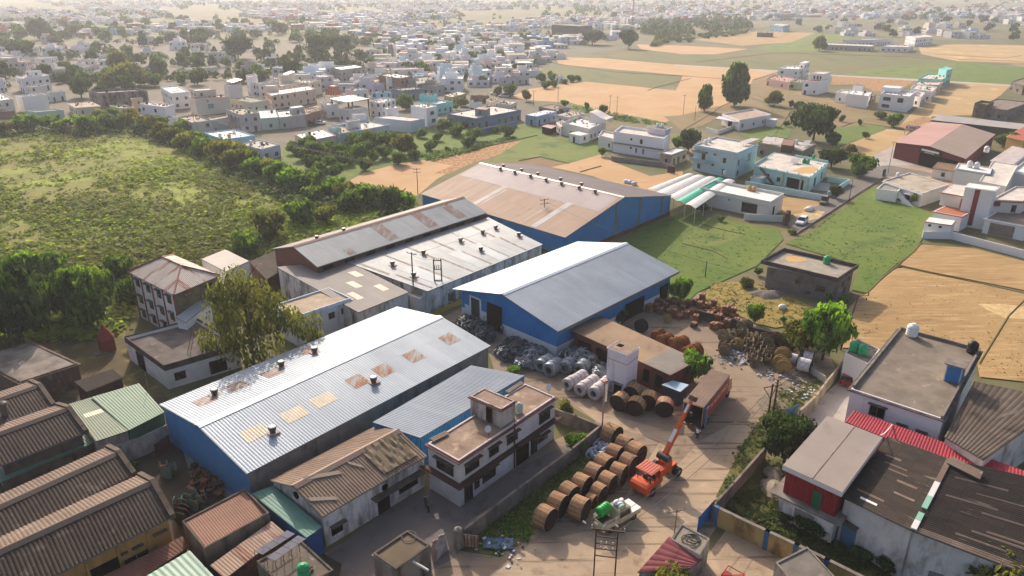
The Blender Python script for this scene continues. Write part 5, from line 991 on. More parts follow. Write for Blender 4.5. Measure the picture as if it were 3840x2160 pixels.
# red and white villa, right edge
RB = PAINT('a04a34',.8)
hb = house('white villa with tall stair tower, red stripe and orange terraces','fg',[((1640,1335),(1900,1200),(1212,1256),3.6,0,WHC,ORD,dict(par=.06,slab=.3,slabm=RB)),((1690,1030),(1860,900),(1338,968),6.6,3.5,WALL('e0d8cf',0),DKW,dict(par=.06,slab=.3,slabm=RB)),((2130,945),(2200,885),(1692,888),9.2,0,WHC,WHITED,dict(par=.04,slab=.25,slabm=WHC,part='stair_tower')),((2560,1100),(2900,900),(2085,1075),6.4,3.4,WALL('dcd3c8',0),DKW,dict(par=.3,slab=.3,slabm=RB,win=0)),((2620,1480),(2900,1300),(1990,1365),3.4,0,WHC,DECK('8d7a6c','7a685b'),dict(par=.06,slab=.35,slabm=WHC))])
q = quad4('fg',(2130,945),(2200,885),(1692,888),9.2); on_wall(hb,q[3],q[0],.36,.54,.5,9.0,mat('red_stripe','#7d2f28','#8a3a30',sc=.5,ro=.6),'red_stripe',.03,.06)
q = quad4('fg',(1690,1030),(1860,900),(1338,968),6.6); on_wall(hb,q[3],q[0],.86,.97,3.7,5.9,RB,'red_panel',.03,.06)
q = quad4('fg',(2560,1100),(2900,900),(2085,1075),6.4); on_wall(hb,q[3],q[0],.0,.3,4.9,5.9,PAINT('8a3226',.7),'red_panel',.03,.3); on_wall(hb,q[3],q[0],.7,.85,3.6,5.3,GLASS,'window',.03,.05)
q = quad4('fg',(2620,1480),(2900,1300),(1990,1365),3.4); on_wall(hb,q[3],q[0],.15,.75,.1,2.7,mat('shade_bay','#8a7d72','#7a6d62',sc=1,ro=.9),'porch_bay',.03,.05)
house('small white annex room with flat roof in front of the red-striped villa','t21',[((2030,250),(2060,215),(1830,222),3.2,0,WHC,WHITED,dict(par=.04,slab=.12,slabm=RB,explicit=[(3,[(.2,2.2,.6,.5),(.6,2.2,.6,.5)])],sh=False))],'annex_house')
wall_run('long white boundary wall below the red-striped villa',PL('t21',[(1820,295),(2040,300),(2150,330),(2700,470)],1.7),1.7,.22,WHC)
hb = house('pale house with crumbling terrace, white stair and roof tank beside the lane','fg',[((1040,985),(1440,850),(455,790),3.6,0,WHD,DECK('b5a894','9a8d7c'),dict(par=.3,slab=.25)),((670,955),(760,870),(352,915),3.0,0,WHC,DKG,dict(par=.3))])
mb = MB(); p0 = P('fg',680,960,2.8); p1 = P('fg',905,1200,.1); w_ = Vector((.5,1.2,0)); mb.face([p0,p1,(p0.x,p0.y,0)]); mb.face([p0 + w_,p1 + w_,(p0.x + w_.x,p0.y + w_.y,0)]); mb.face([p0,p1,p1 + w_,p0 + w_]); mb.build('outside_stair',WHC,hb)
q = quad4('fg',(1040,985),(1440,850),(455,790),3.6); facewin(hb,q,3,[(.68,.9,1.6,1.2)],WHD)
tank('white','fg',670,735,3.4,'white tank at the lane end of the crumbling terrace',.9)
hb = house('white two-storey house with grey ledge, brown door and paired tanks behind the villa','fg',[((2065,690),(2100,600),(1545,608),7.4,0,WALL('d9d4cd',0),WHITED,dict(par=.25,slab=.25,slabm=PAINT('8a93a3',.8))),((2310,880),(2480,560),(1900,800),7.0,0,WALL('d9d4cd',0),DKW,dict(par=.2))])
tank('white','fg',1750,590,7.2,'tall white tank, beside its twin on the grey-ledged house',1.2); tank('white','fg',1858,605,7.2,'white twin tank by the grey-ledged house corner',1.15); tank('white','fg',1880,820,4.0,'white tank below the tower, against the brown door',1.0); tank('white','fg',2005,365,6.0,'large white tank beside the pink hip roof',1.3)
house('white block with low pinkish hip roof and flat blue-white terraces at the edge','fg',[((2390,560),(2700,330),(2080,490),6.5,0,WHD,DECK('c3b4b0','a89a98'),dict(par=.04,slab=.2)),((2700,720),(2900,560),(2360,660),6.0,0,WHD,WHITED,dict(par=.5))])
house('low brown-roofed teal-doored gatehouse before the maroon shed','fg',[((1570,655),(1640,560),(1205,605),3.0,0,WHD,DECK('80654c','6d543d'),dict(par=.03,slab=.3,slabm=PAINT('6d4a36',.8),win=1,wmats=[PAINT('5fae9c',.7),GLASS,WHD])),],'gatehouse')
house('yellow house with red pyramid roof under the round tree','t20',[((2576,1060),(2700,980),(2450,1030),4.5,0,WALL('c9a25e',0),PAINT('a8503a',.8),dict(par=.04,slab=.3))])
house('unfinished grey house with bare brick upper floor above the dusty yard','t20',[((2450,830),(2620,770),(2200,800),4.5,0,CONC,DKB,dict(par=.3,slab=.3,win=1)),((2300,790),(2350,770),(2205,775),5.8,0,CONCD,DKB,dict(par=.8))])
house('grey house with brown roof edge at the end of the tan field','t20',[((2576,640),(2700,600),(2480,615),5.0,0,CONC,DKB,dict(par=.4,slab=.4,win=1))])
p = P('fg',455,740); t = thing('blue_kiosk','slim blue kiosk post standing at the lane corner','kiosk',p); mb = MB(); mb.box(p.x,p.y,0,.9,.7,2.2,0,.9); mb.build('kiosk_body',PAINT('3a5f7d',.6),t); mb = MB(); mb.rev(p + Vector((0,0,2.2)),(0,0,1),[(0,.5),(.3,.1),(.32,.01)],8); mb.build('kiosk_top',PAINT('2f4f6a',.6),t)
# ---------------------------------------------------------------- houses at the edge of the far fields
WHP = WALL('e9e5e3',0); GRY = WALL('a9a39f',1); GRYD = WALL('8a827d',2); PCH = WALL('d9bda6',0); CRMH = WALL('d8ccb4',0); LILAC = WALL('bfb6c4',0); SLATE = WALL('73808f',1); TURQ = WALL('8fcfc8',0); BLUH = WALL('a6cbdb',0); BRNH = WALL('94705c',1); YELH = WALL('d9b355',0); PINK = WALL('dcb3ab',0)
PLAINW = [WOODBR,GLASS,WHP]
def H(label,v,*bl,**k):
 out = []
 for b in bl:
  op = dict(par=.5,win=2,shade=False)
  if len(b) > 7: op.update(b[7])
  out.append(tuple(b[:7]) + (op,))
 h = house(label,v,out,**k); b = bl[0]; q = quad4(v,b[0],b[1],b[2],b[3]); r = random.Random(len(label) * 7 + int(b[0][0])); zd = b[3] - out[0][7].get('par',.5); mb = MB()
 def rp(): u,w_ = r.uniform(.12,.88),r.uniform(.12,.88); p = q[0].lerp(q[1],u) + (q[3] - q[0]) * w_; return p.x,p.y
 for i in range(r.randint(4,8)): x,y = rp(); s = r.uniform(.25,.8); mb.box(x,y,zd,s,s * r.uniform(.5,1.2),r.uniform(.2,.6),r.choice((0,1,2,3)),r.random())
 for i in range(5): x,y = rp(); mb.box(x,y,zd,.09,.09,r.uniform(.6,1.2),2)
 mb.build('roof_clutter',[CONC,WALL('b5645a',0),IRON,PAINT('c9c6c2',.6)],h)
 if r.random() < .55: x,y = rp(); TK[r.choice(('white','white','black','green','tan'))].at((x,y,zd),0,'small water tank on one of the town roofs beyond the factory','water tanks on town roofs',r.uniform(.7,.95))
 return h
H('slim tall white house with triple upper windows near the sheaf field','ff',((935,425),(1095,385),(690,420),6.6,0,WHP,ORD,dict(par=.3,win=2,faces=(3,))),((1000,312),(1115,280),(800,300),9.6,6.2,WHP,DKW,dict(par=.2,part='upper_storey',explicit=[(3,[(.35,6.9,.8,1.6),(.6,6.9,.8,1.6),(.82,6.9,.7,1.6)])],win=0)))
H('white house with slender tower rising behind the pink house','ff',((640,240),(770,195),(320,225),6.8,0,WHP,WHITED,dict(win=2)),((720,150),(795,125),(640,140),9.8,0,WHP,WHITED,dict(par=.1,win=3,part='stair_tower')))
H('dusky pink single-storey house with flat terrace beside the field','ff',((480,440),(600,380),(140,375),3.8,0,PINK,DECK('c39a8e','a88678'),dict(win=1)))
H('green-fronted house with pillared porch next to the slim tall white house','ff',((700,440),(800,385),(470,430),3.8,0,WALL('9fae8a',1),DKG,dict(win=1,slab=.4)))
H('white house with blank wall and green roof cloth amid dry plots','ff',((1675,645),(1725,585),(1350,605),5.6,0,WHP,WHITED,dict(par=.3,win=2,faces=(0,))),((1345,605),(1450,560),(1185,585),4.6,0,WHP,DKW,dict(win=1)),((1590,495),(1612,470),(1450,470),7.4,3,WHP,CONC,dict(par=.05,win=0)),((1730,640),(1800,620),(1660,610),4.2,0,CONC,DKG,dict(win=1)))
H('broad white two-storey house with dark balcony bays by the round roadside tree','ff',((2300,650),(2395,575),(1860,605),6.8,0,WHP,WHITED,dict(par=.8,win=0,explicit=[(3,[(.25,4.0,3.2,1.5),(.72,3.8,2.4,1.9),(.25,1.0,3.2,1.4)])])),((2150,530),(2200,500),(1880,510),8.2,6.2,WHP,WHITED,dict(par=.05,win=0)))
for lb,A,B,C,z,m,op in (('first white house behind the broad balconied one, in the row along the tan field',(1800,735),(1830,700),(1740,720),4.4,WHD,{}),('second house of the row along the tan field, with parapet terrace',(1885,690),(1920,655),(1720,665),5.0,WHP,{}),('third house of the row along the tan field, pale with brown trim',(1930,640),(1965,615),(1730,635),4.6,PCH,{})):
 H(lb,'t20',(A,B,C,z,0,m,DKW,op))
H('turquoise house with projecting stair tower ending the row along the tan field','t20',((1960,600),(2015,565),(1780,590),5.0,0,TURQ,DKW,{}),((1995,530),(2038,515),(1935,515),8.4,0,TURQ,WALL('6fc2b8',0),dict(par=.3,win=2,part='stair_tower')))
for lb,A,B,C,z,m,n in (('long pale grey farmhouse row with square windows at the edge of the green field',(1430,350),(1450,335),(1050,335),4.2,GRY,1),('white end house with two windows beyond the green field',(1700,355),(1745,340),(1500,350),4.2,WHP,1),('tall white corner house beyond the green field',(1760,285),(1890,275),(1685,270),7.5,WHP,2),('flat white house behind the pale grey farmhouse row',(1440,300),(1600,290),(1210,300),5.0,WHD,1),
 ('blue-grey two-storey house standing alone before the tree belt',(760,195),(810,185),(660,185),7.0,BLUH,2),('white-roofed grey hall beyond the tree belt',(800,105),(850,100),(690,105),9.0,GRY,2)):
 H(lb,'t20',(A,B,C,z,0,m,DKW,dict(win=n)))
H('dark windowless block hut standing alone in the tan field','t20',((678,250),(685,243),(562,246),4.2,0,mat('dark_hut','#4a433f','#3d3733',sc=1,ro=.95),DKB,dict(win=0,par=.1)))
# ---------------------------------------------------------------- mid town, fd
H('slate-blue house with long roof terrace and solar sheet above the mango garden','fd',((420,820),(1100,690),(-20,748),4.2,0,SLATE,DKW,dict(par=.35,slab=.35,slabm=WALL('5f6b79',1),win=1)),((570,690),(635,660),(405,672),6.6,3.6,SLATE,PAINT('9a6f66',.8),dict(par=.05,slab=.25,win=1,part='stair_room')))
wall_run('slate-blue boundary wall beside the mango garden',PL('fd',[(450,990),(1035,860)],2.2),2.2,.25,WALL('66748a',1))
H('blue and white house with swooping parapet below the wheat field','fd',((1340,790),(1640,715),(1170,765),3.8,0,WALL('8fa6c6',0),WHITED,dict(par=.1,slab=.25,win=1)))
tank('white','fd',1650,705,3.9,'white tank on the blue and white house below the wheat field')
H('tan-roofed low house squeezed behind the arched white villa','fd',((1830,800),(2060,745),(1650,765),3.4,0,WHD,DKT,dict(par=.03,slab=.3,win=1)))
va = H('white villa with curved arch roof, front porch room and solar heater','fd',((2130,975),(2385,870),(1720,880),4.6,0,WALL('d9d1ca',0),WHITED,dict(par=.9,slab=.0,win=1,shade=True)),((1995,1078),(2130,1050),(1832,1042),3.0,0,WHP,WHITED,dict(par=.03,slab=.25,win=1)))
mb = MB(); a,b,c = P('fd',2130,775,6.6),P('fd',2390,815,6.6),P('fd',2240,735,6.6); N_ = 12
for i in range(N_):
 def ar(t,w_): return a.lerp(b,t) + (c - a) * w_ + Vector((0,0,.9 * math.cos(t * math.pi) + .3))
 for j in range(1): mb.face([ar(i / N_,0),ar((i + 1) / N_,0),ar((i + 1) / N_,1),ar(i / N_,1)]);
 for w_ in (0,1): p_,q_ = ar(i / N_,w_),ar((i + 1) / N_,w_); mb.face([p_,q_,(q_.x,q_.y,3.9),(p_.x,p_.y,3.9)])
mb.build('arch_roof',WALL('d6cec8',0),va,recalc=False)
Plane('carport','salmon red carport roof beside the arched white villa','fd',(1560,975),(1650,930),(1500,912),(1410,940),2.4,2.6,mat('salmon_roof','#b8837b','#a8746c',sc=.4,ro=.6),.4,.03).walls(DARK,.3)
H('low reddish-roofed annex on the garden side of the arched villa','fd',((1700,945),(1790,915),(1640,880),3.2,0,WHP,PINKR,dict(par=.02,slab=.2,win=1)))
for lb,A,B,C,z,m,dk in (('beige cottage with open courtyard beside the lane trees',(940,610),(1040,570),(735,590),3.6,CRMH,DKW),('small gabled cream cottage behind the slate-blue house',(650,580),(745,530),(575,540),4.0,CRMH,DKB),('little white hut with low terrace behind the slate-blue house',(400,580),(515,575),(330,575),4.4,WHP,DKW),('dark mud-roofed shed in front of the lane trees',(350,480),(625,480),(335,470),3.2,BRNH,DKB),('long olive-yellow low wall house behind the turquoise house',(60,500),(275,440),(-60,470),3.6,WALL('a8a06a',1),DKW),
 ('pale row of rooms with pillared front beyond the lane trees',(930,200),(1225,190),(770,205),4.0,WALL('bdb8b8',1),DKW),('tiny blue-roofed hut among the field bushes',(1680,190),(1745,185),(1620,180),3.4,WHP,BLUH),('dark patched shanty at the lane bend below the wheat',(1600,690),(1800,650),(1370,640),2.8,BRNH,DKB),('blue tin hut beside the shanty at the lane bend',(1760,690),(1830,660),(1690,670),2.6,WALL('7f8fbb',0),DKB)):
 H(lb,'fd',(A,B,C,z,0,m,dk,dict(win=1,par=.2)))
# ---------------------------------------------------------------- mid town, fc
H('white two-storey house with blank upper wall and brown window grilles above the mango grove','fc',((1930,665),(2090,632),(1690,625),7.4,0,WHP,WHITED,dict(par=.3,win=0,explicit=[(0,[(.5,4.4,2.2,1.5),(.6,1.4,2.2,1.4)])])),((1690,862),(1900,820),(1140,805),4.4,0,WALL('c3c6cf',1),DKW,dict(par=.3,win=0)))
H('small white stair room standing on the terraces above the mango grove','fc',((1330,680),(1500,655),(1290,660),6.4,0,WHP,WHITED,dict(par=.2,win=1)))
H('grey-white house with raised blank stair block along the mango grove','fc',((950,995),(1375,915),(500,905),4.2,0,WALL('b9bcc8',1),DKW,dict(par=.4,win=1)),((740,870),(930,845),(700,850),6.6,3.4,WALL('cfc8c6',0),DKG,dict(par=.25,win=0)),((850,770),(1020,755),(800,755),6.4,0,WHP,DKG,dict(par=.15,win=1)))
H('pale teal house with square corner room along the mango grove','fc',((620,1050),(945,995),(480,935),4.2,0,WALL('9db8b8',1),DKT,dict(par=.4,win=1)),((560,970),(640,955),(440,935),5.4,3.5,WALL('a9c3c3',1),CONCD,dict(par=.1,win=0)))
H('dusky peach house with white roof deck at the corner of the grove','fc',((130,1160),(560,1075),(-60,1060),3.8,0,WALL('c6b0ac',1),WHITED,dict(par=.25,win=1,faces=(0,))))
tank('white','fc',125,1100,3.6,'white tank on the dusky peach house deck');
H('open-fronted house with pale pyramid canopy roof on dark columns','fc',((770,690),(1040,650),(600,665),5.4,0,WALL('c8c4c2',0),DKT,dict(par=.4,win=2,slab=.3)))
q = quad4('fc',(740,568),(1085,512),(462,512),7.6); r_ = thing('canopy','pale grey pyramid canopy on dark posts over the open-fronted house','canopy',(q[0].x,q[0].y,0)); hip(r_,q,7.4,8.6,mat('pale_pyramid','#b5bcbc','#a6adad',sc=.2,ro=.5),.1,3)
for i in range(4): mb = MB(); p = inset(q,.8)[i]; mb.box(p.x,p.y,0,.5,.5,7.3); mb.build('post',PAINT('2b2d31',.7),r_)
t = thing('marquee','red and orange striped wedding tent among white houses','tent',P('fc',540,470)); mb = MB(); q = quad4('fc',(560,475),(665,455),(390,465),3.0); cx = sum((Vector(p) for p in q),Vector()) / 4
for i in range(4):
 a,b = Vector(q[i]),Vector(q[(i + 1) % 4])
 for k in range(8):
  p0,p1 = a.lerp(b,k / 8),a.lerp(b,(k + 1) / 8); t0,t1 = cx.lerp(p0,.45) + Vector((0,0,4)),cx.lerp(p1,.45) + Vector((0,0,4)); mb.face([p0,p1,t1,t0],k % 2)
mb.face([cx.lerp(Vector(p),.45) + Vector((0,0,4)) for p in q],2); mb.build('canopy',[PAINT('c8402f',.7),PAINT('d88a60',.7),PAINT('e6cfc0',.7)],t,recalc=False)
mb = MB()
for p in q: mb.cyl((p[0],p[1],0),p,.1,n=6)
mb.build('poles',IRON,t)
for lb,A,B,C,z,m,dk,n in (('white house with brown-roofed stair tower near the pyramid canopy',(1250,590),(1460,530),(1070,560),6.0,WHP,DKW,2),('dark brown two-storey house with pale tilted tin roof',(1530,215),(1720,175),(1210,165),7.0,BRNH,WHITED,2),('blue-grey storey with open terrace below the dark brown house',(1560,400),(1900,370),(1395,365),4.6,SLATE,DKG,1),('plain grey block adjoining the dark brown house',(1790,300),(2050,270),(1740,200),5.5,GRYD,DKG,2),
 ('turquoise house with stepped parapet beside the round garden tree',(2080,605),(2330,560),(1830,575),4.4,TURQ,WHITED,1),('turquoise stair block on the turquoise house',(2040,470),(2095,450),(1820,465),6.8,TURQ,DKB,1),('blue corner house with white tin sheet between the terraces',(1205,440),(1400,420),(1090,430),6.0,BLUH,WHITED,2),('wide white-roofed house behind the wedding tent',(840,400),(1040,380),(700,380),4.2,WHD,WHITED,1),('lilac house with pale deck behind the wedding tent',(1120,320),(1290,300),(1040,310),4.4,LILAC,WHITED,1),
 ('dark red-roofed shop house with green eave at the town road',(640,85),(1005,40),(480,45),7.2,WALL('a39a94',1),GRNR,2),('plain lilac-grey house with white tank by the town road',(300,200),(510,185),(190,160),6.4,LILAC,DKW,2),('cream house with long pale terrace behind the peach house',(160,285),(340,250),(-160,260),6.6,CRMH,WHITED,2),('tan-roofed brown house with arched gate by the street',(130,730),(360,690),(75,680),4.4,WALL('b39a8d',1),DKT,1),('white house with deep balcony beside the street palms',(420,620),(600,600),(330,580),5.4,WHP,DKW,1),
 ('white two-storey house with blue eave near the power lines',(2300,70),(2500,30),(2110,60),7.0,WHP,DKW,2),('pale grey house with fenced terrace near the power lines',(2060,330),(2190,310),(1770,320),4.4,GRY,DKW,1)):
 H(lb,'fc',(A,B,C,z,0,m,dk,dict(win=n)))
# ---------------------------------------------------------------- mid town, fb and fa
H('light blue house with dazzling white roof deck beside the scrub hedge','fb',((1120,1135),(1590,1075),(815,1035),4.0,0,BLUH,WHITED,dict(par=.4,slab=.25,win=1,shade=True)))
tank('white','fb',1070,1105,3.7,'white tank on the light blue house, nearer the hedge'); tank('white','fb',1280,1050,3.7,'white tank on the light blue house, at the back parapet',.8)
H('lilac-white house with dirty deck behind the hedge, next to the light blue one','fb',((1690,1285),(1970,1215),(1385,1205),4.0,0,WALL('c3c3d3',1),DECK('c9bdb0','a89c90'),dict(par=.3,win=1)))
tank('white','fb',1535,1215,3.7,'white tank on the lilac-white house behind the hedge')
H('tall cream house with teal balcony window and plain side wall','fb',((690,535),(1205,485),(600,505),6.8,0,WALL('cfc3b4',0),ORD,dict(par=.4,win=0,explicit=[(0,[(.42,2.4,2.6,2.0),(.35,5.0,1.0,1.4)])],wmats=[CRMH,PAINT('5f8a85',.5),CRMH])),((700,405),(1000,380),(610,375),9.6,6.4,WALL('cfc3b4',0),DKW,dict(par=.4,win=1)))
for lb,bl in (('white house with dark blue wall stripe and bright deck',[((330,440),(600,415),(165,345),7.2,0,WHP,WHITED,{})]),('blank-walled white tower house with tilted solar sheet',[((1190,325),(1390,295),(1120,305),9.4,0,WALL('cfc8c6',0),DKW,dict(win=0))]),
 ('white house with castle-like tower and blue railings',[((1650,300),(1940,265),(1590,285),6.8,0,WHP,DKT,{}),((1500,195),(1628,172),(1455,165),10.0,0,WHP,DKT,dict(par=.6))]),('cream tower house with white tilted roof sheet',[((1985,330),(2540,250),(1960,300),6.4,0,CRMH,WHITED,{}),((1990,180),(2190,165),(1940,165),9.6,0,CRMH,DKT,dict(par=.3))]),
 ('peach house with row of arched windows and bright terrace',[((1840,475),(2510,375),(1750,405),6.2,0,PCH,WHITED,dict(par=.6,win=2)),((1765,335),(1945,325),(1720,315),8.4,0,PCH,WHITED,dict(par=.3))]),('beige low house with dusty parapet in the middle of the street row',[((1540,580),(1805,540),(1210,520),4.4,0,CRMH,DKG,{})]),
 ('grey side-walled house with rusty terrace at the street end',[((640,885),(935,845),(430,795),6.4,0,GRY,DKT,{}),((920,850),(1190,800),(900,805),5.4,0,GRY,DKT,dict(win=1))]),('two-storey house with arched door and carved balcony on the street',[((1370,765),(1660,735),(1150,680),6.8,0,WALL('b9b0ae',1),DKT,{})]),
 ('pale green terrace house in the street row',[((1680,820),(1950,800),(1640,690),4.6,0,WALL('b5c3b5',1),WHITED,dict(win=1))]),('grey house with stair room and white deck in the street row',[((1960,805),(2350,765),(1925,705),4.6,0,GRY,WHITED,dict(win=1)),((2150,670),(2330,645),(2110,645),6.8,3.6,GRY,WHITED,dict(par=.1))]),
 ('brown terrace house at the far end of the street row',[((2360,765),(2576,700),(2330,655),4.6,0,BRNH,DKT,dict(win=1))]),('white house with shaded balcony and curved terrace wall by the hedge',[((230,650),(375,610),(-150,600),6.6,0,WHP,DKW,dict(par=.4)),((130,850),(400,800),(-170,760),3.2,0,WHP,DKB,dict(win=0))]),
 ('long yellowish low hall behind the street trees',[((560,80),(1030,40),(530,60),4.4,0,CRMH,DKW,dict(win=1))])):
 H(lb,'fb',*bl)
solar('bright tilted solar sheet on the blank-walled tower house','fb',(1160,262),(1270,282),(1300,215),10.4,.3,2)
solar('bright tilted solar sheet on the cream tower house','fb',(2010,155),(2080,163),(2130,105),10.4,.4,2)
for lb,bl in (('tall white house with stepped upper storey near the sandy plot',[((330,220),(740,170),(230,190),7.2,0,WHP,DKW,{}),((440,110),(620,95),(380,105),9.6,6.5,WHP,DKW,dict(par=.2))]),('white house with low parapet box before the tall stepped one',[((440,350),(695,318),(400,330),6.2,0,WALL('cfc9c8',0),DKW,{})]),('big blank-walled white house above a low pale terrace',[((330,495),(705,455),(230,475),6.8,0,WHP,DKW,dict(win=0,par=.6)),((520,725),(960,690),(400,705),3.2,0,WALL('c3cabf',1),DKW,dict(win=0))]),
 ('white house with arched window at the picture edge beside the hedge',[((0,550),(195,525),(-180,450),6.8,0,WALL('d3cdc3',0),WHITED,{}),((0,720),(215,705),(-200,700),3.0,0,BRNH,DKB,dict(win=0,par=.05))]),('small pale green-walled terrace house by the yellow bush',[((740,435),(975,405),(700,425),4.4,0,WALL('cfd3cb',0),DKW,dict(win=1))]),('grey unfinished hall with four dark bays and long parapet',[((1490,440),(2220,400),(1330,395),6.6,0,GRYD,CONC,dict(par=.9,win=2))]),
 ('low tan-roofed house with yellow eave among bushes',[((1150,660),(1510,635),(1030,595),3.6,0,CRMH,DKT,dict(par=.03,slab=.3,win=1))]),('peach house with flat-topped stair tower among bushes',[((1800,665),(2035,660),(1650,620),3.8,0,PCH,DKT,dict(win=1)),((1990,525),(2150,515),(1970,515),6.4,0,PCH,CONCD,dict(par=.05,slab=.2))]),('pale tower house at the picture edge behind the hedge',[((30,220),(70,210),(-200,200),7.0,0,WHP,DKW,{})]),('tumbledown brown hut half hidden in the hedge bushes',[((1010,950),(1240,930),(970,930),2.6,0,BRNH,CONC,dict(win=0,par=.02))]),('tan mud hut with shaded porch in the hedge',[((1560,800),(1740,800),(1540,790),3.6,0,WALL('a08a70',1),DKT,dict(win=1,par=.05))])):
 H(lb,'fa',*bl)
# ---------------------------------------------------------------- the town fading into the distance
FW = [WALL(h,0) for h in ('e6e3e2','dbd6d2','d6d0d6','bdbabb','ddd0c4','c3d2da','d9c3bb','e2dfdb','aaa09a','dcd8cc')]; FR = [WHITED,DKW,DKT,DKG,DKW]
def far_house_mesh(k):
 r = random.Random(k); mb = MB(); w_,d_ = r.uniform(9,16),r.uniform(8,12); n = r.choice((1,1,1,2,2)); h = n * 3.0 + .6; ax = Vector((w_ / 2,0,0))
 def bl(cx,cy,w_,d_,z0,z1):
  q = [Vector((cx - w_ / 2,cy - d_ / 2)),Vector((cx + w_ / 2,cy - d_ / 2)),Vector((cx + w_ / 2,cy + d_ / 2)),Vector((cx - w_ / 2,cy + d_ / 2))]; iq = inset(q,.25)
  for i in range(4):
   j = (i + 1) % 4; mb.face([(q[i].x,q[i].y,z0),(q[j].x,q[j].y,z0),(q[j].x,q[j].y,z1),(q[i].x,q[i].y,z1)],0); mb.face([(q[i].x,q[i].y,z1),(q[j].x,q[j].y,z1),(iq[j].x,iq[j].y,z1),(iq[i].x,iq[i].y,z1)],0); mb.face([(iq[i].x,iq[i].y,z1),(iq[j].x,iq[j].y,z1),(iq[j].x,iq[j].y,z1 - .6),(iq[i].x,iq[i].y,z1 - .6)],0)
  mb.face([(p.x,p.y,z1 - .6) for p in iq],1)
 bl(0,0,w_,d_,0,h)
 if r.random() < .4: bl(r.uniform(-.2,.2) * w_,r.uniform(0,.2) * d_,w_ * r.uniform(.3,.55),d_ * .5,h - .6,h + 2.2)
 if r.random() < .4: bl(w_ * .75,0,w_ * .5,d_ * .8,0,3.7)
 for s in range(n):
  for fx,fy,L in ((0,-1,w_),(-1,0,d_),(1,0,d_)):
   k2 = int(L / 3.2)
   for i in range(k2):
    if r.random() < .3: continue
    u = L * ((i + .5) / k2 - .5); z = s * 3.1 + .9; ww = r.choice((.5,.7,.9)); hh = 1.3
    if fy: mb.obox((u - ww,-d_ / 2 - .05,z),(2 * ww,0,0),(0,.04,0),(0,0,hh),2)
    else: mb.obox((fx * (w_ / 2 + .05),u - ww,z),(-fx * .04,0,0),(0,2 * ww,0),(0,0,hh),2)
 if r.random() < .7: mb.rev((r.uniform(-.3,.3) * w_,r.uniform(-.3,.3) * d_,h - .6),(0,0,1),[(0,.6),(1.1,.6),(1.3,.2),(1.32,.01)],8,3 if r.random() < .7 else 2)
 m = mb.build('house',[FW[k % len(FW)],FR[k % len(FR)],GLASS,WHITED]); return m
def inpoly(x,y,poly):
 w_ = False; j = len(poly) - 1
 for i in range(len(poly)):
  (xi,yi),(xj,yj) = poly[i],poly[j]
  if (yi > y) != (yj > y) and x < (xj - xi) * (y - yi) / (yj - yi) + xi: w_ = not w_
  j = i
 return w_
FH = []
for k in range(18): FH.append(far_house_mesh(k))
used = set()
HB = [(o.location.x,o.location.y) for o in scn.objects if o.get('category') == 'house']
def place_house(p,g,lb,k,rz):
 if k not in used: used.add(k); o = FH[k]
 else: o = FH[k].copy(); scn.collection.objects.link(o)
 o.location = p; o.rotation_euler = (0,0,rz); return tag(o,lb,'house',g)
r9 = random.Random(21); taken = list(HB)
def zone(v,poly,n,lb,g,dmin,jit=.25,rz0=.15,seed=1,ymin=None):
 r = random.Random(seed); q = PL(v,poly); xs = [p.x for p in q]; ys = [p.y for p in q]; c = 0; tr = 0
 px = [x for x,y in poly]; py = [y for x,y in poly]
 while c < n and tr < n * 60:
  tr += 1; x,y = r.uniform(min(px),max(px)),r.uniform(min(py),max(py))
  if not inpoly(x,y,poly): continue
  p = P(v,x,y)
  if any((p.x - a) ** 2 + (p.y - b) ** 2 < dmin * dmin for a,b in taken): continue
  taken.append((p.x,p.y)); place_house(p,g,lb,r.randrange(18),rz0 + r.choice((0,math.pi / 2)) + r.uniform(-jit,jit)); c += 1
zone('D',[(-60,190),(150,200),(330,225),(350,190),(560,170),(700,200),(700,150),(500,105),(-60,110)],40,'flat-roofed house among the trees beyond the hedge, softened by haze','houses scattered among the trees',15,seed=3)
zone('D',[(930,200),(1150,205),(1330,170),(1420,140),(1330,118),(1000,118),(930,150)],56,'crowded pale house in the mid-distance town beyond the wedding tent','crowded mid-distance town houses',11,seed=5)
zone('D',[(700,215),(960,235),(1130,230),(1250,215),(1330,190),(1150,195),(960,195),(700,190)],26,'small pale house packed behind the street row near the power lines','houses packed behind the street row',11,seed=6)
zone('D',[(2080,78),(2130,95),(2330,95),(2576,100),(2600,60),(2300,45),(2100,55)],30,'hazy flat-roofed house beyond the green field','hazy houses beyond the green field',14,seed=8)
zone('D',[(1000,112),(1400,118),(1600,95),(1900,60),(1700,40),(1000,62)],30,'haze-veiled house in the long town strip under the smoke','haze-veiled town houses',17,seed=9)
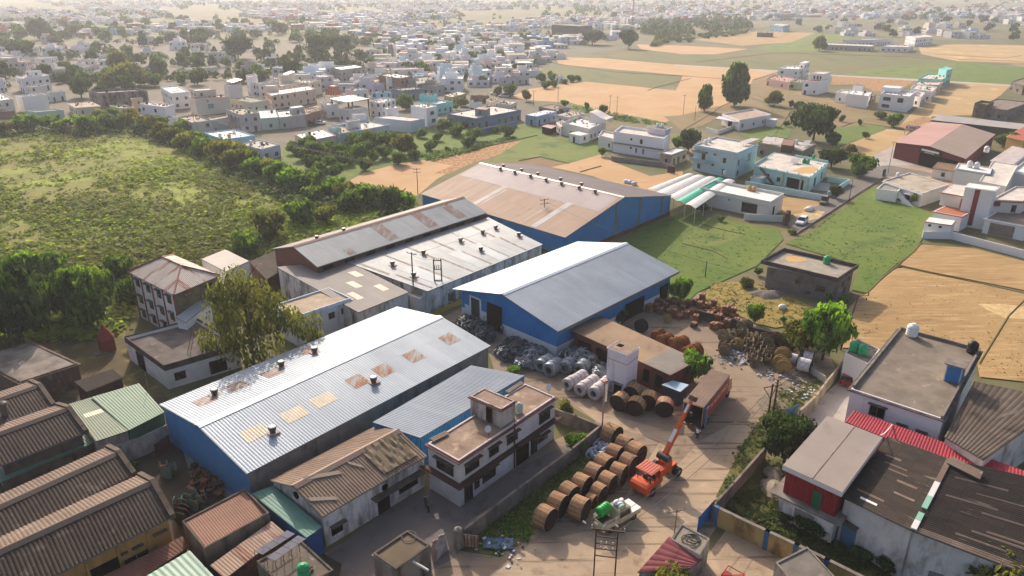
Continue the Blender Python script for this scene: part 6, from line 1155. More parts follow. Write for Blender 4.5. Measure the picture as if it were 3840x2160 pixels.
# past these, the town is one mass
GRD = {}
for a_ in taken: GRD.setdefault((int(a_[0] // 16),int(a_[1] // 16)),[]).append(a_)
def near_taken(p,d):
 gx,gy = int(p.x // 16),int(p.y // 16)
 return any((p.x - a) ** 2 + (p.y - b) ** 2 < d * d for i in (-1,0,1) for j in (-1,0,1) for a,b in GRD.get((gx + i,gy + j),()))
r = random.Random(77); mb = MB()
TP = [(-150,0),(2750,0),(2750,62),(2300,42),(2080,60),(1900,50),(1640,60),(1590,90),(1400,128),(1330,180),(1180,205),(960,205),(700,205),(-60,205)]
for i in range(9500):
 x = r.uniform(-150,2750); y = r.uniform(2,60) if i % 2 else r.uniform(40,205)
 if not inpoly(x,y,TP) or (y > 92 and x < 960 and i % 16 != 1): continue
 if mnoise.noise(Vector((x * .004,y * .05,1.7))) < -.16 and y < 100: continue
 p = P('D',x,y); dm = 14 if y < 70 else 12
 if near_taken(p,dm): continue
 taken.append((p.x,p.y)); GRD.setdefault((int(p.x // 16),int(p.y // 16)),[]).append((p.x,p.y)); w_,d_,h = r.uniform(9,18),r.uniform(8,13),r.choice((3.3,3.4,3.6,3.8,6.3,6.6)); rz = .15 + r.uniform(-.2,.2); m_ = r.choice((0,0,0,1,1,2,3,7,8))
 mb.box(p.x,p.y,0,w_,d_,h,m_,rz); mb.box(p.x,p.y,h + .01,w_ * .94,d_ * .94,.1,4 if r.random() < .4 else 5,rz)
 if r.random() < .5: mb.box(p.x + 1,p.y + 1,h,w_ * .4,d_ * .4,2.5,m_,rz)
 for k in range(3): c,s = math.cos(rz),math.sin(rz); u = (k - 1) * w_ * .3; mb.box(p.x + u * c + s * (d_ / 2),p.y + u * s - c * (d_ / 2),1 + 3 * (k % 2) * (h > 6),1.4,.3,1.3,6,rz)
tag(mb.build('distant_town',[FW[0],FW[1],FW[3],FW[4],WHITED,DKT,GLASS,WALL('b5645a',0),WALL('9fb8d6',0)],recalc=False),'far town dissolving into the haze along the skyline','town',None,'stuff')
# communications mast
p = P('D',1590,76); t = thing('radio_mast','slim lattice radio mast rising from the hazy town','mast',p); mb = MB(); Hm = 34
for i in range(3):
 a = i * 2.094; mb.cyl(p + Vector((1.3 * math.cos(a),1.3 * math.sin(a),0)),p + Vector((.3 * math.cos(a),.3 * math.sin(a),Hm)),.13,n=5)
for k in range(16):
 z = Hm * k / 16; s = 1.3 - k / 16; s2 = 1.3 - (k + 1) / 16
 for i in range(3): a,b = i * 2.094,(i + 1) * 2.094; mb.cyl(p + Vector((s * math.cos(a),s * math.sin(a),z)),p + Vector((s2 * math.cos(b),s2 * math.sin(b),z + Hm / 16)),.08,n=4)
mb.build('lattice',PAINT('8a5048',.7),t); mb = MB()
for k in range(3): mb.cyl(p + Vector((.9 * math.cos(k * 2.1),.9 * math.sin(k * 2.1),Hm - 4 - k)),p + Vector((1.2 * math.cos(k * 2.1),1.2 * math.sin(k * 2.1),Hm - 4 - k)),.8,n=10)
mb.build('dish_antennas',PAINT('cfcfcf',.5),t)
house('black-clad hall standing among the hazy houses','D',[((1455,66),(1490,64),(1388,62),11,0,PAINT('2c2a2b',.8),CONC,dict(par=.1))])
p = P('t10',378,470); t = thing('temple_tower','weathered ribbed temple tower rising over the mid-distance houses','temple tower',p); mb = MB(); mb.rev(p,(0,0,1),[(0,2.6),(4,2.5),(8,2.1),(11,1.6),(12,1.3),(12.5,.2)],10); mb.build('tower',WALL('a8988c',2),t)
# ---------------------------------------------------------------- cable drums
LAG = mat('lagging_wood','#b58a5e','#987050',sc=1.2,ro=.8,stretch=(1,1,1),objvar=.25,stain=[('#6f4a30',.55,.72,3,(1,1,1)),('#caa074',.58,.74,2.2,(1,1,1))])
FLG = mat('dark_flange_wood','#38291f','#2a1f19',sc=1.5,ro=.9)
FLY = mat('weathered_flange','#8d7a5c','#6f5f49',sc=1.5,ro=.9,objvar=.4,stain=[('#4d4236',.55,.75,1.2,(1,1,1))])
FLO = mat('orange_flange','#ab6f3d','#8a5530',sc=1.5,ro=.85,objvar=.25,stain=[('#c9924f',.58,.74,2,(1,1,1))])
DR = 1.25
def drum_root():
 t = thing('cable_drum','drum','cable drum'); n = 44; L = .78; mb = MB(); z = DR
 for k in range(n):   # laths round the drum,each a hair proud or sunk
  a0,a1 = 2 * math.pi * (k + .06) / n,2 * math.pi * (k + .94) / n; r = DR + .012 * math.sin(k * 7.3); e = L + .02 * math.sin(k * 3.1)
  f = [(-e,math.cos(a0) * r,z + math.sin(a0) * r),(e,math.cos(a0) * r,z + math.sin(a0) * r),(e,math.cos(a1) * r,z + math.sin(a1) * r),(-e,math.cos(a1) * r,z + math.sin(a1) * r)]; mb.face(f,k % 3)
 mb.rev((0,0,z),(1,0,0),[(-L + .03,DR - .03),(L - .03,DR - .03)],n,3)
 mb.build('lagging',[LAG,mat('lagging_wood_pale','#c19870','#a37a58',sc=1.5,ro=.8,objvar=.25),mat('lagging_wood_brown','#a87a52','#8b6244',sc=1.5,ro=.8,objvar=.25),FLG],t)
 for s in (-1,1):
  mb = MB(); mb.rev((0,0,z),(1,0,0),[(s * .60,.02),(s * .60,DR - .06),(s * .69,DR - .06),(s * .69,.16),(s * .63,.15),(s * .63,.01)],28,0)
  for k in range(3): mb.obox((s * .69,-.9,z - .55 + k * .5),(s * .03,0,0),(0,1.8,0),(0,0,.1),0)
  mb.build('flange',FLG,t)
 mb = MB()
 for s in (-.55,.55): mb.rev((0,0,z),(1,0,0),[(s - .03,DR + .018),(s + .03,DR + .018)],28)
 mb.build('steel_band',PAINT('6d6a66',.5,.5),t); return t
DK = Kit(drum_root())
A_ = [(1538,1005),(1632,908),(1716,830),(1810,762),(1903,682),(1982,608),(2060,536),(2132,466),(2040,380)]
B_ = [(1800,935),(1885,880),(1945,818),(2010,745),(2092,678),(2165,604),(2218,524)]
NTH = ['','first','second','third','fourth','fifth','sixth','seventh','eighth','ninth']
for i,(x,y) in enumerate(A_):
 s = .98 if i < 8 else 1.05; lb = ['wooden cable drum standing alone at the weedy end of the wall-side row',None,None,None,None,None,None,'wooden cable drum at the far end of the wall-side row, behind the plastic bundles','large wooden cable drum by the lamp pole at the wall corner'][i] or '%s wooden cable drum of the wall-side row, counted from the weedy end' % NTH[i + 1]
 DK.at(P('t12',x,y,DR * s) - Vector((0,0,DR * s)),R(-38 + 6 * math.sin(i * 2.2)),lb,'wooden cable drums in the yard',s)
for i,(x,y) in enumerate(B_):
 s = (.98,.62,.82,.95,.97,.98,1.05)[i]; lb = ['wooden cable drum beside the pickup, heading the crane-side row','smallest wooden cable drum, tucked behind the one beside the pickup','shorter wooden cable drum third along the crane-side row',None,None,None,'wooden cable drum at the far end of the crane-side row facing the boom'][i] or '%s wooden cable drum of the crane-side row, counted from the pickup' % NTH[i + 1]
 DK.at(P('t12',x,y,DR * s) - Vector((0,0,DR * s)),R(-38 + 5 * math.sin(i * 1.7 + 1)),lb,'wooden cable drums in the yard',s)
for i,(x,y,lb) in enumerate(((2105,130,'orange-toned cable drum at the tower end of the five, dark face forward'),(2200,62,'shaded cable drum behind the one at the tower end'),(2222,165,'orange-toned cable drum with a crouching person at its side'),(2318,122,'shaded cable drum behind the one with the crouching person'),(2440,172,'orange-toned cable drum set apart beside the small blue awning'))):
 DK.at(P('t12',x,y,DR * .95) - Vector((0,0,DR * .95)),R(232 + 6 * i),lb,'wooden cable drums in the yard',.95)
# ---------------------------------------------------------------- stacked flanges and empty reels
def disc_root(m,nm='reel_flange'):
 t = MB(); t.rev((0,0,1),(1,0,0),[(-.04,.0),(-.04,.97),(.0,1.0),(.04,.97),(.04,.0)],22);
 for k in range(4): t.obox((.04,-.85,.45 + k * .3),(.03,0,0),(0,1.7,0),(0,0,.09))
 o = t.build(nm,m); return tag(o,'flange','reel flange')
for (x0,y0,x1,y1,n,s,m,lb) in ((150,740,250,690,9,.95,FLO,'orange wooden flange in the stack behind the brown yard shed, at its far end'),(230,815,380,760,11,1.05,FLO,'orange wooden flange in the second stack behind the brown yard shed'),(400,865,610,815,13,1.15,FLO,'orange wooden flange in the longest stack behind the brown yard shed'),(490,915,580,890,6,.8,FLO,'small orange flange in the short stack against the brown yard shed roof'),(610,1000,800,930,13,1.15,FLO,'orange wooden flange in the stack nearest the leafy yard tree'),(1930,750,2230,860,13,1.15,mat('red_brown_flange','#5d4238','#4a352e',sc=1.5,ro=.9,objvar=.2),'red-brown flange in the long leaning stack beside the bamboo-green tree'),(1450,590,1560,560,8,1.1,FLY,'weathered flange in the leaning stack at the block fence')):
 a,b = P('fz',x0,y0,s),P('fz',x1,y1,s); d = b - a; K = Kit(disc_root(m)); rz = math.atan2(d.y,d.x)
 for i in range(n): p = a.lerp(b,i / (n - 1)); K.at((p.x,p.y,0),rz + rnd.uniform(-.05,.05),lb,'stacked reel flanges',s * rnd.uniform(.95,1.03))
def reel_root(fm,cm,wd=.5,core=.38):
 t = thing('cable_reel','reel','cable reel')
 for s in (-1,1):
  mb = MB(); mb.rev((0,0,1),(1,0,0),[(s * wd - .05,.06),(s * wd - .05,.98),(s * wd,1.0),(s * wd + .05,.98),(s * wd + .05,.06)],22);
  for k in range(3): mb.obox((s * (wd + .05),-.8,.5 + k * .4),(s * .02,0,0),(0,1.6,0),(0,0,.1))
  mb.build('flange',fm,t)
 mb = MB(); mb.cyl((-wd,0,1),(wd,0,1),core,n=18); mb.build('barrel',cm,t); return t
RK = Kit(reel_root(FLY,FLY)); RKW = Kit(reel_root(PAINT('2a2726',.7),mat('white_wrap','#d3cdd0','#bdb7bb',sc=2,ro=.6),.8,.85)); RKY = Kit(reel_root(mat('yellow_flange','#a98d58','#8f7444',sc=1.2,ro=.85,objvar=.15),FLY,.25,.4)); RKT = Kit(reel_root(mat('teal_flange','#5f8a86','#6f7f6d',sc=2,ro=.85,objvar=.3),FLO,.5,.35))
spots = [(1160,860,.0),(1210,780,1),(1250,860,.2),(1180,720,.3),(1330,760,.1),(1300,690,.5),(1380,700,.2),(1440,680,1.2),(1500,690,.4),(1420,610,.1),(1200,930,.1),(1330,860,.3),(1640,740,.6),(1700,760,.2),(1590,820,.4),(1740,830,.1),(1800,880,.2),(1860,840,.3),(1660,870,.0),(1570,920,.1),(1620,1010,.15),(1680,980,.1),(1740,1010,.2),(1800,1040,.1),(1870,1000,.15),(1570,1040,.3),(1640,1090,.1),(1720,1110,.2),(1850,1080,.1),(1780,940,.2),(1900,920,.1),(1820,760,.3),(1560,770,.1)]
for i,(x,y,a) in enumerate(spots):
 s = .78 + .12 * math.sin(i * 2.7); z = 0 if i % 4 else .0
 RK.at(P('fz',x,y,s) - Vector((0,0,s)),R(-30) + a * 1.2 + (math.pi / 2 if i % 7 == 3 else 0),'weathered empty wooden reel crowded among others in the scrap reel yard','empty reels in the scrap reel yard',s)
RK.at(P('fz',2330,990,.8) - Vector((0,0,.8)),R(15),'weathered empty reel behind the white-wrapped ones by the fence','empty reels in the scrap reel yard',.75)
for i,(x,y,rz,s,lb) in enumerate(((1400,830,240,.85,'round yellow reel face in the middle of the scrap reels'),(2080,1010,250,1.25,'large olive-yellow reel face behind the two yellow ones'),(2040,1120,235,1.1,'yellow reel face overlapped by the one in front'),(2095,1175,240,1.05,'yellow reel face in front, near the white-wrapped reel'),(340,455,250,.7,'pale round reel face leaning in the shade by the blue shed'),(1510,820,-20,.8,'orange-yellow small reel standing side-on among the scrap reels'))):
 RKY.at(P('fz',x,y,s) - Vector((0,0,s)),R(rz),lb,None,s)
for x,y,rz,s,lb in ((2230,1060,-35,.85,'white-wrapped reel with black flange beside the yellow reel faces'),(2400,1160,-32,1.15,'largest white-wrapped reel with black flange beside the board fence'),(2460,1040,-30,.9,'white-wrapped reel half hidden behind the largest one')): RKW.at(P('fz',x,y,s) - Vector((0,0,s)),R(rz),lb,None,s)
RKB = Kit(reel_root(PAINT('221d1c',.8),PAINT('2a2523',.8),.35,.6)); RKB.at(P('fz',-60,570,1.1) - Vector((0,0,1.1)),R(225),'big black reel standing in the shade beside the blue shed',None,1.1)
for i,(x,y,rz,s) in enumerate(((1235,625,20,.75),(1300,640,40,.7),(1275,660,250,.8),(1435,850,250,.8),(1520,850,30,.7),(1390,890,260,.8),(1350,900,10,.8),(1480,900,245,.75))):
 RKT.at(P('t02',x,y,s) - Vector((0,0,s)),R(rz),('teal-flanged reel among three in the sunlit part of the pale court','teal-flanged reel heaped in the shaded corner of the pale court')[i > 2],'teal reels in the pale court',s)
for x,y,lb in ((1380,970,'dark flanged reel jammed between asbestos gable and brown shed, upper'),(1385,1010,'dark flanged reel jammed between asbestos gable and brown shed, lower')): RKB.at(P('t02',x,y,.9) - Vector((0,0,.9)),R(250),lb,None,.9)
# scrap in the pale court
mb = MB(); r = random.Random(3)
for i in range(70):
 p = P('t02',r.uniform(1440,1680),r.uniform(640,860)); mb.box(p.x,p.y,r.uniform(0,.5),r.uniform(.3,1.1),r.uniform(.15,.6),r.uniform(.1,.5),i % 3,r.uniform(0,3))
tag(mb.build('scrap_wood',[PAINT('6a4a34',.9),PAINT('4a382c',.9),PAINT('8a5a3a',.9)]),'tangled scrap timber and wire heaped against the blue gable','scrap',None,'stuff')
# ---------------------------------------------------------------- timber stacks
TB = [mat('timber_%d' % i,h,h2,sc=2,ro=.85,objvar=.3) for i,(h,h2) in enumerate((('#9a6748','#7d5038'),('#8a5a40','#6d4532'),('#a8795a','#8d6146')))]
def timber_root(k):
 r = random.Random(k); mb = MB(); h = 0; n = r.randint(6,10)
 for i in range(n): mb.box(r.uniform(-.05,.05),r.uniform(-.05,.05),h,r.uniform(.95,1.15),r.uniform(.85,1.05),.13,r.randrange(2),r.uniform(-.08,.08)); h += .145
 for i in range(2): mb.box(r.uniform(-.2,.2),(i - .5) * .5,h,1.0,.38,.1,2,r.uniform(-.2,.2))
 return tag(mb.build('timber_stack',TB),'stack','timber stack')
TKS = [Kit(timber_root(k)) for k in range(4)]; r = random.Random(12); pts = []
band = [(300,330),(420,330),(560,330),(640,270),(740,240),(830,250),(870,300),(690,370),(620,430),(760,480),(830,380),(930,390),(1000,330),(1060,370),(1110,400),(890,450),(960,470),(1050,480),(730,570),(1150,470),(1220,430),(1270,430),(1200,520),(1300,480),(1350,460),(1030,600),(1140,580),(1230,580),(1310,560),(1370,530),(560,420),(500,450),(430,420),(380,380),(250,250),(150,230),(340,240),(440,260),(520,250),(150,330),(60,340),(220,370),(860,420),(1000,420),(1100,520)]
for i,(x,y) in enumerate(band):
 s = r.uniform(.85,1.15); p = P('fz',x,y + 18); z = 0
 TKS[i % 4].at((p.x,p.y,z),.87 + r.uniform(-.2,.2),'stack of sawn red-brown timber among the others along the dry grass','timber stacks along the dry grass',(s,s,s * r.uniform(.8,1.25)))
for i,(x,y) in enumerate(((845,225),(1020,310),(1240,400),(1190,440),(930,370),(1310,430),(800,350))):
 p = P('fz',x,y + 40); TKS[(i + 1) % 4].at((p.x,p.y,1.28),1.0,'stack of sawn timber piled on top of another stack','timber stacks on top of others',.9)
# ---------------------------------------------------------------- wire coils
STW = mat('galvanised_wire','#a3a8ad','#858a90',sc=3,ro=.5,me=.4,objvar=.3,stain=[('#4a4d50',.5,.7,6,(1,1,1))]); STD = mat('dark_wire','#63666b','#4d5055',sc=3,ro=.55,me=.3,objvar=.3)
WRP = mat('wrapped_coil','#c2b8b6','#ada3a2',sc=1.5,ro=.6,objvar=.12,stain=[('#8d7f7c',.56,.74,2,(1,1,1))])
def coil(m,Rr,r,seed):
 rr = random.Random(seed); mb = MB()
 for k in range(4): mb.torus((rr.uniform(-.04,.04),rr.uniform(-.04,.04),(k - 1.5) * r * .55),(rr.uniform(-.1,.1),rr.uniform(-.1,.1),1),Rr * rr.uniform(.92,1.05),r * .55,16,6)
 return tag(mb.build('wire_coil',m,smooth=True),'coil','wire coil')
XC = []
def heap(v,poly,n,kit,hmax,lb,g,s0=.8,s1=1.1,seed=0,cap=52):
 r = random.Random(seed); px = [p[0] for p in poly]; py = [p[1] for p in poly]; cx,cy = sum(px) / len(px),sum(py) / len(py); c = 0
 while c < n:
  x,y = r.uniform(min(px),max(px)),r.uniform(min(py),max(py))
  if not inpoly(x,y,poly): continue
  e = max(abs(x - cx) / (max(px) - min(px)),abs(y - cy) / (max(py) - min(py))) * 2; z = hmax * max(0,1 - e) ** .6; c += 1
  p = P(v,x,y + 14,z * r.uniform(.3,1)); t = r.uniform(0,1); pos,sc,rt = (p.x,p.y,max(.2,p.z + .2)),r.uniform(s0,s1),(r.gauss(0,.55),r.gauss(0,.55),r.uniform(0,6))
  if c <= cap: kit.at(pos,None,lb,g,sc,rt)
  else: XC.append((kit.root.data,Matrix.LocRotScale(Vector(pos),__import__('mathutils').Euler(rt),Vector((sc,) * 3))))
heap('fy',[(170,500),(330,330),(440,270),(620,310),(640,520),(400,590),(230,560)],95,Kit(coil(STD,.62,.2,1)),1.3,'dark grey wire coil in the heap against the blue shed corner','dark coil heap by the blue shed',.8,1.15,1)
heap('fy',[(470,660),(600,480),(610,370),(880,450),(960,560),(760,700),(560,690)],110,Kit(coil(STW,.58,.2,2)),1.2,'silvery wire coil in the heap in front of the blue shed corner','silvery coil heap by the blue shed',.8,1.1,2)
heap('t11',[(880,975),(930,940),(1040,960),(1130,1040),(1140,1110),(1040,1090)],95,Kit(coil(STD,.6,.22,3)),1.5,'black wire coil in the heap beside the big dark doorway','black coil heap by the doorway',.8,1.2,3)
heap('fy',[(1140,560),(1250,470),(1420,400),(1620,480),(1700,650),(1500,620),(1300,620)],60,Kit(coil(STW,1.0,.2,4)),1.6,'wide silver wire ring in the loose heap beneath the yard shed wall','wide wire rings by the yard shed',.75,1.1,4)
heap('fy',[(1610,800),(1700,700),(1840,640),(1840,840),(1700,840)],40,Kit(coil(STW,.5,.17,5)),1.0,'small wire coil in the pile at the foot of the white tower','small coils at the tower foot',.8,1.1,5)
heap('t12',[(1865,540),(1890,470),(1960,420),(2040,440),(2000,510),(1920,560)],18,Kit(coil(mat('plastic_bundle','#b9bcc6','#9a9ea8',sc=3,ro=.35,objvar=.2),.42,.2,6)),.5,'shiny plastic-wrapped bundle in the pile beside the wall-side drums','plastic bundles by the drums',.8,1.2,6)
mb = MB()
for me_,M_ in XC:
 i = len(mb.v); mb.v += [tuple(M_ @ v_.co) for v_ in me_.vertices]
 for f in me_.polygons: mb.f.append(tuple(k + i for k in f.vertices)); mb.m.append(0 if me_.materials[0] == STD else 1); mb.u.append(None)
tag(mb.build('wire_coils',[STD,STW],smooth=True,recalc=False),'buried wire coils making up the bulk of the heaps','wire coils',None,'stuff')
mb = MB(); p = P('fy',1505,390,1.2); mb.torus(p,(.7,-.6,.25),1.25,.1,26,8); tag(mb.build('wire_hoop',WRP,smooth=True),'single big pale hoop standing up behind the loose wire rings','hoop')
def bigcoil(m,seed):
 mb = MB(); pr = [(-.42,.5),(-.46,.62),(-.44,.98),(-.38,1.05),(-.2,1.03),(0,1.07),(.2,1.03),(.38,1.05),(.44,.98),(.46,.62),(.42,.5),(-.42,.5)]; mb.rev((0,0,0),(1,0,0),pr,26); return tag(mb.build('coil_roll',m,smooth=True),'roll','coil roll')
KB,KW = Kit(bigcoil(STW,1)),Kit(bigcoil(WRP,2))
for kit,x0,y0,x1,y1,n,s,lb in ((KB,850,690,1010,580,3,1.0,'grey coil roll in the row closest to the silvery heap'),(KB,975,750,1100,650,3,1.02,'grey coil roll in the row standing foremost on the dark ground'),(KB,1215,720,1260,660,2,1.0,'grey coil roll in the short row with a narrow hole'),(KB,1430,740,1480,690,2,1.0,'grey coil roll holding loose wire in its hole'),(KW,1250,970,1560,800,5,.85,'white-wrapped coil roll in the row farthest from the white tower'),(KW,1440,1055,1740,850,5,.85,'white-wrapped coil roll in the middle row of three'),(KW,1650,1105,1890,910,5,.92,'white-wrapped coil roll in the row next to the white tower')):
 a,b = P('fy',x0,y0,s),P('fy',x1,y1,s); d = b - a; step = .92 * s; d.normalize()
 for i in range(n): p = a + d * step * i; kit.at((p.x,p.y,s * (1.05 + (.03 * (i % 2)))),None,lb,'coil rolls in rows',s * (1 + .03 * math.sin(i * 2)),(0,0,math.atan2(d.y,d.x) + .05 * math.sin(i * 3)))
# litter
mb = MB(); r = random.Random(9)
for v,cx,cy,sx,sy,n in (('fz',1400,1000,110,90,160),('fz',1250,1020,120,60,60),('fz',2000,1330,160,60,60),('t22',870,60,90,50,70),('t12',1180,1210,70,30,30),('t12',1300,1290,100,60,20),('fz',1480,1110,70,40,60)):
 for i in range(n):
  p = P(v,r.gauss(cx,sx),r.gauss(cy,sy)); s = r.uniform(.08,.4); mb.box(p.x,p.y,.02 + r.random() * .12,s,s * r.uniform(.4,1),r.uniform(.03,.15),r.choice((0,0,1,2,3)),r.uniform(0,3))
tag(mb.build('litter',[PAINT('c3bfc0',.7),PAINT('8d9ab5',.7),PAINT('6a5a4c',.9),PAINT('3f3832',.9)]),'plastic litter and rubble strewn over the yard','litter',None,'stuff')
mb = MB(); p = P('t12',1185,1215);
for i in range(10):
 for j in range(6):
  def bp(i,j): return p + Vector((i * .3 - 1.5,j * .25 - .7,.15 + .25 * abs(mnoise.noise(Vector((i * .6,j * .7,9))))))
  mb.face([bp(i,j),bp(i + 1,j),bp(i + 1,j + 1),bp(i,j + 1)])
tag(mb.build('tarpaulin',PAINT('44607f',.6),smooth=True),'crumpled blue tarpaulin dropped on the weeds by the gate pillar','tarpaulin')
# sheets, boards and fence beside the reels
p = P('fz',2460,1290); p2 = P('fz',2700,1449); t = thing('board_fence','short pale board fence behind the white-wrapped reels','fence',p); mb = MB(); mb.obox(p,p2 - p,(.08,.08,0),(0,0,1.2)); mb.build('boards',PAINT('b9b0a6',.8),t)
wall_run('dark block wall hidden behind timber stacks and scrap reels',PL('fz',[(760,330),(1350,470),(1560,570),(2000,680)],1.6),1.6,.25,mat('dark_blocks','#4a423d','#3a3430',sc=1,ro=.95))
for x,y,lb in ((2055,325,'lone white sack lying on the dry grass by the grey block house'),(0,0,'')):
 if not lb: continue
 p = P('fz',x,y); mb = MB(); mb.rev(p + Vector((-.5,0,.4)),(1,.2,.05),[(0,.05),(.15,.42),(.6,.55),(1.1,.45),(1.35,.06)],12); tag(mb.build('sack',PAINT('d9d5d2',.6),smooth=True),lb,'sack')
for x,y,a,lb in ((1930,1080,.3,'plump white sack lying across another on the straw by the lane'),(1890,1095,-.5,'white sack end-on under the plump one by the lane')):
 p = P('fh',x,y); mb = MB(); mb.rev(p + Vector((-1,0,.5)),(math.cos(a),math.sin(a) * .4,0),[(0,.05),(.2,.45),(1.0,.6),(1.8,.45),(2.1,.06)],12); tag(mb.build('sack',PAINT('dcd7d6',.6),smooth=True),lb,'sack')
for x,y,lb in ((600,1310,'first of the pale covered bales on the tan plot above the great shed'),(650,1320,'second of the pale covered bales on the tan plot above the great shed'),(710,1345,'third of the pale covered bales on the tan plot above the great shed')):
 p = P('fe',x,y); mb = MB(); mb.rev(p + Vector((-.7,0,.4)),(1,-.3,0),[(0,.3),(.2,.6),(1.4,.65),(1.6,.3)],12); tag(mb.build('bale',PAINT('c9ccd3',.5),smooth=True),lb,'bale')
# ---------------------------------------------------------------- poles, transformer, wires
pole('tall dark pole with single crossarm in front of the low workshop roof','fw',1105,810,10.5,1,IRON,r=.14,rz=-.5)
t = thing('transformer_stand','twin-post electric stand with transformer between the low roofs and blue shed','transformer',P('fw',1420,740)); a,b = P('fw',1420,740),P('fw',1530,740)
mb = MB()
for p in (a,b): mb.cyl(p,p + Vector((0,0,8.5)),.13,.1,8)
mb.build('posts',IRON,t); mb = MB()
for z in (8.2,6.6,4.6): mb.obox(a + Vector((0,0,z)),b - a,(.08,.08,0),(0,0,.14))
for k in range(4):
 p = a.lerp(b,.1 + .27 * k); mb.cyl(p + Vector((0,0,8.3)),p + Vector((0,0,8.8)),.07,.05,6); mb.cyl(p + Vector((0,0,6.7)),p + Vector((.1,0,7.5)),.06,n=5)
mb.build('crossarms',IRON,t); mb = MB(); p = P('fw',1640,600,1.6); mb.box(p.x,p.y,.9,1.7,1.1,1.5,0,.87)
for k in range(6): mb.box(p.x - .9 + .32 * k,p.y - .75,1.0,.06,.3,1.2,0,.87)
mb.build('transformer_tank',PAINT('59605a',.6),t); mb = MB(); mb.box(p.x,p.y,0,1.9,1.3,.9,0,.87); mb.build('plinth',CONC,t)
wall_run('yellow railing around the transformer',PL('fw',[(1360,850),(1560,760),(1840,640)],.9),.9,.08,PAINT('a88a3a',.7),'railing','railing')
wall_run('low white wall panel behind the yellow railing',PL('fw',[(1540,700),(1720,660)],1.0),1.0,.15,WALL('c9c2b8',2))
pole('dark pole with antlered insulators rising before the great rust-tinted roof','t11',1528,330,8.5,2,IRON,rz=.4); pole('pole with double crossarm at the wheat corner behind the great shed','t10',578,1465,7,2,IRON,rz=.2)
pole('brown lattice lamp pole at the corner of the drum court wall','t12',1966,372,7.5,0,RUSTP,'lamp_pole',.1); lp = [o for o in scn.objects if o.name.startswith('lamp_pole')][-1]; p = lp.location
mb = MB()
for k in range(9): mb.cyl(Vector(p) + Vector((.15,-.1,4.6 + .28 * k)),Vector(p) + Vector((.42,.1,4.7 + .28 * k)),.06,n=6)
mb.build('insulators',PAINT('c9c4be',.5),lp); mb = MB(); mb.box(p.x,p.y,7.4,.7,.5,.18,0,.5); mb.build('lamp_head',PAINT('a06a4a',.6),lp)
t = thing('electric_stand','rusty two-post electric frame with insulators at the bottom edge','pylon',P('t12',1900,1449)); a,b = P('t12',1898,1560),P('t12',2055,1580); Hh = 7.2; mb = MB()
for p in (a,b): mb.obox(p - Vector((.06,.06,0)),(.12,0,0),(0,.12,0),(0,0,Hh))
mb.build('posts',IRON,t); mb = MB(); d = (b - a); mb.obox(a - d * .2 + Vector((0,0,Hh - .15)),d * 1.5,(.05,.12,0),(0,0,.14))
for z in (6.4,5.6,5.0,4.2): mb.obox(a + Vector((0,-.1,z)),d,(.02,.08,0),(0,0,.09))
mb.build('crossbars',IRON,t); mb = MB()
IN = PAINT('b9aca0',.4)
for u in (-.2,.35,1.3): q = a + d * u + Vector((0,0,Hh)); mb = MB(); mb.cyl(q,q + Vector((0,0,.4)),.07,.05,6); mb.build('insulator',IN,t); mb = MB(); mb.cyl(q + Vector((-.5,.5,.1)),q + Vector((-.75,.75,.15)),.08,n=6); mb.build('insulator',IN,t)
for z in (5.7,5.1):
 for u in (.25,.5,.8): q = a + d * u + Vector((0,-.1,z)); mb = MB(); mb.cyl(q,q + Vector((0,0,.25)),.07,n=6); mb.build('insulator',IN,t)
EST = (a + Vector((0,0,Hh)),b + Vector((0,0,Hh)))
t = thing('twin_pole','rusty twin pole with crossarm and switchgear by the dark bushes','utility pole',P('t22',630,345)); a,b = P('t22',628,345),P('t22',668,310); mb = MB()
for p in (a,b): mb.cyl(p,p + Vector((0,0,6.6)),.14,.11,8)
mb.build('posts',IRON,t); mb = MB(); d = Vector((.95,.3,0)); mb.obox(a - d * 1.3 + Vector((0,0,6.2)),d * 2.7,(.03,.1,0),(0,0,.1)); mb.cyl(a + Vector((0,0,4.5)),a - d * 1.2 + Vector((0,0,6.2)),.05,n=5); mb.cyl(a + Vector((0,0,4.5)),b + Vector((0,0,6.3)),.05,n=5); mb.build('crossarm',IRON,t)
mb = MB(); mb.box(a.x + .2,a.y,1.2,.6,.5,1.0); mb.build('switch_box',PAINT('2e2a28',.7),t); TWP = a + Vector((0,0,6.3))
p = P('t21',1192,1190); t = thing('utility_pole','leaning pole with ring of insulators beside the bamboo-green tree','utility pole',p); top = p + Vector((1.4,.5,9.0)); mb = MB(); mb.cyl(p,top,.13,.1,8); mb.build('pole_shaft',IRON,t); mb = MB()
for dz,w_ in ((-.2,1.3),(-.9,1.1)):
 for s in (-1,1): mb.cyl(top + Vector((0,0,dz)),top + Vector((s * w_,-.3 * s,dz + .15)),.05,n=5); mb.cyl(top + Vector((s * w_,-.3 * s,dz + .1)),top + Vector((s * w_,-.3 * s,dz + .5)),.08,n=6)
mb.build('crossarms',IRON,t); LNP = top
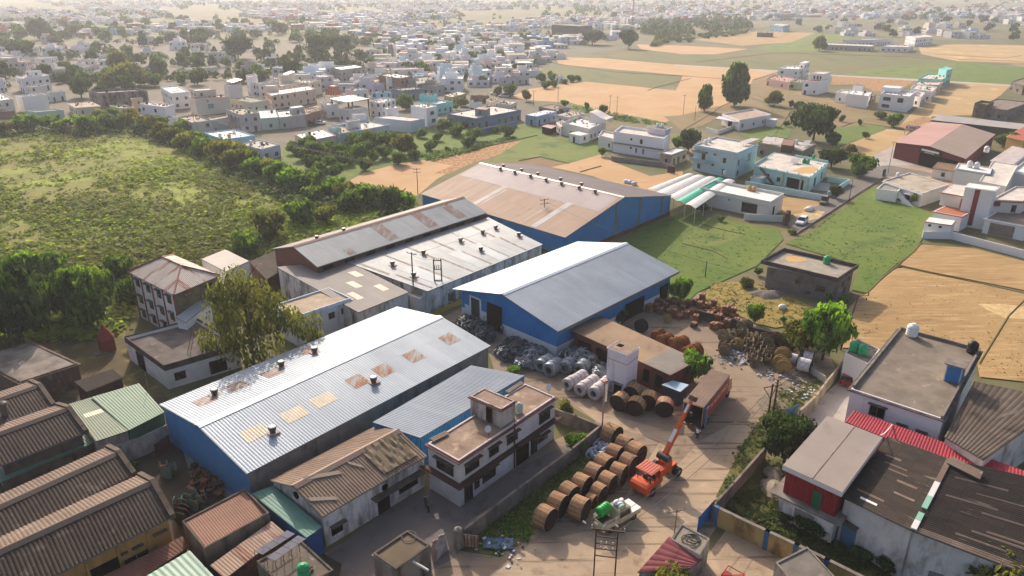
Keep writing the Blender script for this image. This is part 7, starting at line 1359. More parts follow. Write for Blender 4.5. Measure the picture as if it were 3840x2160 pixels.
for v,x,y,h,lb in (('fe',345,280,8,'slim pole with short crossarm at the wheat edge, farther from the white tower tree'),('fe',452,300,8,'plain slim pole at the wheat edge'),('fe',1455,290,8.5,'slim brown pole in the wheat field near two tall trees'),('fe',1630,375,6,'short brown post on the fallow field'),('fg',520,690,9.5,'tall red-brown pole at the pale concrete apron'),('fd',1290,640,7,'thin pole at the lane by the bare sapling'),('fd',1660,600,8,'thin pole standing in the wheat by the banana clump'),('fh',2510,940,6,'street light post on the lane kerb'),('t21',170,640,3.2,'short dark stake in the green plot'),('fd',885,260,9,'bare concrete column among the lane trees with white top'),('fd',970,270,9,'twin concrete column beside the white-topped one')):
 if lb: pole(lb,v,x,y,h,0 if 'post' in lb or 'stake' in lb or 'column' in lb else 1,IRON if 'concrete' not in lb else CONC,'post' if 'stake' in lb else 'utility_pole',.1)
p = P('t12',2510,1145); pole('thin lamp post with two arms by the pink ribbed roof','t12',2512,1150,3.4,1,PAINT('6a6058',.6),'lamp_post',.06,.3)
mb = MB(); WR = [(EST[0],TWP,1.6),(EST[1],TWP + Vector((1,.3,0)),1.6),(TWP,LNP,1.5),(TWP + Vector((1,.3,0)),LNP + Vector((1,-.3,0)),1.5),(LNP,P('t11',1528,330) + Vector((0,0,8)),2.5),(P('t10',578,1465) + Vector((0,0,6.8)),P('fb',700,700,8),3),(P('t10',578,1465) + Vector((.7,0,6.8)),P('fb',760,690,8),3),(P('t10',578,1465) + Vector((-.7,0,6.8)),P('fb',640,700,8),3),(P('fw',1105,810) + Vector((0,0,10.2)),P('t11',1528,330) + Vector((0,0,8)),1.2),(P('fw',1105,810) + Vector((0,0,10.2)),P('fw',1420,740) + Vector((0,0,8.6)),.5)]
for a,b,s in WR:
 t = MB(); t.wire(a,b,s,.025,14); tag(t.build('overhead_wire',PAINT('4a4644',.5)),'thin overhead wire strung between the yard poles','wire','overhead wires between poles')
# ---------------------------------------------------------------- vehicles
TYR = mat('tyre_rubber','#1b1a19','#2a2725',sc=4,ro=.9)
def wheel(root,x,y,r,w_=.24,rimm=None):
 mb = MB(); mb.rev((x,y,r),(0,1,0),[(-w_ / 2,r * .6),(-w_ / 2,r * .94),(-w_ / 3,r),(w_ / 3,r),(w_ / 2,r * .94),(w_ / 2,r * .6),(-w_ / 2,r * .6)],18); o = mb.build('wheel',TYR,root)
 mb = MB(); s = 1 if y > 0 else -1; mb.rev((x,y,r),(0,s,0),[(w_ * .2,r * .62),(w_ * .3,r * .5),(w_ * .35,.02)],12); mb.build('rim',rimm or PAINT('8d8a86',.4,.6),o)
def loft(root,name,secs,m,mi=None):
 """secs: list of rings (same count) of points; skins them and caps the ends"""
 mb = MB(); n = len(secs[0])
 for a,b in zip(secs,secs[1:]):
  for k in range(n): j = (k + 1) % n; mb.face([a[k],a[j],b[j],b[k]])
 mb.face(secs[0][::-1]); mb.face(secs[-1]); return mb.build(name,m,root)
def car(label,cat,m,v,x,y,rz,L=4.0,Wd=1.72,Hh=1.55,hatch=True,name='parked_car'):
 t = thing(name,label,cat); hl = L / 2; hw = Wd / 2
 prof = [(-hl,.35,.85),(-hl * .98,.3,.95),(-hl * .5,.28,.98),(hl * .45,.28,.95),(hl * .9,.3,.82),(hl,.38,.7)]
 secs = []
 for X,z0,z1 in prof:
  w2 = hw * (.9 if abs(X) > hl * .92 else 1); secs.append([(X,-w2,z0),(X,-w2,z1 - .12),(X,-w2 + .1,z1),(X,w2 - .1,z1),(X,w2,z1 - .12),(X,w2,z0)])
 loft(t,'body',secs,m); xr = -hl * (.93 if hatch else .6)
 c = [(xr,.95),(xr + .35,Hh - .05),(-hl * .2,Hh),(hl * .08,Hh - .04),(hl * .45,.93)]
 secs = [[(X,-hw * (.93 if z < 1 else .76),.9),(X,-hw * (.93 if z < 1 else .76),max(z,.92)),(X,hw * (.93 if z < 1 else .76),max(z,.92)),(X,hw * (.93 if z < 1 else .76),.9)] for X,z in c]; loft(t,'cabin',secs,GLASS)
 mb = MB(); mb.prism([(xr + .3,-hw * .74),(hl * .1,-hw * .74),(hl * .1,hw * .74),(xr + .3,hw * .74)],Hh - .03,Hh + .03); mb.build('roof',m,t)
 mb = MB()
 for X in (xr + .25,-hl * .15,hl * .15):
  for s in (-1,1): mb.cyl((X,s * hw * .92,.93),(X + (.1 if X < 0 else -.15),s * hw * .75,Hh),.045,n=5)
 mb.build('pillars',m,t)
 for X in (-hl * .62,hl * .62):
  for s in (-1,1): wheel(t,X,s * (hw - .1),.31,.2)
 for s in (-1,1):
  mb = MB(); mb.obox((hl * .93,s * hw * .68 - .15,.62),(.1,0,0),(0,.3,0),(0,0,.12)); mb.build('headlight',PAINT('d9dcdf',.2),t)
  mb = MB(); mb.obox((-hl - .01,s * hw * .7 - .12,.7),(.05,0,0),(0,.24,0),(0,0,.16)); mb.build('tail_light',PAINT('8a1a1a',.3),t)
  mb = MB(); mb.box(hl * .3,s * (hw + .08),.92,.12,.16,.1); mb.build('mirror',m,t)
 mb = MB(); mb.obox((hl * .97,-hw * .5,.42),(.06,0,0),(0,hw,0),(0,0,.14)); mb.build('grille',DARK,t)
 p = P(v,x,y); t.location = (p.x,p.y,.2 if v[0] == 'f' and False else .1); t.rotation_euler = (0,0,rz); return t
WPAINT = PAINT('dedede',.3);
car('white compact car parked on the lane beside the cream house gate','car',WPAINT,'fh',1795,1290,R(-128),4.2,1.78,1.65)
car('old olive jeep with dusty windscreen standing on the lane','jeep',PAINT('6f6c58',.5),'fh',2130,985,R(-122),3.9,1.7,1.9,name='old_jeep')
car('red hatchback tucked between the white annex and stained cement house','car',PAINT('8a1f24',.3),'t21',1240,1435,R(60),3.8,1.65,1.5)
car('pale van parked under the lane trees, in front of its neighbour','van',PAINT('cfd2d6',.4),'fd',840,500,R(160),5,1.9,2.1,name='parked_van')
car('white van parked under the lane trees, farther along','van',PAINT('d9dadd',.4),'fd',705,465,R(160),4.5,1.8,2.0,name='parked_van')
car('black hatchback on the street before the arched-gate house','car',PAINT('1e2024',.3),'fc',225,935,R(20)); car('silver hatchback on the street next to the black one','car',PAINT('c9cdd3',.3),'fc',335,912,R(20))
car('white hatchback standing in the dark bay of the maroon shed','car',WPAINT,'fg',1190,462,R(-60),3.6); car('pale grey hatchback against the maroon shed wall','car',PAINT('b9bdc2',.3),'fg',890,450,R(-20),3.5)
# pickup with load
t = thing('pickup_truck','dusty white double-cab pickup with roof sacks and a green tank in its bed','pickup'); BD = mat('dusty_white_paint','#cbbf9f','#bdb08f',sc=1.2,ro=.5,stain=[('#8d7c5f',.58,.76,1.5,(1,1,1))])
loft(t,'body',[[(X,-.83,.5),(X,-.86,.95),(X,-.8,z),(X,.8,z),(X,.86,.95),(X,.83,.5)] for X,z in ((-.45,1.05),(.9,1.08),(1.0,1.1),(2.3,1.05),(2.42,.95))],BD)
loft(t,'cab',[[(X,-.8,1.05),(X,-.7,z),(X,.7,z),(X,.8,1.05)] for X,z in ((-.5,1.8),(-.4,1.86),(.9,1.86),(1.05,1.8),(1.25,1.08))],BD)
mb = MB(); mb.obox((1.0,-.86,1.06),(1.42,0,0),(0,1.72,0),(0,0,.05)); mb.build('bonnet',PAINT('e3e1dc',.3),t)
for s in (-1,1):
 for x0,x1 in ((-.38,.2),(.28,.88)):
  mb = MB(); mb.face([(x0,s * .79,1.14),(x1 + .1,s * .79,1.14),(x1,s * .715,1.74),(x0,s * .715,1.74)]); mb.face([(x0,s * .83,1.14),(x1 + .1,s * .83,1.14),(x1,s * .755,1.74),(x0,s * .755,1.74)]); mb.build('side_window',GLASS,t)
mb = MB(); mb.face([(1.27,-.7,1.12),(1.27,.7,1.12),(1.1,.62,1.76),(1.1,-.62,1.76)]); mb.build('windscreen',GLASS,t)
mb = MB(); L0,L1,Wb = -2.35,-.55,.84
mb.obox((L0,-Wb,.62),(L1 - L0,0,0),(0,2 * Wb,0),(0,0,.08))
for s in (-1,1): mb.obox((L0,s * Wb - .03,.7),(L1 - L0,0,0),(0,.06,0),(0,0,.45))
mb.obox((L0 - .03,-Wb,.7),(.06,0,0),(0,2 * Wb,0),(0,0,.45)); mb.build('cargo_bed',BD,t); mb = MB(); mb.obox((L0 + .05,-Wb + .05,.71),(L1 - L0 - .1,0,0),(0,2 * Wb - .1,0),(0,0,.02)); mb.build('bed_floor',PAINT('24231f',.8),t)
mb = MB()
for s in (-1,1):
 for z in (1.28,1.42,1.56): mb.cyl((L0,s * Wb,z),(L1,s * Wb,z),.025,n=5)
 for X in (L0,(L0 + L1) / 2,L1): mb.cyl((X,s * Wb,1.1),(X,s * Wb,1.58),.03,n=5)
mb.build('bed_rails',PAINT('b5aa90',.6),t); mb = MB(); mb.obox((-.45,-.72,1.9),(1.4,0,0),(0,1.44,0),(0,0,.05)); mb.build('roof_rack',PAINT('8d8468',.7),t)
for X in (-1.5,1.55):
 for s in (-1,1): wheel(t,X,s * .72,.36,.24)
mb = MB(); mb.obox((L0 - .12,-.8,.42),(.14,0,0),(0,1.6,0),(0,0,.2)); mb.build('rear_bumper',BD,t)
for s in (-1,1): mb = MB(); mb.obox((L0 - .06,s * .74 - .06,.8),(.05,0,0),(0,.12,0),(0,0,.25)); mb.build('tail_light',PAINT('8a2a1a',.4),t)
pk = (P('D',1533.2,1341.8) + P('D',1594,1306.8)) / 2; ph = P('D',1594,1306.8) - P('D',1533.2,1341.8); pa = math.atan2(ph.y,ph.x); po = pk + Vector((-math.sin(pa),math.cos(pa),0)) * .75
t.location = (po.x,po.y,.08); t.rotation_euler = (0,0,pa); t.scale = (1.07,1.07,1.07)
Mx = Matrix.Translation(t.location) @ Matrix.Rotation(pa,4,'Z') @ Matrix.Scale(1.07,4)
r_ = thing('water_tank','glossy green tank lying on its side in the pickup bed','water tank'); mb = MB(); pr = [(-.75,.01),(-.74,.5),(-.68,.56)]
for k in range(4): pr += [(-.6 + .33 * k,.56),(-.57 + .33 * k,.6),(-.48 + .33 * k,.6),(-.45 + .33 * k,.56)]
pr += [(.72,.5),(.8,.28),(.8,.01)]; mb.rev((0,0,0),(1,0,0),pr,22); mb.build('barrel',PAINT('1f9a3c',.35),r_,smooth=True); mb = MB(); mb.cyl((-.84,0,0),(-.74,0,0),.2,n=14); mb.build('lid',PAINT('178030',.35),r_)
r_.location = Mx @ Vector((-1.35,.5,1.85)); r_.rotation_euler = (.0,-.12,pa + .05)
for (x,y,z,a,m,lb) in ((.05,.3,2.1,.3,'d9d3d6','pale sack at the back of the pickup roof'),(.2,-.15,2.08,-.4,'b9c6d9','bluish sack on the pickup roof, next to the green cloth'),(.65,.1,2.1,.9,'d9c9c3','pinkish sack on the pickup roof above the windscreen'),(.1,-.45,2.05,.2,'9fb98d','pale green cloth bundle at the edge of the pickup roof')):
 mb = MB(); mb.rev((-.4,0,0),(1,0,0),[(0,.03),(.1,.22),(.4,.28),(.7,.22),(.82,.04)],10); o = mb.build('sack',PAINT(m,.6),smooth=True); tag(o,lb,'sack'); o.location = Mx @ Vector((x,y,z)); o.rotation_euler = (0,0,pa + a)
mb = MB(); mb.cyl((0,0,0),(0,0,.28),.13,.15,12); o = tag(mb.build('bucket',PAINT('dcdcd8',.4)),'little white bucket standing in the pickup bed','bucket'); o.location = Mx @ Vector((-2.05,-.45,.75))
# container truck
s_ = .6708 * 320 / 1546; Cc = lambda x,y: (1677 + s_ * x,912.3 + s_ * y); q0,q1,q2 = P('D',*Cc(300,705),3.95),P('D',*Cc(670,825),3.95),P('D',*Cc(1150,230),3.95)
ax = (q2 - q1); LT = ax.length; ax.normalize(); lt = (q0 - q1); WT = lt.length; lt = lt.normalized(); ta = math.atan2(ax.y,ax.x)
t = thing('container_truck','long container truck with red lettered side and open rear doors','truck'); WT = 2.6; hw = WT / 2; z0,z1 = 1.25,3.95; RED = mat('faded_red_panel','#a8402c','#98382a',sc=.8,ro=.6); GB_ = PAINT('6c7f95',.6)
mb = MB(); nr = 34   # local x forward,y to the left; rear end at x = 0
for k in range(nr):
 x0,x1 = LT * k / nr,LT * (k + .5) / nr; x2 = LT * (k + 1) / nr; mb.face([(x0,-hw,z1),(x1,-hw,z1),(x1,hw,z1),(x0,hw,z1)]); mb.face([(x1,-hw,z1),(x1,-hw,z1 + .05),(x1,hw,z1 + .05),(x1,hw,z1)]); mb.face([(x1,-hw,z1 + .05),(x2,-hw,z1 + .05),(x2,hw,z1 + .05),(x1,hw,z1 + .05)]); mb.face([(x2,-hw,z1 + .05),(x2,-hw,z1),(x2,hw,z1),(x2,hw,z1 + .05)])
mb.build('container_roof',mat('dusty_container_roof','#a08672','#8f7664',sc=.4,ro=.8,stain=[('#c0a184',.6,.76,1,(1,1,1))]),t)
mb = MB(); mb.obox((0,-hw,z0),(LT,0,0),(0,.06,0),(0,0,z1 - z0 - .01)); mb.obox((0,hw - .06,z0),(LT,0,0),(0,.06,0),(0,0,z1 - z0 - .01)); mb.obox((LT - .06,-hw + .06,z0),(.06,0,0),(0,WT - .12,0),(0,0,z1 - z0 - .01)); mb.build('container_walls',GB_,t)
mb = MB(); mb.obox((0,-hw + .07,z0 - .08),(LT,0,0),(0,WT - .14,0),(0,0,.12)); mb.build('container_floor',PAINT('2b2a28',.9),t)
for s in (-1,1):
 mb = MB(); mb.obox((1.0,s * (hw + .012) - .006,z0 + .12),(LT - 1.2,0,0),(0,.012,0),(0,0,z1 - z0 - .35)); sp = mb.build('side_panel',RED,t)
 cu = bpy.data.curves.new('lettering','FONT'); cu.body = 'LTR.M.MITSICI'; cu.size = .95; cu.extrude = .006; cu.space_character = 1.12; cu.offset = .012; tmp = bpy.data.objects.new('tmp',cu); scn.collection.objects.link(tmp); dg = bpy.context.evaluated_depsgraph_get(); me = bpy.data.meshes.new_from_object(tmp.evaluated_get(dg)); bpy.data.objects.remove(tmp)
 wmax = max(v_.co.x for v_ in me.vertices); k = (LT - 2.4) / wmax
 me.transform((Matrix.Translation((1.6,-hw - .03,z0 + 1.15)) @ Matrix.Rotation(math.pi / 2,4,'X') @ Matrix.Scale(k,4,(1,0,0))) if s < 0 else (Matrix.Translation((LT - .8,hw + .03,z0 + 1.15)) @ Matrix.Rotation(math.pi,4,'Z') @ Matrix.Rotation(math.pi / 2,4,'X') @ Matrix.Scale(k,4,(1,0,0))))
 me.materials.append(PAINT('d9b394',.6)); o = bpy.data.objects.new('lettering',me); scn.collection.objects.link(o); o.parent = sp
mb = MB()
for s in (-1,1): mb.obox((-.02,s * hw - (.1 if s > 0 else 0),z0),(.06,0,0),(0,.1,0),(0,0,z1 - z0))
mb.obox((-.02,-hw,z1 - .12),(.06,0,0),(0,WT,0),(0,0,.14)); mb.build('rear_frame',PAINT('a8784a',.7),t)
mb = MB(); mb.obox((.9,-hw - .35,z0 + .05),(-.9,-.05,0),(.0,.05,0),(0,0,z1 - z0 - .15)); mb.obox((0,hw + .02,z0 + .05),(1.1,.25,0),(0,.05,0),(0,0,z1 - z0 - .15)); mb.build('rear_doors',PAINT('59707f',.6),t)
mb = MB(); mb.obox((0,-.5,.8),(LT + 1.8,0,0),(0,.16,0),(0,0,.3)); mb.obox((0,.34,.8),(LT + 1.8,0,0),(0,.16,0),(0,0,.3)); mb.obox((-.1,-1.15,.75),(.12,0,0),(0,2.3,0),(0,0,.18)); mb.build('chassis',PAINT('8a5a30',.8),t)
cx = LT + .25; loft(t,'cab',[[(cx + X,-1.15,.8),(cx + X,-1.15 * k_,z),(cx + X,1.15 * k_,z),(cx + X,1.15,.8)] for X,z,k_ in ((0,2.7,.96),(.2,2.8,.96),(1.4,2.75,.95),(1.75,1.8,1.0),(1.85,.9,1))],PAINT('b08a5a',.5))
mb = MB(); mb.face([(cx + 1.45,-1.0,2.65),(cx + 1.45,1.0,2.65),(cx + 1.79,1.05,1.85),(cx + 1.79,-1.05,1.85)]); mb.build('windscreen',GLASS,t)
for X in (1.6,2.7,LT + .9):
 for s in (-1,1): wheel(t,X,s * 1.0,.5,.35)
t.location = (q1.x - lt.x * -WT / 2,q1.y - lt.y * -WT / 2,.08); t.rotation_euler = (0,0,ta)
# mobile crane
OR_ = mat('crane_orange','#d55a2c','#c64f28',sc=1.5,ro=.5); ORL = PAINT('c9674c',.5)
t = thing('mobile_crane','orange pick-and-carry crane with raised telescopic boom and open cab','crane')
s3 = .6708 * 320 / 1159; Kc = lambda x,y: (2340 * .6708 + s3 * x,1460 * .6708 + s3 * y)
rear,front = P('D',*Kc(235,1370),.6),P('D',*Kc(650,1060),.6); cd_ = front - rear; ca = math.atan2(cd_.y,cd_.x); LC = cd_.length
secs = [[(X,-1.15,z0),(X,-1.15,z1),(X,1.15,z1),(X,1.15,z0)] for X,z0,z1 in ((-.6,.7,1.5),(-.3,.55,1.7),(.6,.55,1.7))]; loft(t,'counterweight',secs,OR_)
mb = MB(); mb.obox((.5,-.9,.7),(2.2,0,0),(0,1.8,0),(0,0,.7)); mb.obox((2.5,-.45,.75),(LC - 2.2,0,0),(0,.9,0),(0,0,.55)); mb.build('chassis',OR_,t)
mb = MB()
for X in (.35,2.0):
 for s in (-1,1): mb.cyl((X,s * .85,1.4),(X,s * .85,2.85),.05,n=5)
mb.build('cab_posts',PAINT('33302e',.6),t); mb = MB(); mb.prism([(.15,-1.05),(2.2,-1.05),(2.2,1.05),(.15,1.05)],2.85,2.98)
for k in range(6): mb.box(1.18,-.85 + k * .34,2.98,1.9,.1,.05)
mb.build('cab_roof',ORL,t); mb = MB(); mb.box(1.0,.1,1.4,.6,.6,.2); mb.box(.72,.1,1.6,.12,.6,.6); mb.box(1.7,0,1.4,.2,1.2,.6); mb.build('cab_seat',PAINT('2a2826',.7),t)
mb = MB(); mb.box(2.9,0,1.3,1.2,1.5,.8); mb.box(2.6,-.6,1.3,.7,.5,1.0); mb.build('engine_cover',OR_,t)
piv = Vector((LC - 1.6,0,3.3)); mb = MB()
for s in (-1,1): mb.obox((LC - 2.3,s * .42 - .06,1.2),(1.5,0,0),(0,.12,0),(0,0,1.0)); mb.cyl((LC - 2.2,s * .42,2.1),(piv.x - .2,s * .35,piv.z),.14,n=6); mb.cyl((LC - .9,s * .42,2.1),(piv.x - .1,s * .35,piv.z),.14,n=6)
mb.build('mast',OR_,t); mb = MB(); mb.cyl((piv.x - .3,-.75,piv.z - .4),(piv.x - .3,.75,piv.z - .4),.42,n=14); mb.cyl((piv.x - .9,.9,1.9),(piv.x - .9,.5,1.9),.5,n=14); mb.build('winch',PAINT('2d2b2c',.5),t)
Mi = (Matrix.Translation((rear.x,rear.y,.08)) @ Matrix.Rotation(ca,4,'Z')).inverted(); tw = P('D',*Kc(915,150),8.6); tip = Mi @ tw; bd = tip - piv; bl = bd.length; bu = bd.normalized(); bs = bu.cross(Vector((0,0,1))).normalized(); bn = bs.cross(bu)
def boom(u0,u1,w_,h_,m,nm): mb = MB(); o = piv + bu * bl * u0 - bs * w_ / 2 - bn * h_ / 2; mb.obox(o,bu * bl * (u1 - u0),bs * w_,bn * h_); return mb.build(nm,m,t)
boom(-.06,.46,.46,.56,OR_,'boom_base'); boom(.44,.74,.36,.44,OR_,'boom_section'); boom(.72,1.0,.28,.34,ORL,'boom_tip')
mb = MB(); o = piv + bu * bl * .2 + bn * .29 - bs * .22; mb.obox(o,bu * bl * .24,bs * .44,bn * .01); o = piv + bu * bl * .76 + bn * .18 - bs * .13; mb.obox(o,bu * bl * .16,bs * .26,bn * .01); mb.build('boom_stripe',PAINT('d9cfcb',.3),t)
mb = MB(); h = piv + bu * bl; mb.obox(h - bs * .3 - bn * .45,bu * .5,bs * .6,bn * .8); mb.cyl(h + bu * .3 - bs * .35 - bn * .3,h + bu * .3 + bs * .35 - bn * .3,.3,n=12); mb.build('boom_head',PAINT('5d3a32',.6),t)
mb = MB(); mb.cyl((LC - 1.9,0,1.9),piv + bu * bl * .3 - bn * .3,.14,n=8); mb.build('lift_cylinder',PAINT('7d7672',.3,.6),t)
mb = MB(); hk = h + bu * .35 - Vector((0,0,.4)); mb.cyl(hk,hk - Vector((0,0,1.6)),.03,n=5); mb.box(hk.x,hk.y,hk.z - 2.0,.3,.25,.45); mb.build('hook_block',PAINT('3a2f2a',.6),t)
for X in (.5,LC - .2):
 for s in (-1,1):
  wheel(t,X,s * 1.0,.55,.4)
  if X > 2: wheel(t,X,s * .58,.55,.36)
t.location = (rear.x,rear.y,.08); t.rotation_euler = (0,0,ca)
# motorbike in the court
p = P('t12',645,940); t = thing('motorcycle','dark motorcycle parked alone in the concrete court','motorcycle')
for X in (-.62,.65): mb = MB(); mb.torus((X,0,.3),(0,1,0),.25,.06,16,6); o = mb.build('wheel',TYR,t); mb = MB(); mb.cyl((X,-.04,.3),(X,.04,.3),.2,n=12); mb.build('rim',PAINT('6a6866',.4,.5),o)
mb = MB(); mb.rev((-.1,0,.62),(1,0,.08),[(0,.05),(.1,.14),(.35,.16),(.5,.08)],10); mb.build('fuel_tank',PAINT('1c2226',.3),t); mb = MB(); mb.box(-.4,0,.68,.7,.24,.1); mb.build('seat',PAINT('17171a',.6),t); mb = MB(); mb.box(0,0,.3,.4,.26,.3); mb.build('engine',PAINT('4a4846',.4,.5),t)
mb = MB(); mb.cyl((.65,0,.3),(.42,0,.95),.035,n=6); mb.cyl((.4,-.34,1.0),(.4,.34,1.0),.02,n=6); mb.cyl((-.62,0,.3),(-.1,0,.6),.03,n=6); mb.build('frame',PAINT('8a8886',.3,.7),t); mb = MB(); mb.rev((.48,0,.85),(1,0,-.1),[(0,.06),(.06,.1),(.1,.09),(.11,.01)],10); mb.build('headlight',PAINT('d6d8da',.2),t)
t.location = (p.x,p.y,.08); t.rotation_euler = (0,0,R(110)); t.scale = (1.15,) * 3
# ---------------------------------------------------------------- people
SKIN = mat('brown_skin','#7d5238',None,ro=.6)
def person(label,loc,rz,top,legs,pose='stand',bend=0.0):
 t = thing('person',label,'person'); V = []; E = []; Rr = []
 def j(p,r,par=None):
  V.append(p); Rr.append(r)
  if par is not None: E.append((par,len(V) - 1))
  return len(V) - 1
 cr = pose == 'crouch'; hz = .42 if cr else .92; lean = .25 if cr else bend
 pel = j((0,0,hz),.13); ch = j((lean * .6,0,hz + .3),.15,pel); nk = j((lean,0,hz + .52),.07,ch); hd = j((lean + .02,0,hz + .66),.10,nk); j((lean + .02,0,hz + .76),.085,hd); j((lean + .11,0,hz + .65),.03,hd)
 for s in (-1,1):
  hp = j((0,s * .1,hz - .04),.1,pel)
  kn = j((.38 if cr else .03 + .05 * s,s * .13,.48 if cr else .5),.075,hp); an = j((.1 if cr else 0 + .04 * s,s * .13,.09),.048,kn); j((.25 if cr else .14,s * .14,.04),.045,an)
  sh = j((lean,s * .19,hz + .47),.062,ch); el = j((lean + .12,s * .25,hz + .22),.045,sh); wr = j((lean + (.33 if cr else .22),s * .2,hz + .1),.033,el); pm = j((lean + (.40 if cr else .27),s * .19,hz + .04),.036,wr)
  for f,(dy,ln) in enumerate(((-.03,.07),(-.01,.085),(.012,.08),(.032,.062))): k = j((lean + (.43 if cr else .3),s * .19 + dy,hz + .0),.0095,pm); j((lean + (.44 if cr else .31),s * .19 + dy,hz - ln),.008,k)
  k = j((lean + (.38 if cr else .28),s * .19 - s * .045,hz + .02),.011,pm); j((lean + (.42 if cr else .32),s * .19 - s * .055,hz - .02),.009,k)
 me = bpy.data.meshes.new('body'); me.from_pydata(V,E,[]); o = bpy.data.objects.new('body',me); scn.collection.objects.link(o); o.parent = t
 md = o.modifiers.new('skin','SKIN'); md.use_smooth_shade = True
 for i,sv in enumerate(me.skin_vertices[0].data): sv.radius = (Rr[i],Rr[i])
 me.skin_vertices[0].data[0].use_root = True; o.modifiers.new('sub','SUBSURF').levels = 1
 me.materials.append(SKIN)
 mb = MB(); mb.rev((lean * .2,0,hz - .02),(lean * .7,0,.5),[(0,.17),(.15,.165),(.3,.19),(.42,.19),(.5,.1),(.53,.085)],12)
 for s in (-1,1): mb.cyl((lean,s * .17,hz + .46),(lean + .12,s * .255,hz + .2),.085,.07,8)
 mb.build('shirt',PAINT(top,.8),t,smooth=True); mb = MB()
 for s in (-1,1): k = (.38 if cr else .03 + .05 * s,s * .13,.48 if cr else .5); mb.cyl((0,s * .09,hz),k,.125,.09,8); mb.cyl(k,(.1 if cr else .04 * s,s * .13,.1),.092,.07,8)
 mb.cyl((0,0,hz - .08),(0,0,hz + .04),.16,.165,10); mb.build('trousers',PAINT(legs,.8),t,smooth=True)
 mb = MB(); mb.rev((lean + .0,0,hz + .66),(-.25,0,1),[(0,.108),(.06,.112),(.11,.08),(.135,.01)],12); mb.build('hair',PAINT('14110f',.7),t,smooth=True)
 t.location = loc; t.rotation_euler = (0,0,rz); return t
p = P('D',*Cc(548,1398)); person('person in white shirt and dark trousers standing at the open truck rear',(p.x,p.y,.09),ta,'dcdce0','1d1c20','stand',.08)
p = P('t12',2285,215); person('person in purple shirt crouching beside an orange-toned drum',(p.x,p.y,.07),R(190),'8a6f9a','3a3440','crouch')
p = P('t11',1213,1075); person('person in grey clothes standing in the dark shed doorway',(p.x,p.y,.07),R(-100),'7d8086','4a4c52')
# ---------------------------------------------------------------- trees: tapered trunks with limbs, crowns of many small leaf faces
def leafm(n,c1,c2,tr=.35): return mat(n,c1,c2,sc=.35,ro=.75,spec=.15,objvar=.3,trans=tr,det=3)
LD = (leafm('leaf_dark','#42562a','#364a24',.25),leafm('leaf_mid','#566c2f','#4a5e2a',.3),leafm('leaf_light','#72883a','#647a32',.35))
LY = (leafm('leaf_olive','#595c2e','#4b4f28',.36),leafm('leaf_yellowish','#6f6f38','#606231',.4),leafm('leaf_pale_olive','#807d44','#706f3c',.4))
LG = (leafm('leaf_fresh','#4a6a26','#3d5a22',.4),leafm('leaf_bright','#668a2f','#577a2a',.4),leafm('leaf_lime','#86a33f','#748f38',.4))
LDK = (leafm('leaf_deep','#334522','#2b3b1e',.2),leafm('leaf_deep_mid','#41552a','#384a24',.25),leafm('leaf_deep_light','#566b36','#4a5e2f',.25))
BARK = mat('bark','#5a4838','#443629',sc=3,ro=.95)
def crown_mesh(name,seed,blobs,n,size,mats,lim=.55,flat=.6):
 r = random.Random(seed); mb = MB(); tot = sum(b[1] * b[2] for b in blobs)
 for (c,rx,rz) in blobs:
  for i in range(int(n * rx * rz / tot)):
   d = Vector((r.gauss(0,1),r.gauss(0,1),r.gauss(0,1))).normalized(); k = r.uniform(lim ** 3,1) ** (1 / 3); bump = 1 + .22 * mnoise.noise(d * 2.3 + Vector((seed,c[0] * 3,c[2] * 3))) + .12 * mnoise.noise(d * 6 + Vector((seed,1,1)))
   p = Vector(c) + Vector((d.x * rx,d.y * rx,d.z * rz)) * k * bump
   if mnoise.noise(p * 3.2 + Vector((seed * 5,0,0))) < -.42: continue
   nrm = (d + Vector((r.gauss(0,.6),r.gauss(0,.6),r.gauss(0,.6) + .25))).normalized(); a = nrm.orthogonal().normalized(); a = (Matrix.Rotation(r.uniform(0,6.3),3,nrm) @ a); b = nrm.cross(a); s = size * r.uniform(.6,1.25); tip = -nrm * s * .25
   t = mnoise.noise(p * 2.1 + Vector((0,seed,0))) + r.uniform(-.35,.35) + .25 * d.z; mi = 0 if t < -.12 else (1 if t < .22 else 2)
   mb.face([p - a * s + tip,p - b * s * flat,p + a * s + tip,p + b * s * flat],mi)
 return mb.build(name,list(mats),recalc=False)
def trunk_mesh(name,seed,h,r0,spread,n=6,base=0.0):
 r = random.Random(seed); mb = MB(); pts = [Vector((0,0,-.02)),Vector((.02,.01,h * .35)),Vector((.01,-.02,h * .7)),Vector((0,0,h))]; rs = [r0,r0 * .75,r0 * .55,r0 * .3]
 for a,b,ra,rb in zip(pts,pts[1:],rs,rs[1:]): mb.cyl(a,b,ra,rb,7)
 for i in range(n):
  a = 2 * math.pi * i / n + r.uniform(-.3,.3); z = h * r.uniform(.35,.85); s = Vector((0,0,z)); e = Vector((math.cos(a) * spread,math.sin(a) * spread,z + spread * r.uniform(.4,.9))); m = s.lerp(e,.5) + Vector((0,0,.05)); mb.cyl(s,m,r0 * .45,r0 * .3,5); mb.cyl(m,e,r0 * .3,r0 * .1,5)
 return mb.build(name,BARK)
def tree_root(name,cat,seed,blobs,n,size,mats,th,tr,sp,lim=.55,nl=6):
 t = thing(name,'tree',cat); c = crown_mesh('crown',seed,blobs,n,size,mats,lim); c.parent = t; k = trunk_mesh('trunk',seed,th,tr,sp,nl); k.parent = t; return t
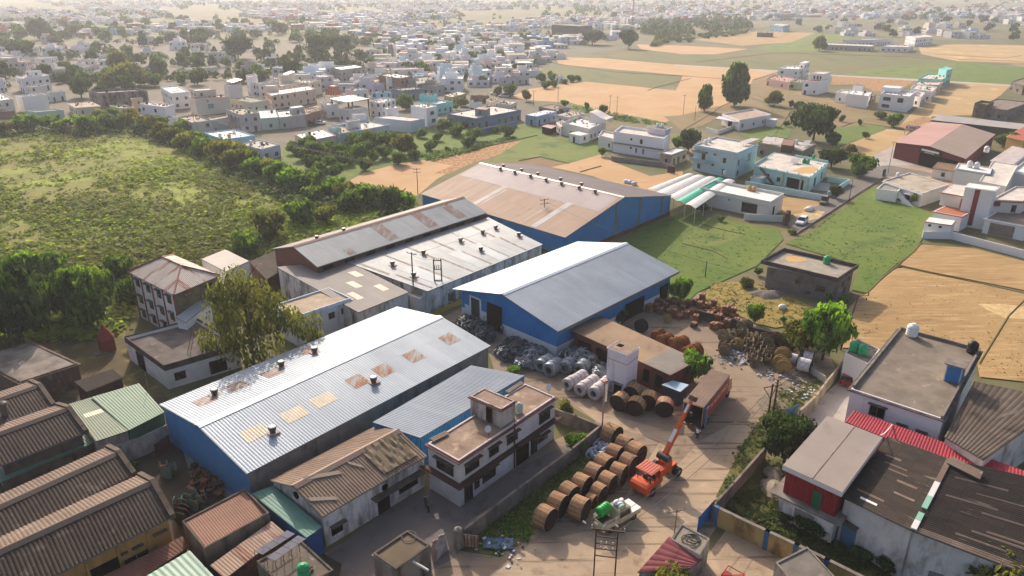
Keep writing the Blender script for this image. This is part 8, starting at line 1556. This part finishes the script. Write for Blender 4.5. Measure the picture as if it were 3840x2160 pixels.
def rb(seed,n,R0,z0,z1,r0,r1):
 r = random.Random(seed); o = [((0,0,(z0 + z1) / 2),R0 * .72,(z1 - z0) * .45)]
 for i in range(n): a = 2 * math.pi * i / n + r.uniform(-.4,.4); q = R0 * r.uniform(.35,.62); o.append(((math.cos(a) * q,math.sin(a) * q,r.uniform(z0 + .18,z1 - .18)),r.uniform(r0,r1),r.uniform(r0,r1) * .42))
 return o
# every crown is about 1 across the radius and 1 high, scaled per tree
KD = {}
KD['mango'] = [Kit(tree_root('mango_tree','tree',s,rb(s,8,1.05,.02,1.0,.5,.68),2000,.1,LD,.45,.06,.4)) for s in (1,2,3)]
KD['deep'] = [Kit(tree_root('leafy_tree','tree',s,rb(s,8,1,.12,1.0,.4,.6),2600,.085,LDK,.5,.06,.4)) for s in (4,5)]
KD['fresh'] = [Kit(tree_root('leafy_tree','tree',s,rb(s,7,1,.1,1.0,.4,.62),2200,.095,LG,.45,.05,.4)) for s in (6,7)]
KD['olive'] = [Kit(tree_root('leafy_tree','tree',s,rb(s,8,1,.1,1.0,.38,.6),1800,.1,LY,.5,.05,.45,.35)) for s in (8,9)]
KD['far'] = [Kit(tree_root('leafy_tree','tree',s,rb(s,6,1,.1,1.0,.45,.62),420,.2,m,.4,.06,.3,.6,3)) for s,m in ((10,LDK),(11,LD),(12,LD),(13,LDK))]
KD['shrub'] = [Kit(tree_root('shrub','shrub',s,rb(s,6,1,.02,1.0,.45,.62),520,.17,m,.3,.04,.4,.45,5)) for s,m in ((14,LD),(15,LY),(16,LG))]
def columnar(s): r = random.Random(s); return [((0,0,.35),.75,.25),((.1,0,.62),.7,.25),((-.05,.05,.85),.5,.18),((.2,.2,.5),.5,.2)]
KD['tall'] = [Kit(tree_root('tall_tree','tree',s,columnar(s),1500,.12,LD,.6,.05,.35)) for s in (17,18)]
rn = random.Random(5)
def tr(kind,v,x,yb,yt,wp,label,group=None,dz=0):
 p = P(v,x,yb); h = zsolve(v,yt,(p.x,p.y),0,30); s = VW[v][2] / 3840.0; depth = p.y * ct + CAM_H * st_; rad = wp * s / 2 * depth / FPX
 if kind not in ('far',): h = max(h,rad * .9)
 k = KD[kind]; return rn.choice(k).at((p.x,p.y,dz),rn.uniform(0,6.28),label,group,(rad,rad,h))
T_ = tr
# by name
T_('deep','D',60,872,655,200,'huge dark tree massed at the edge of the scrub by the leafy yard'); T_('deep','D',-40,880,660,170,'dark tree half out of the picture beside the huge dark one'); T_('deep','D',120,800,690,90,'smaller dark tree rising behind the huge dark one')
T_('mango','D',232,822,672,130,'brownish full-crowned tree in front of the white house with red pilasters'); T_('mango','D',175,800,690,100,'smaller dark green tree behind the brownish full-crowned one'); T_('olive','D',20,905,840,90,'low olive tree beside the soot-dark flat-roofed house')
T_('fresh','t01',485,1130,1065,70,'small green sapling bush in the leafy yard')
# the big feathery tree before the silver shed
r0 = random.Random(3); p = P('D',640,922); bl = [((0,0,.45),.6,.22),((-.5,.1,.5),.45,.16),((-.12,-.1,.8),.36,.15),((-.3,.1,.66),.42,.14),((.15,.1,.68),.4,.13),((.5,0,.45),.5,.14),((.85,-.1,.46),.42,.11),((-.7,0,.32),.4,.15),((.1,-.2,.24),.75,.16),((1.15,0,.4),.4,.1),((.5,.1,.6),.36,.1),((-.75,0,.18),.35,.12),((1.3,0,.3),.28,.08),((-.55,0,.68),.28,.09)]
t = tree_root('leafy_tree','tree',40,bl,5600,.032,(LY[0],LY[1],LY[2]),.8,.03,.34,.2,9); h = zsolve('D',650,(p.x,p.y),0,40); t.location = p; t.scale = (6.9,6.9,h); t['label'] = 'tall feathery yellow-green tree leaning over the long silver roof'
for (k,v,x,yb,yt,w_,lb) in (('fresh','fz',720,1400,990,530,'leafy bright green tree hanging over the container truck'),('fresh','D',2068,905,760,130,'tall bamboo-green tree beside the leaning pole'),('olive','D',2010,880,805,110,'olive bush next to the bamboo-green tree'),('fresh','fz',1640,540,240,290,'round bright green tree on the dry grass behind the timber stacks'),('fresh','fz',1240,370,215,120,'little thin sapling behind the timber stacks'),('fresh','fz',2080,520,430,110,'small green bush on the dry grass near the white sack'),
 ('deep','D',1972,1165,1048,135,'dense dark round bush at the roadside wall, beside the crimson-walled building'),('olive','D',2490,1500,1375,210,'olive bushy crown rising at the bottom corner before the grimy white wall'),('olive','D',1690,1500,1420,120,'low olive bush under the pink ribbed roof'),('fresh','D',1712,760,695,62,'upright green tree at the corner of the blue walled shed'),('fresh','D',1690,745,712,34,'smaller green tree against the corner of the blue walled shed'),
 ('fresh','t12',1770,500,385,190,'creeper bush spilling over the mossy wall of the drum court'),('olive','t12',1690,260,100,110,'thin twiggy bush at the far wall of the drum court'),('fresh','fy',440,800,710,260,'low green shrub growing behind the silver lean-to roof'),('deep','t11',2085,985,880,190,'dark creeper bush on the blue shed wall above the yard shed'),('fresh','t11',45,985,905,90,'small dark green tree at the white office corner'),('fresh','t02',1025,650,585,70,'bright little bush sprouting from the pale court wall'),('olive','t01',1880,1300,1250,60,'tiny yellow-green bush at the edge of the long silver roof'),
 ('fresh','t21',1095,850,745,70,'young green tree against the bare grey block house'),('fresh','t21',1210,850,790,90,'leafy bush at the corner of the bare grey block house'),('olive','t21',480,720,640,120,'twiggy brown bush at the edge of the green plot'),('fresh','t21',570,630,570,70,'small leafy bush beside the grey block house wall'),('deep','t22',790,1030,960,160,'dark shrub at the foot of the crimson-walled building'),('deep','t22',960,1130,1010,230,'dark sprawling shrub under the grey shutter'),('deep','t22',1330,1320,1240,190,'dark shrub below the blue shutter of the sooty shed'),('deep','t22',1540,1420,1310,160,'dark weedy shrub along the grimy white wall'),
 ('tall','t20',390,800,480,270,'tall massive dark tree standing alone at the wheat edge'),('tall','t20',165,840,640,150,'lighter tall tree beside the massive dark one at the wheat edge'),('deep','t20',985,1060,780,330,'great spreading dark tree behind the grey-tan house'),('deep','t20',1120,1260,1110,220,'dark round tree between the great spreading tree and the lane'),('mango','t20',1340,1330,1165,200,'rounded mango tree at the lane corner'),('deep','t20',1130,1110,1000,130,'palm-like dark shrub behind the grey-tan house'),('deep','t20',40,1150,970,170,'dark tree clump beside the long two-storey white house'),('fresh','t20',-40,1130,1030,110,'green bushy tree behind the long two-storey white house'),
 ('mango','t20',1590,960,855,110,'round green tree beside the broad balconied house'),('olive','t20',1490,900,835,100,'small olive tree touching the broad balconied house'),('olive','t20',690,800,680,140,'airy olive tree before the green-fronted house'),('olive','t20',650,790,735,60,'small airy tree next to the larger airy olive one'),('mango','t20',870,820,760,70,'pale green tree at the plot edge above the great spreading tree'),('deep','t20',815,815,755,40,'narrow dark shrub in the row on the plot edge'),('mango','t20',1200,920,865,42,'slim dark tree on the rough plot near the sandy path'),('mango','t20',1335,945,895,32,'second slim dark tree on the rough plot, smaller'),('deep','t20',780,955,915,55,'small round dark bush on the white bungalow lawn'),('mango','t20',2440,1110,1000,150,'round dark tree between the yellow house and the pale terrace'),('olive','t20',1030,385,255,110,'lone pale tree at the pale grey farmhouse row'),('olive','t20',1380,1045,990,60,'sparse bush at the lawn corner'),('olive','t20',1265,1160,1080,90,'thin tree at the edge of the sandy yard'),('olive','fg',940,1160,950,210,'dark twiggy tree by the white outside stair'),('fresh','fg',700,1130,1060,120,'creeper patch on the white wall beside the outside stair'),('deep','fh',300,1110,960,190,'dark shrub at the cream house corner under the marquee'),('deep','fh',2300,900,700,190,'dark bushy tree at the turquoise bungalow gate'),('fresh','fh',570,1250,1160,120,'pale green clump in the plot below the cream house'),('olive','fh',1650,1440,1370,150,'brown bush at the lane end near the white car'),('fresh','fe',230,910,770,130,'round shrub beside the gate post of the long white house'),
 ('fresh','fd',1760,650,540,150,'banana clump at the wheat edge'),('fresh','fd',2095,710,575,90,'small upright tree at the wheat edge near the arched villa'),('olive','fd',2340,750,600,150,'feathery palm-like tree at the wheat edge near the slim poles'),('olive','fd',1180,560,370,150,'bare yellowish sapling on the lane beside the wheat'),('mango','fd',930,490,280,190,'round lane tree in front of the pale row of rooms'),('mango','fd',765,470,330,130,'second round lane tree beside the parked vans'),('fresh','fd',530,330,170,170,'bright round tree behind the lane trees'),('mango','fd',540,150,35,200,'broad green tree among the distant lane houses'),('olive','fd',240,640,500,180,'yellow-green tree clump beside the turquoise house'),('fresh','fd',120,690,600,110,'leafy bush below the turquoise house'),('deep','fd',1080,130,-20,230,'palms and dark trees before the yellow house'),('mango','fc',1610,690,455,270,'round garden tree between the white house and turquoise house')):
 T_(k,v,x,yb,yt,w_,lb)
for i,(x,yb,w_) in enumerate(((1410,270,150),(1570,250,130),(1480,370,140),(1600,350,120),(1760,300,90),(1870,270,130),(1960,260,100),(1540,170,80))): T_('mango','fd',x,yb,yb - w_ * .9,w_,'dark round tree in the clump around the tiny blue-roofed hut','trees round the tiny blue-roofed hut')
# the mango grove and garden
GRV = [(140,1090,200),(380,1150,230),(320,1250,200),(910,1090,200),(720,1040,110),(20,970,150),(260,960,130)]
for i,(x,y,w_) in enumerate(GRV): T_('mango','fd',x,y,y - w_ * .85,w_,'dark rounded mango tree standing on the lawn below the slate-blue house','mango trees on the lawn')
for i,(x,y,w_) in enumerate(((1860,1110,170),(2100,1160,150),(2000,1300,200),(2240,1310,80),(2390,1050,200),(2180,1010,210))): T_('mango','fc',x,y,y - w_ * .85,w_,'rounded mango tree on the lawn beside the white two-storey house','mango trees by the white house')
T_('olive','fc',1600,1370,1030,400,'largest brownish round tree in the mango grove')
for i,(x,y,w_) in enumerate(((850,1230,260),(1050,1260,330),(1260,1230,260),(1380,1210,240),(130,1300,280),(260,1400,330),(430,1330,230),(600,1390,260),(800,1380,230),(950,1420,330),(1280,1400,230),(1120,1450,200),(1510,1500,250),(700,1500,260),(40,1430,240),(-60,1330,220),(480,1540,240),(200,1560,260),(1000,1580,220),(1750,1430,180),(330,1680,260),(560,1680,240))):
 T_('mango','fc',x,y + 20,y - w_ * .75,w_,'dark rounded mango tree crowded in the grove below the teal house','mango grove below the teal house')
# hedge along the scrub
HG = [(-20,330,60),(20,332,50),(55,325,60),(90,322,55),(130,318,60),(165,325,60),(205,312,50),(230,330,70),(262,318,55),(300,322,50),(330,315,45),(350,330,45),(380,325,60),(410,322,55),(400,345,60),(430,350,60),(455,342,60),(470,370,65),(500,362,65),(520,385,70),(545,375,60),(560,400,70),(590,395,60),(600,420,70),(630,412,65),(640,440,75),(670,432,70),(690,455,80),(720,452,75),(745,475,80),(780,478,80),(800,500,75),(840,492,70),(870,505,70),(910,510,80),(950,515,70),(985,520,75),(1020,515,60),(330,300,40),(290,300,45),(245,300,45)]
for i,(x,y,w_) in enumerate(HG): T_('shrub','D',x + rn.uniform(-8,8),y + 6,y - w_ * rn.uniform(.45,.75),w_ * rn.uniform(.8,1.15),'leafy shrub in the long hedge between scrub field and town','hedge along the scrub field')
for x,y,w_,h_ in ((980,520,60,50),(880,530,70,55),(760,560,80,60),(680,600,90,70),(620,640,90,60),(820,560,60,45),(340,760,90,70),(300,700,80,60),(200,740,90,70),(130,690,80,60),(60,700,90,70)): T_('shrub','D',x,y,y - h_,w_,'big leafy shrub at the factory side of the scrub field','shrubs on the factory side of the scrub')
# far trees, each standing alone
def scatter(v,poly,n,kind,lb,g,hr,rr,dmin,seed):
 r = random.Random(seed); px = [p[0] for p in poly]; py = [p[1] for p in poly]; done = []; c = tr_ = 0
 while c < n and tr_ < n * 80:
  tr_ += 1; x,y = r.uniform(min(px),max(px)),r.uniform(min(py),max(py))
  if not inpoly(x,y,poly): continue
  p = P(v,x,y)
  if any((p.x - a) ** 2 + (p.y - b) ** 2 < dmin ** 2 for a,b in done): continue
  if any((p.x - a) ** 2 + (p.y - b) ** 2 < 49 for a,b in taken): continue
  done.append((p.x,p.y)); c += 1; rad = r.uniform(*rr); r.choice(KD[kind]).at(p,r.uniform(0,6.3),lb,g,(rad,rad,r.uniform(*hr)))
for i,(x,y,yt,w_,lb) in enumerate(((600,147,90,72,'big solitary dark tree rising above the mid-distance houses'),(300,185,122,60,'yellow-green tree among the houses beyond the hedge'),(330,220,150,100,'tall broad tree clump beyond the hedge'),(280,225,175,60,'dark tree beside the tall broad clump beyond the hedge'),(805,150,85,75,'wide dark tree at the grove over the town strip'),(860,140,88,60,'dark tree next to the wide one over the town strip'),(60,145,100,60,'dark tree by the houses at the far picture edge'),(400,195,150,45,'round dark tree near the yellow plot beyond the hedge'),(1580,122,72,46,'dark round tree where the tan field meets the town'),(1490,112,75,60,'dark tree clump beside the far tan field'),(700,88,55,36,'hazy round tree in the town strip'),(740,205,150,50,'dark tree behind the castle-towered house'),(205,245,195,60,'bushy tree beside the yellowed plot'),(255,245,215,50,'dark bush tree before the unfinished grey hall'),(100,100,45,60,'dark tree in the hazy far wood edge'),(500,110,70,50,'dark spreading tree before the hazy houses'))): tr('olive' if 'yellow-green' in lb or 'clump beyond' in lb else 'deep','D',x,y,yt,w_,lb)
scatter('D',[(-60,200),(330,235),(420,215),(700,215),(960,200),(1330,180),(1330,120),(700,120),(-60,130)],105,'far','dark tree standing between the mid-distance houses','trees between the mid-distance houses',(5,10),(3,5.5),9,41)
scatter('D',[(-60,125),(600,112),(850,116),(850,60),(-60,50)],70,'far','dark tree in the wooded belt fading into haze','wooded belt fading into haze',(7,12),(4.5,8),12,42)
scatter('D',[(1640,118),(1700,112),(1900,82),(1890,76),(1640,104)],34,'shrub','pale green bush along the front of the plantation','bushes before the plantation',(3,5),(3,4.5),6,45)
scatter('D',[(1900,80),(2600,112),(2640,30),(1800,20),(1600,60),(1400,60),(1400,30)],40,'far','hazy tree among the far houses beyond the fields','hazy trees beyond the fields',(6,11),(4,7),14,46)
# beyond them the woods read as one mass
def wood(name,label,n,poly,R_,H_,seed,nz=None,lv=26,ls=(1.6,3)):
 r = random.Random(seed); mb = MB(); xs = [p[0] for p in poly]; ys = [p[1] for p in poly]; c = t = 0
 while c < n and t < n * 40:
  t += 1; x,y = r.uniform(min(xs),max(xs)),r.uniform(min(ys),max(ys))
  if not inpoly(x,y,poly) or (nz and mnoise.noise(Vector((x * .005,y * .08,7.7))) < nz): continue
  p = P('D',x,y); R1 = r.uniform(*R_); H1 = r.uniform(*H_); c += 1
  if R1 < 7 and near_taken(p,6): continue
  for k in range(lv):
   d = Vector((r.gauss(0,1),r.gauss(0,1),abs(r.gauss(0,.8)))).normalized(); q = p + Vector((d.x * R1,d.y * R1,1.2 + d.z * H1 * .85)) * 1; s = r.uniform(*ls); a = d.orthogonal().normalized() * s; b = d.cross(a); mb.face([q - a,q - b,q + a,q + b],r.choice((0,0,1)))
 tag(mb.build(name,[LD[0],LD[1]],recalc=False),label,'woods',None,'stuff')
wood('distant_woods','distant woods along the hazy skyline',330,[(-150,0),(2750,0),(2750,50),(-150,50)],(5,10),(7,12),50,-.05)
wood('plantation_woods','dense dark plantation standing behind the tan fields',90,[(1600,80),(1660,101),(1890,76),(1890,56),(1640,60)],(4,6),(9,12),51,None,90,(.8,1.5))
wood('town_greenery','trees and bushes filling the gaps between the town houses',700,[(-150,45),(2750,30),(2750,62),(2300,42),(2080,60),(1900,50),(1640,60),(1590,90),(1400,128),(1330,180),(1180,205),(960,215),(700,215),(560,210),(330,200),(-60,240)],(1.6,3.4),(2.5,6),53,None,46,(.5,1.0))
wood('grove_woods','low grove belt running across the town',95,[(850,113),(1000,122),(1260,122),(1420,112),(1420,96),(850,96)],(3.5,5.5),(4.5,7),52,None,80,(.7,1.3))
# undergrowth of the scrub field, weeds along walls
def tufts(name,label,v,poly,n,mats,s0,s1,h0,h1,seed,near=None,leaves=9,dens=None):
 r = random.Random(seed); mb = MB(); px = [p[0] for p in poly]; py = [p[1] for p in poly]; c = 0; tr_ = 0
 while c < n and tr_ < n * 30:
  tr_ += 1; x,y = r.uniform(min(px),max(px)),r.uniform(min(py),max(py))
  if not inpoly(x,y,poly): continue
  p = P(v,x,y); f = mnoise.noise(p * .035 + Vector((seed,0,0)));
  if dens and dens(x,y,f) < r.random(): continue
  c += 1; S = r.uniform(s0,s1); Hh = r.uniform(h0,h1) * (1 + .5 * f); tone = mnoise.noise(p * .02 + Vector((0,seed,3)))
  for k in range(leaves):
   d = Vector((r.gauss(0,.5) * S,r.gauss(0,.5) * S,r.uniform(.05,1) * Hh)); nn = Vector((r.gauss(0,.42),r.gauss(0,.42),1)).normalized(); a = nn.orthogonal().normalized(); a = Matrix.Rotation(r.uniform(0,6.3),3,nn) @ a; b = nn.cross(a); s = S * r.uniform(.25,.5); q = p + d; t = tone + r.uniform(-.4,.4); mb.face([q - a * s,q - b * s * .6,q + a * s,q + b * s * .6],0 if t < -.1 else 1 if t < .2 else 2)
 return tag(mb.build(name,mats,recalc=False),label,'undergrowth',None,'stuff')
SCB = [(-150,360),(240,335),(440,360),(640,450),(850,470),(1040,515),(700,640),(330,770),(290,850),(-100,870)]
def dn(x,y,f): k = (y - 340) / 420.0; e = max(0,1 - abs((y - (330 + .22 * x)) - 130) / 260); return min(1,max(.12,(.22 + .75 * k + 1.5 * f) + (.35 if x > 500 else 0)))
SL = [leafm('scrub_olive','#77782f','#67672c',.4),leafm('scrub_green','#819234','#71822e',.45),leafm('scrub_lime','#9ba83e','#8b9638',.45)]
tufts('undergrowth','tangled green and olive undergrowth covering the scrub field','D',SCB,9500,SL,.7,1.7,.3,1.1,61,dens=dn,leaves=9)
tufts('weeds','weeds along the yard walls and field edges','D',[(1170,1350),(1500,1110),(1520,1130),(1360,1300),(1330,1360),(1250,1400)],260,LG,.3,.6,.1,.35,62)
tufts('weeds','weeds on the roadside bank and rubble','D',[(1860,1130),(1960,990),(2060,940),(2070,960),(1960,1100),(1840,1260),(1810,1260)],260,(LY[0],LG[0],LY[1]),.3,.7,.1,.4,63)
tufts('weeds','tall grass and weeds in the walled plot','D',[(1820,1290),(1960,1160),(1980,1250),(2100,1370),(2280,1470),(2000,1410)],420,(LY[0],LG[0],LY[1]),.3,.7,.1,.4,64)
tufts('dry_weeds','dry weeds over the plot by the grey block house','t21',[(60,840),(250,690),(640,740),(1000,890),(940,990),(560,1000),(300,880)],420,LY,.3,.7,.1,.35,65)
tufts('hedge_weeds','weeds along the field banks','t10',[(1760,790),(2230,895),(2450,935),(2430,960),(2000,900),(1740,810)],200,LG,.8,1.5,.4,1.0,66)
tufts('lawn_weeds','rank green weeds at the edge of the mango lawn','t10',[(560,1180),(900,1120),(1260,1030),(1300,1045),(960,1150),(680,1220)],260,LG,.7,1.3,.4,.9,67)
tufts('hedge_undergrowth','low tangled growth filling the hedge between scrub field and town','D',[(-80,340),(200,318),(350,318),(460,335),(640,405),(760,455),(1030,500),(1030,545),(760,530),(600,455),(430,370),(340,340),(-80,350)],1300,(LD[1],SL[1],LG[0]),1.0,2.2,.8,2.4,68,leaves=12)
tufts('lawn_tufts','grass tufts dotted over the lawns beside the sheds','t21',[(-300,300),(40,150),(330,230),(720,300),(740,370),(560,540),(110,740),(-100,780)],700,LG,.3,.7,.06,.2,69,leaves=7)
tufts('lawn_tufts','grass tufts dotted over the lawn below the villas','t21',[(800,395),(1440,-20),(1700,95),(1880,170),(1740,440),(1390,750),(1320,560),(900,430)],800,LG,.3,.7,.06,.2,70,leaves=7)
tufts('straw_tufts','straw and stubble tufts over the tan fields','t21',[(1660,590),(2650,800),(2650,1400),(2240,1380),(2200,1170),(1640,1030),(1230,1150),(1400,790)],1500,(leafm('straw','#b8995f','#a3844e',.1),leafm('straw_dark','#8d7042','#7d6238',.1),leafm('straw_pale','#c9ac74','#b5985f',.1)),.25,.6,.05,.16,71,leaves=6)
# ---------------------------------------------------------------- smoke and haze
def vol(name,mn,mx,dens,col,aniso,label):
 mb = MB(); mb.obox(mn,(mx[0] - mn[0],0,0),(0,mx[1] - mn[1],0),(0,0,mx[2] - mn[2])); m = bpy.data.materials.new(name); m.use_nodes = True; nt = m.node_tree; nt.nodes.remove(nt.nodes["Principled BSDF"])
 v = nt.nodes.new("ShaderNodeVolumePrincipled"); v.inputs["Density"].default_value = dens; v.inputs["Color"].default_value = col; v.inputs["Anisotropy"].default_value = aniso
 nt.links.new(v.outputs[0],nt.nodes["Material Output"].inputs["Volume"]); o = mb.build(name,m); return tag(o,label,'haze',None,'stuff')
vol('haze',(-5300,-320,-1),(5300,7100,60),.00023,(.90,.92,.97,1),.3,'pale dusty haze filling the air over the town')
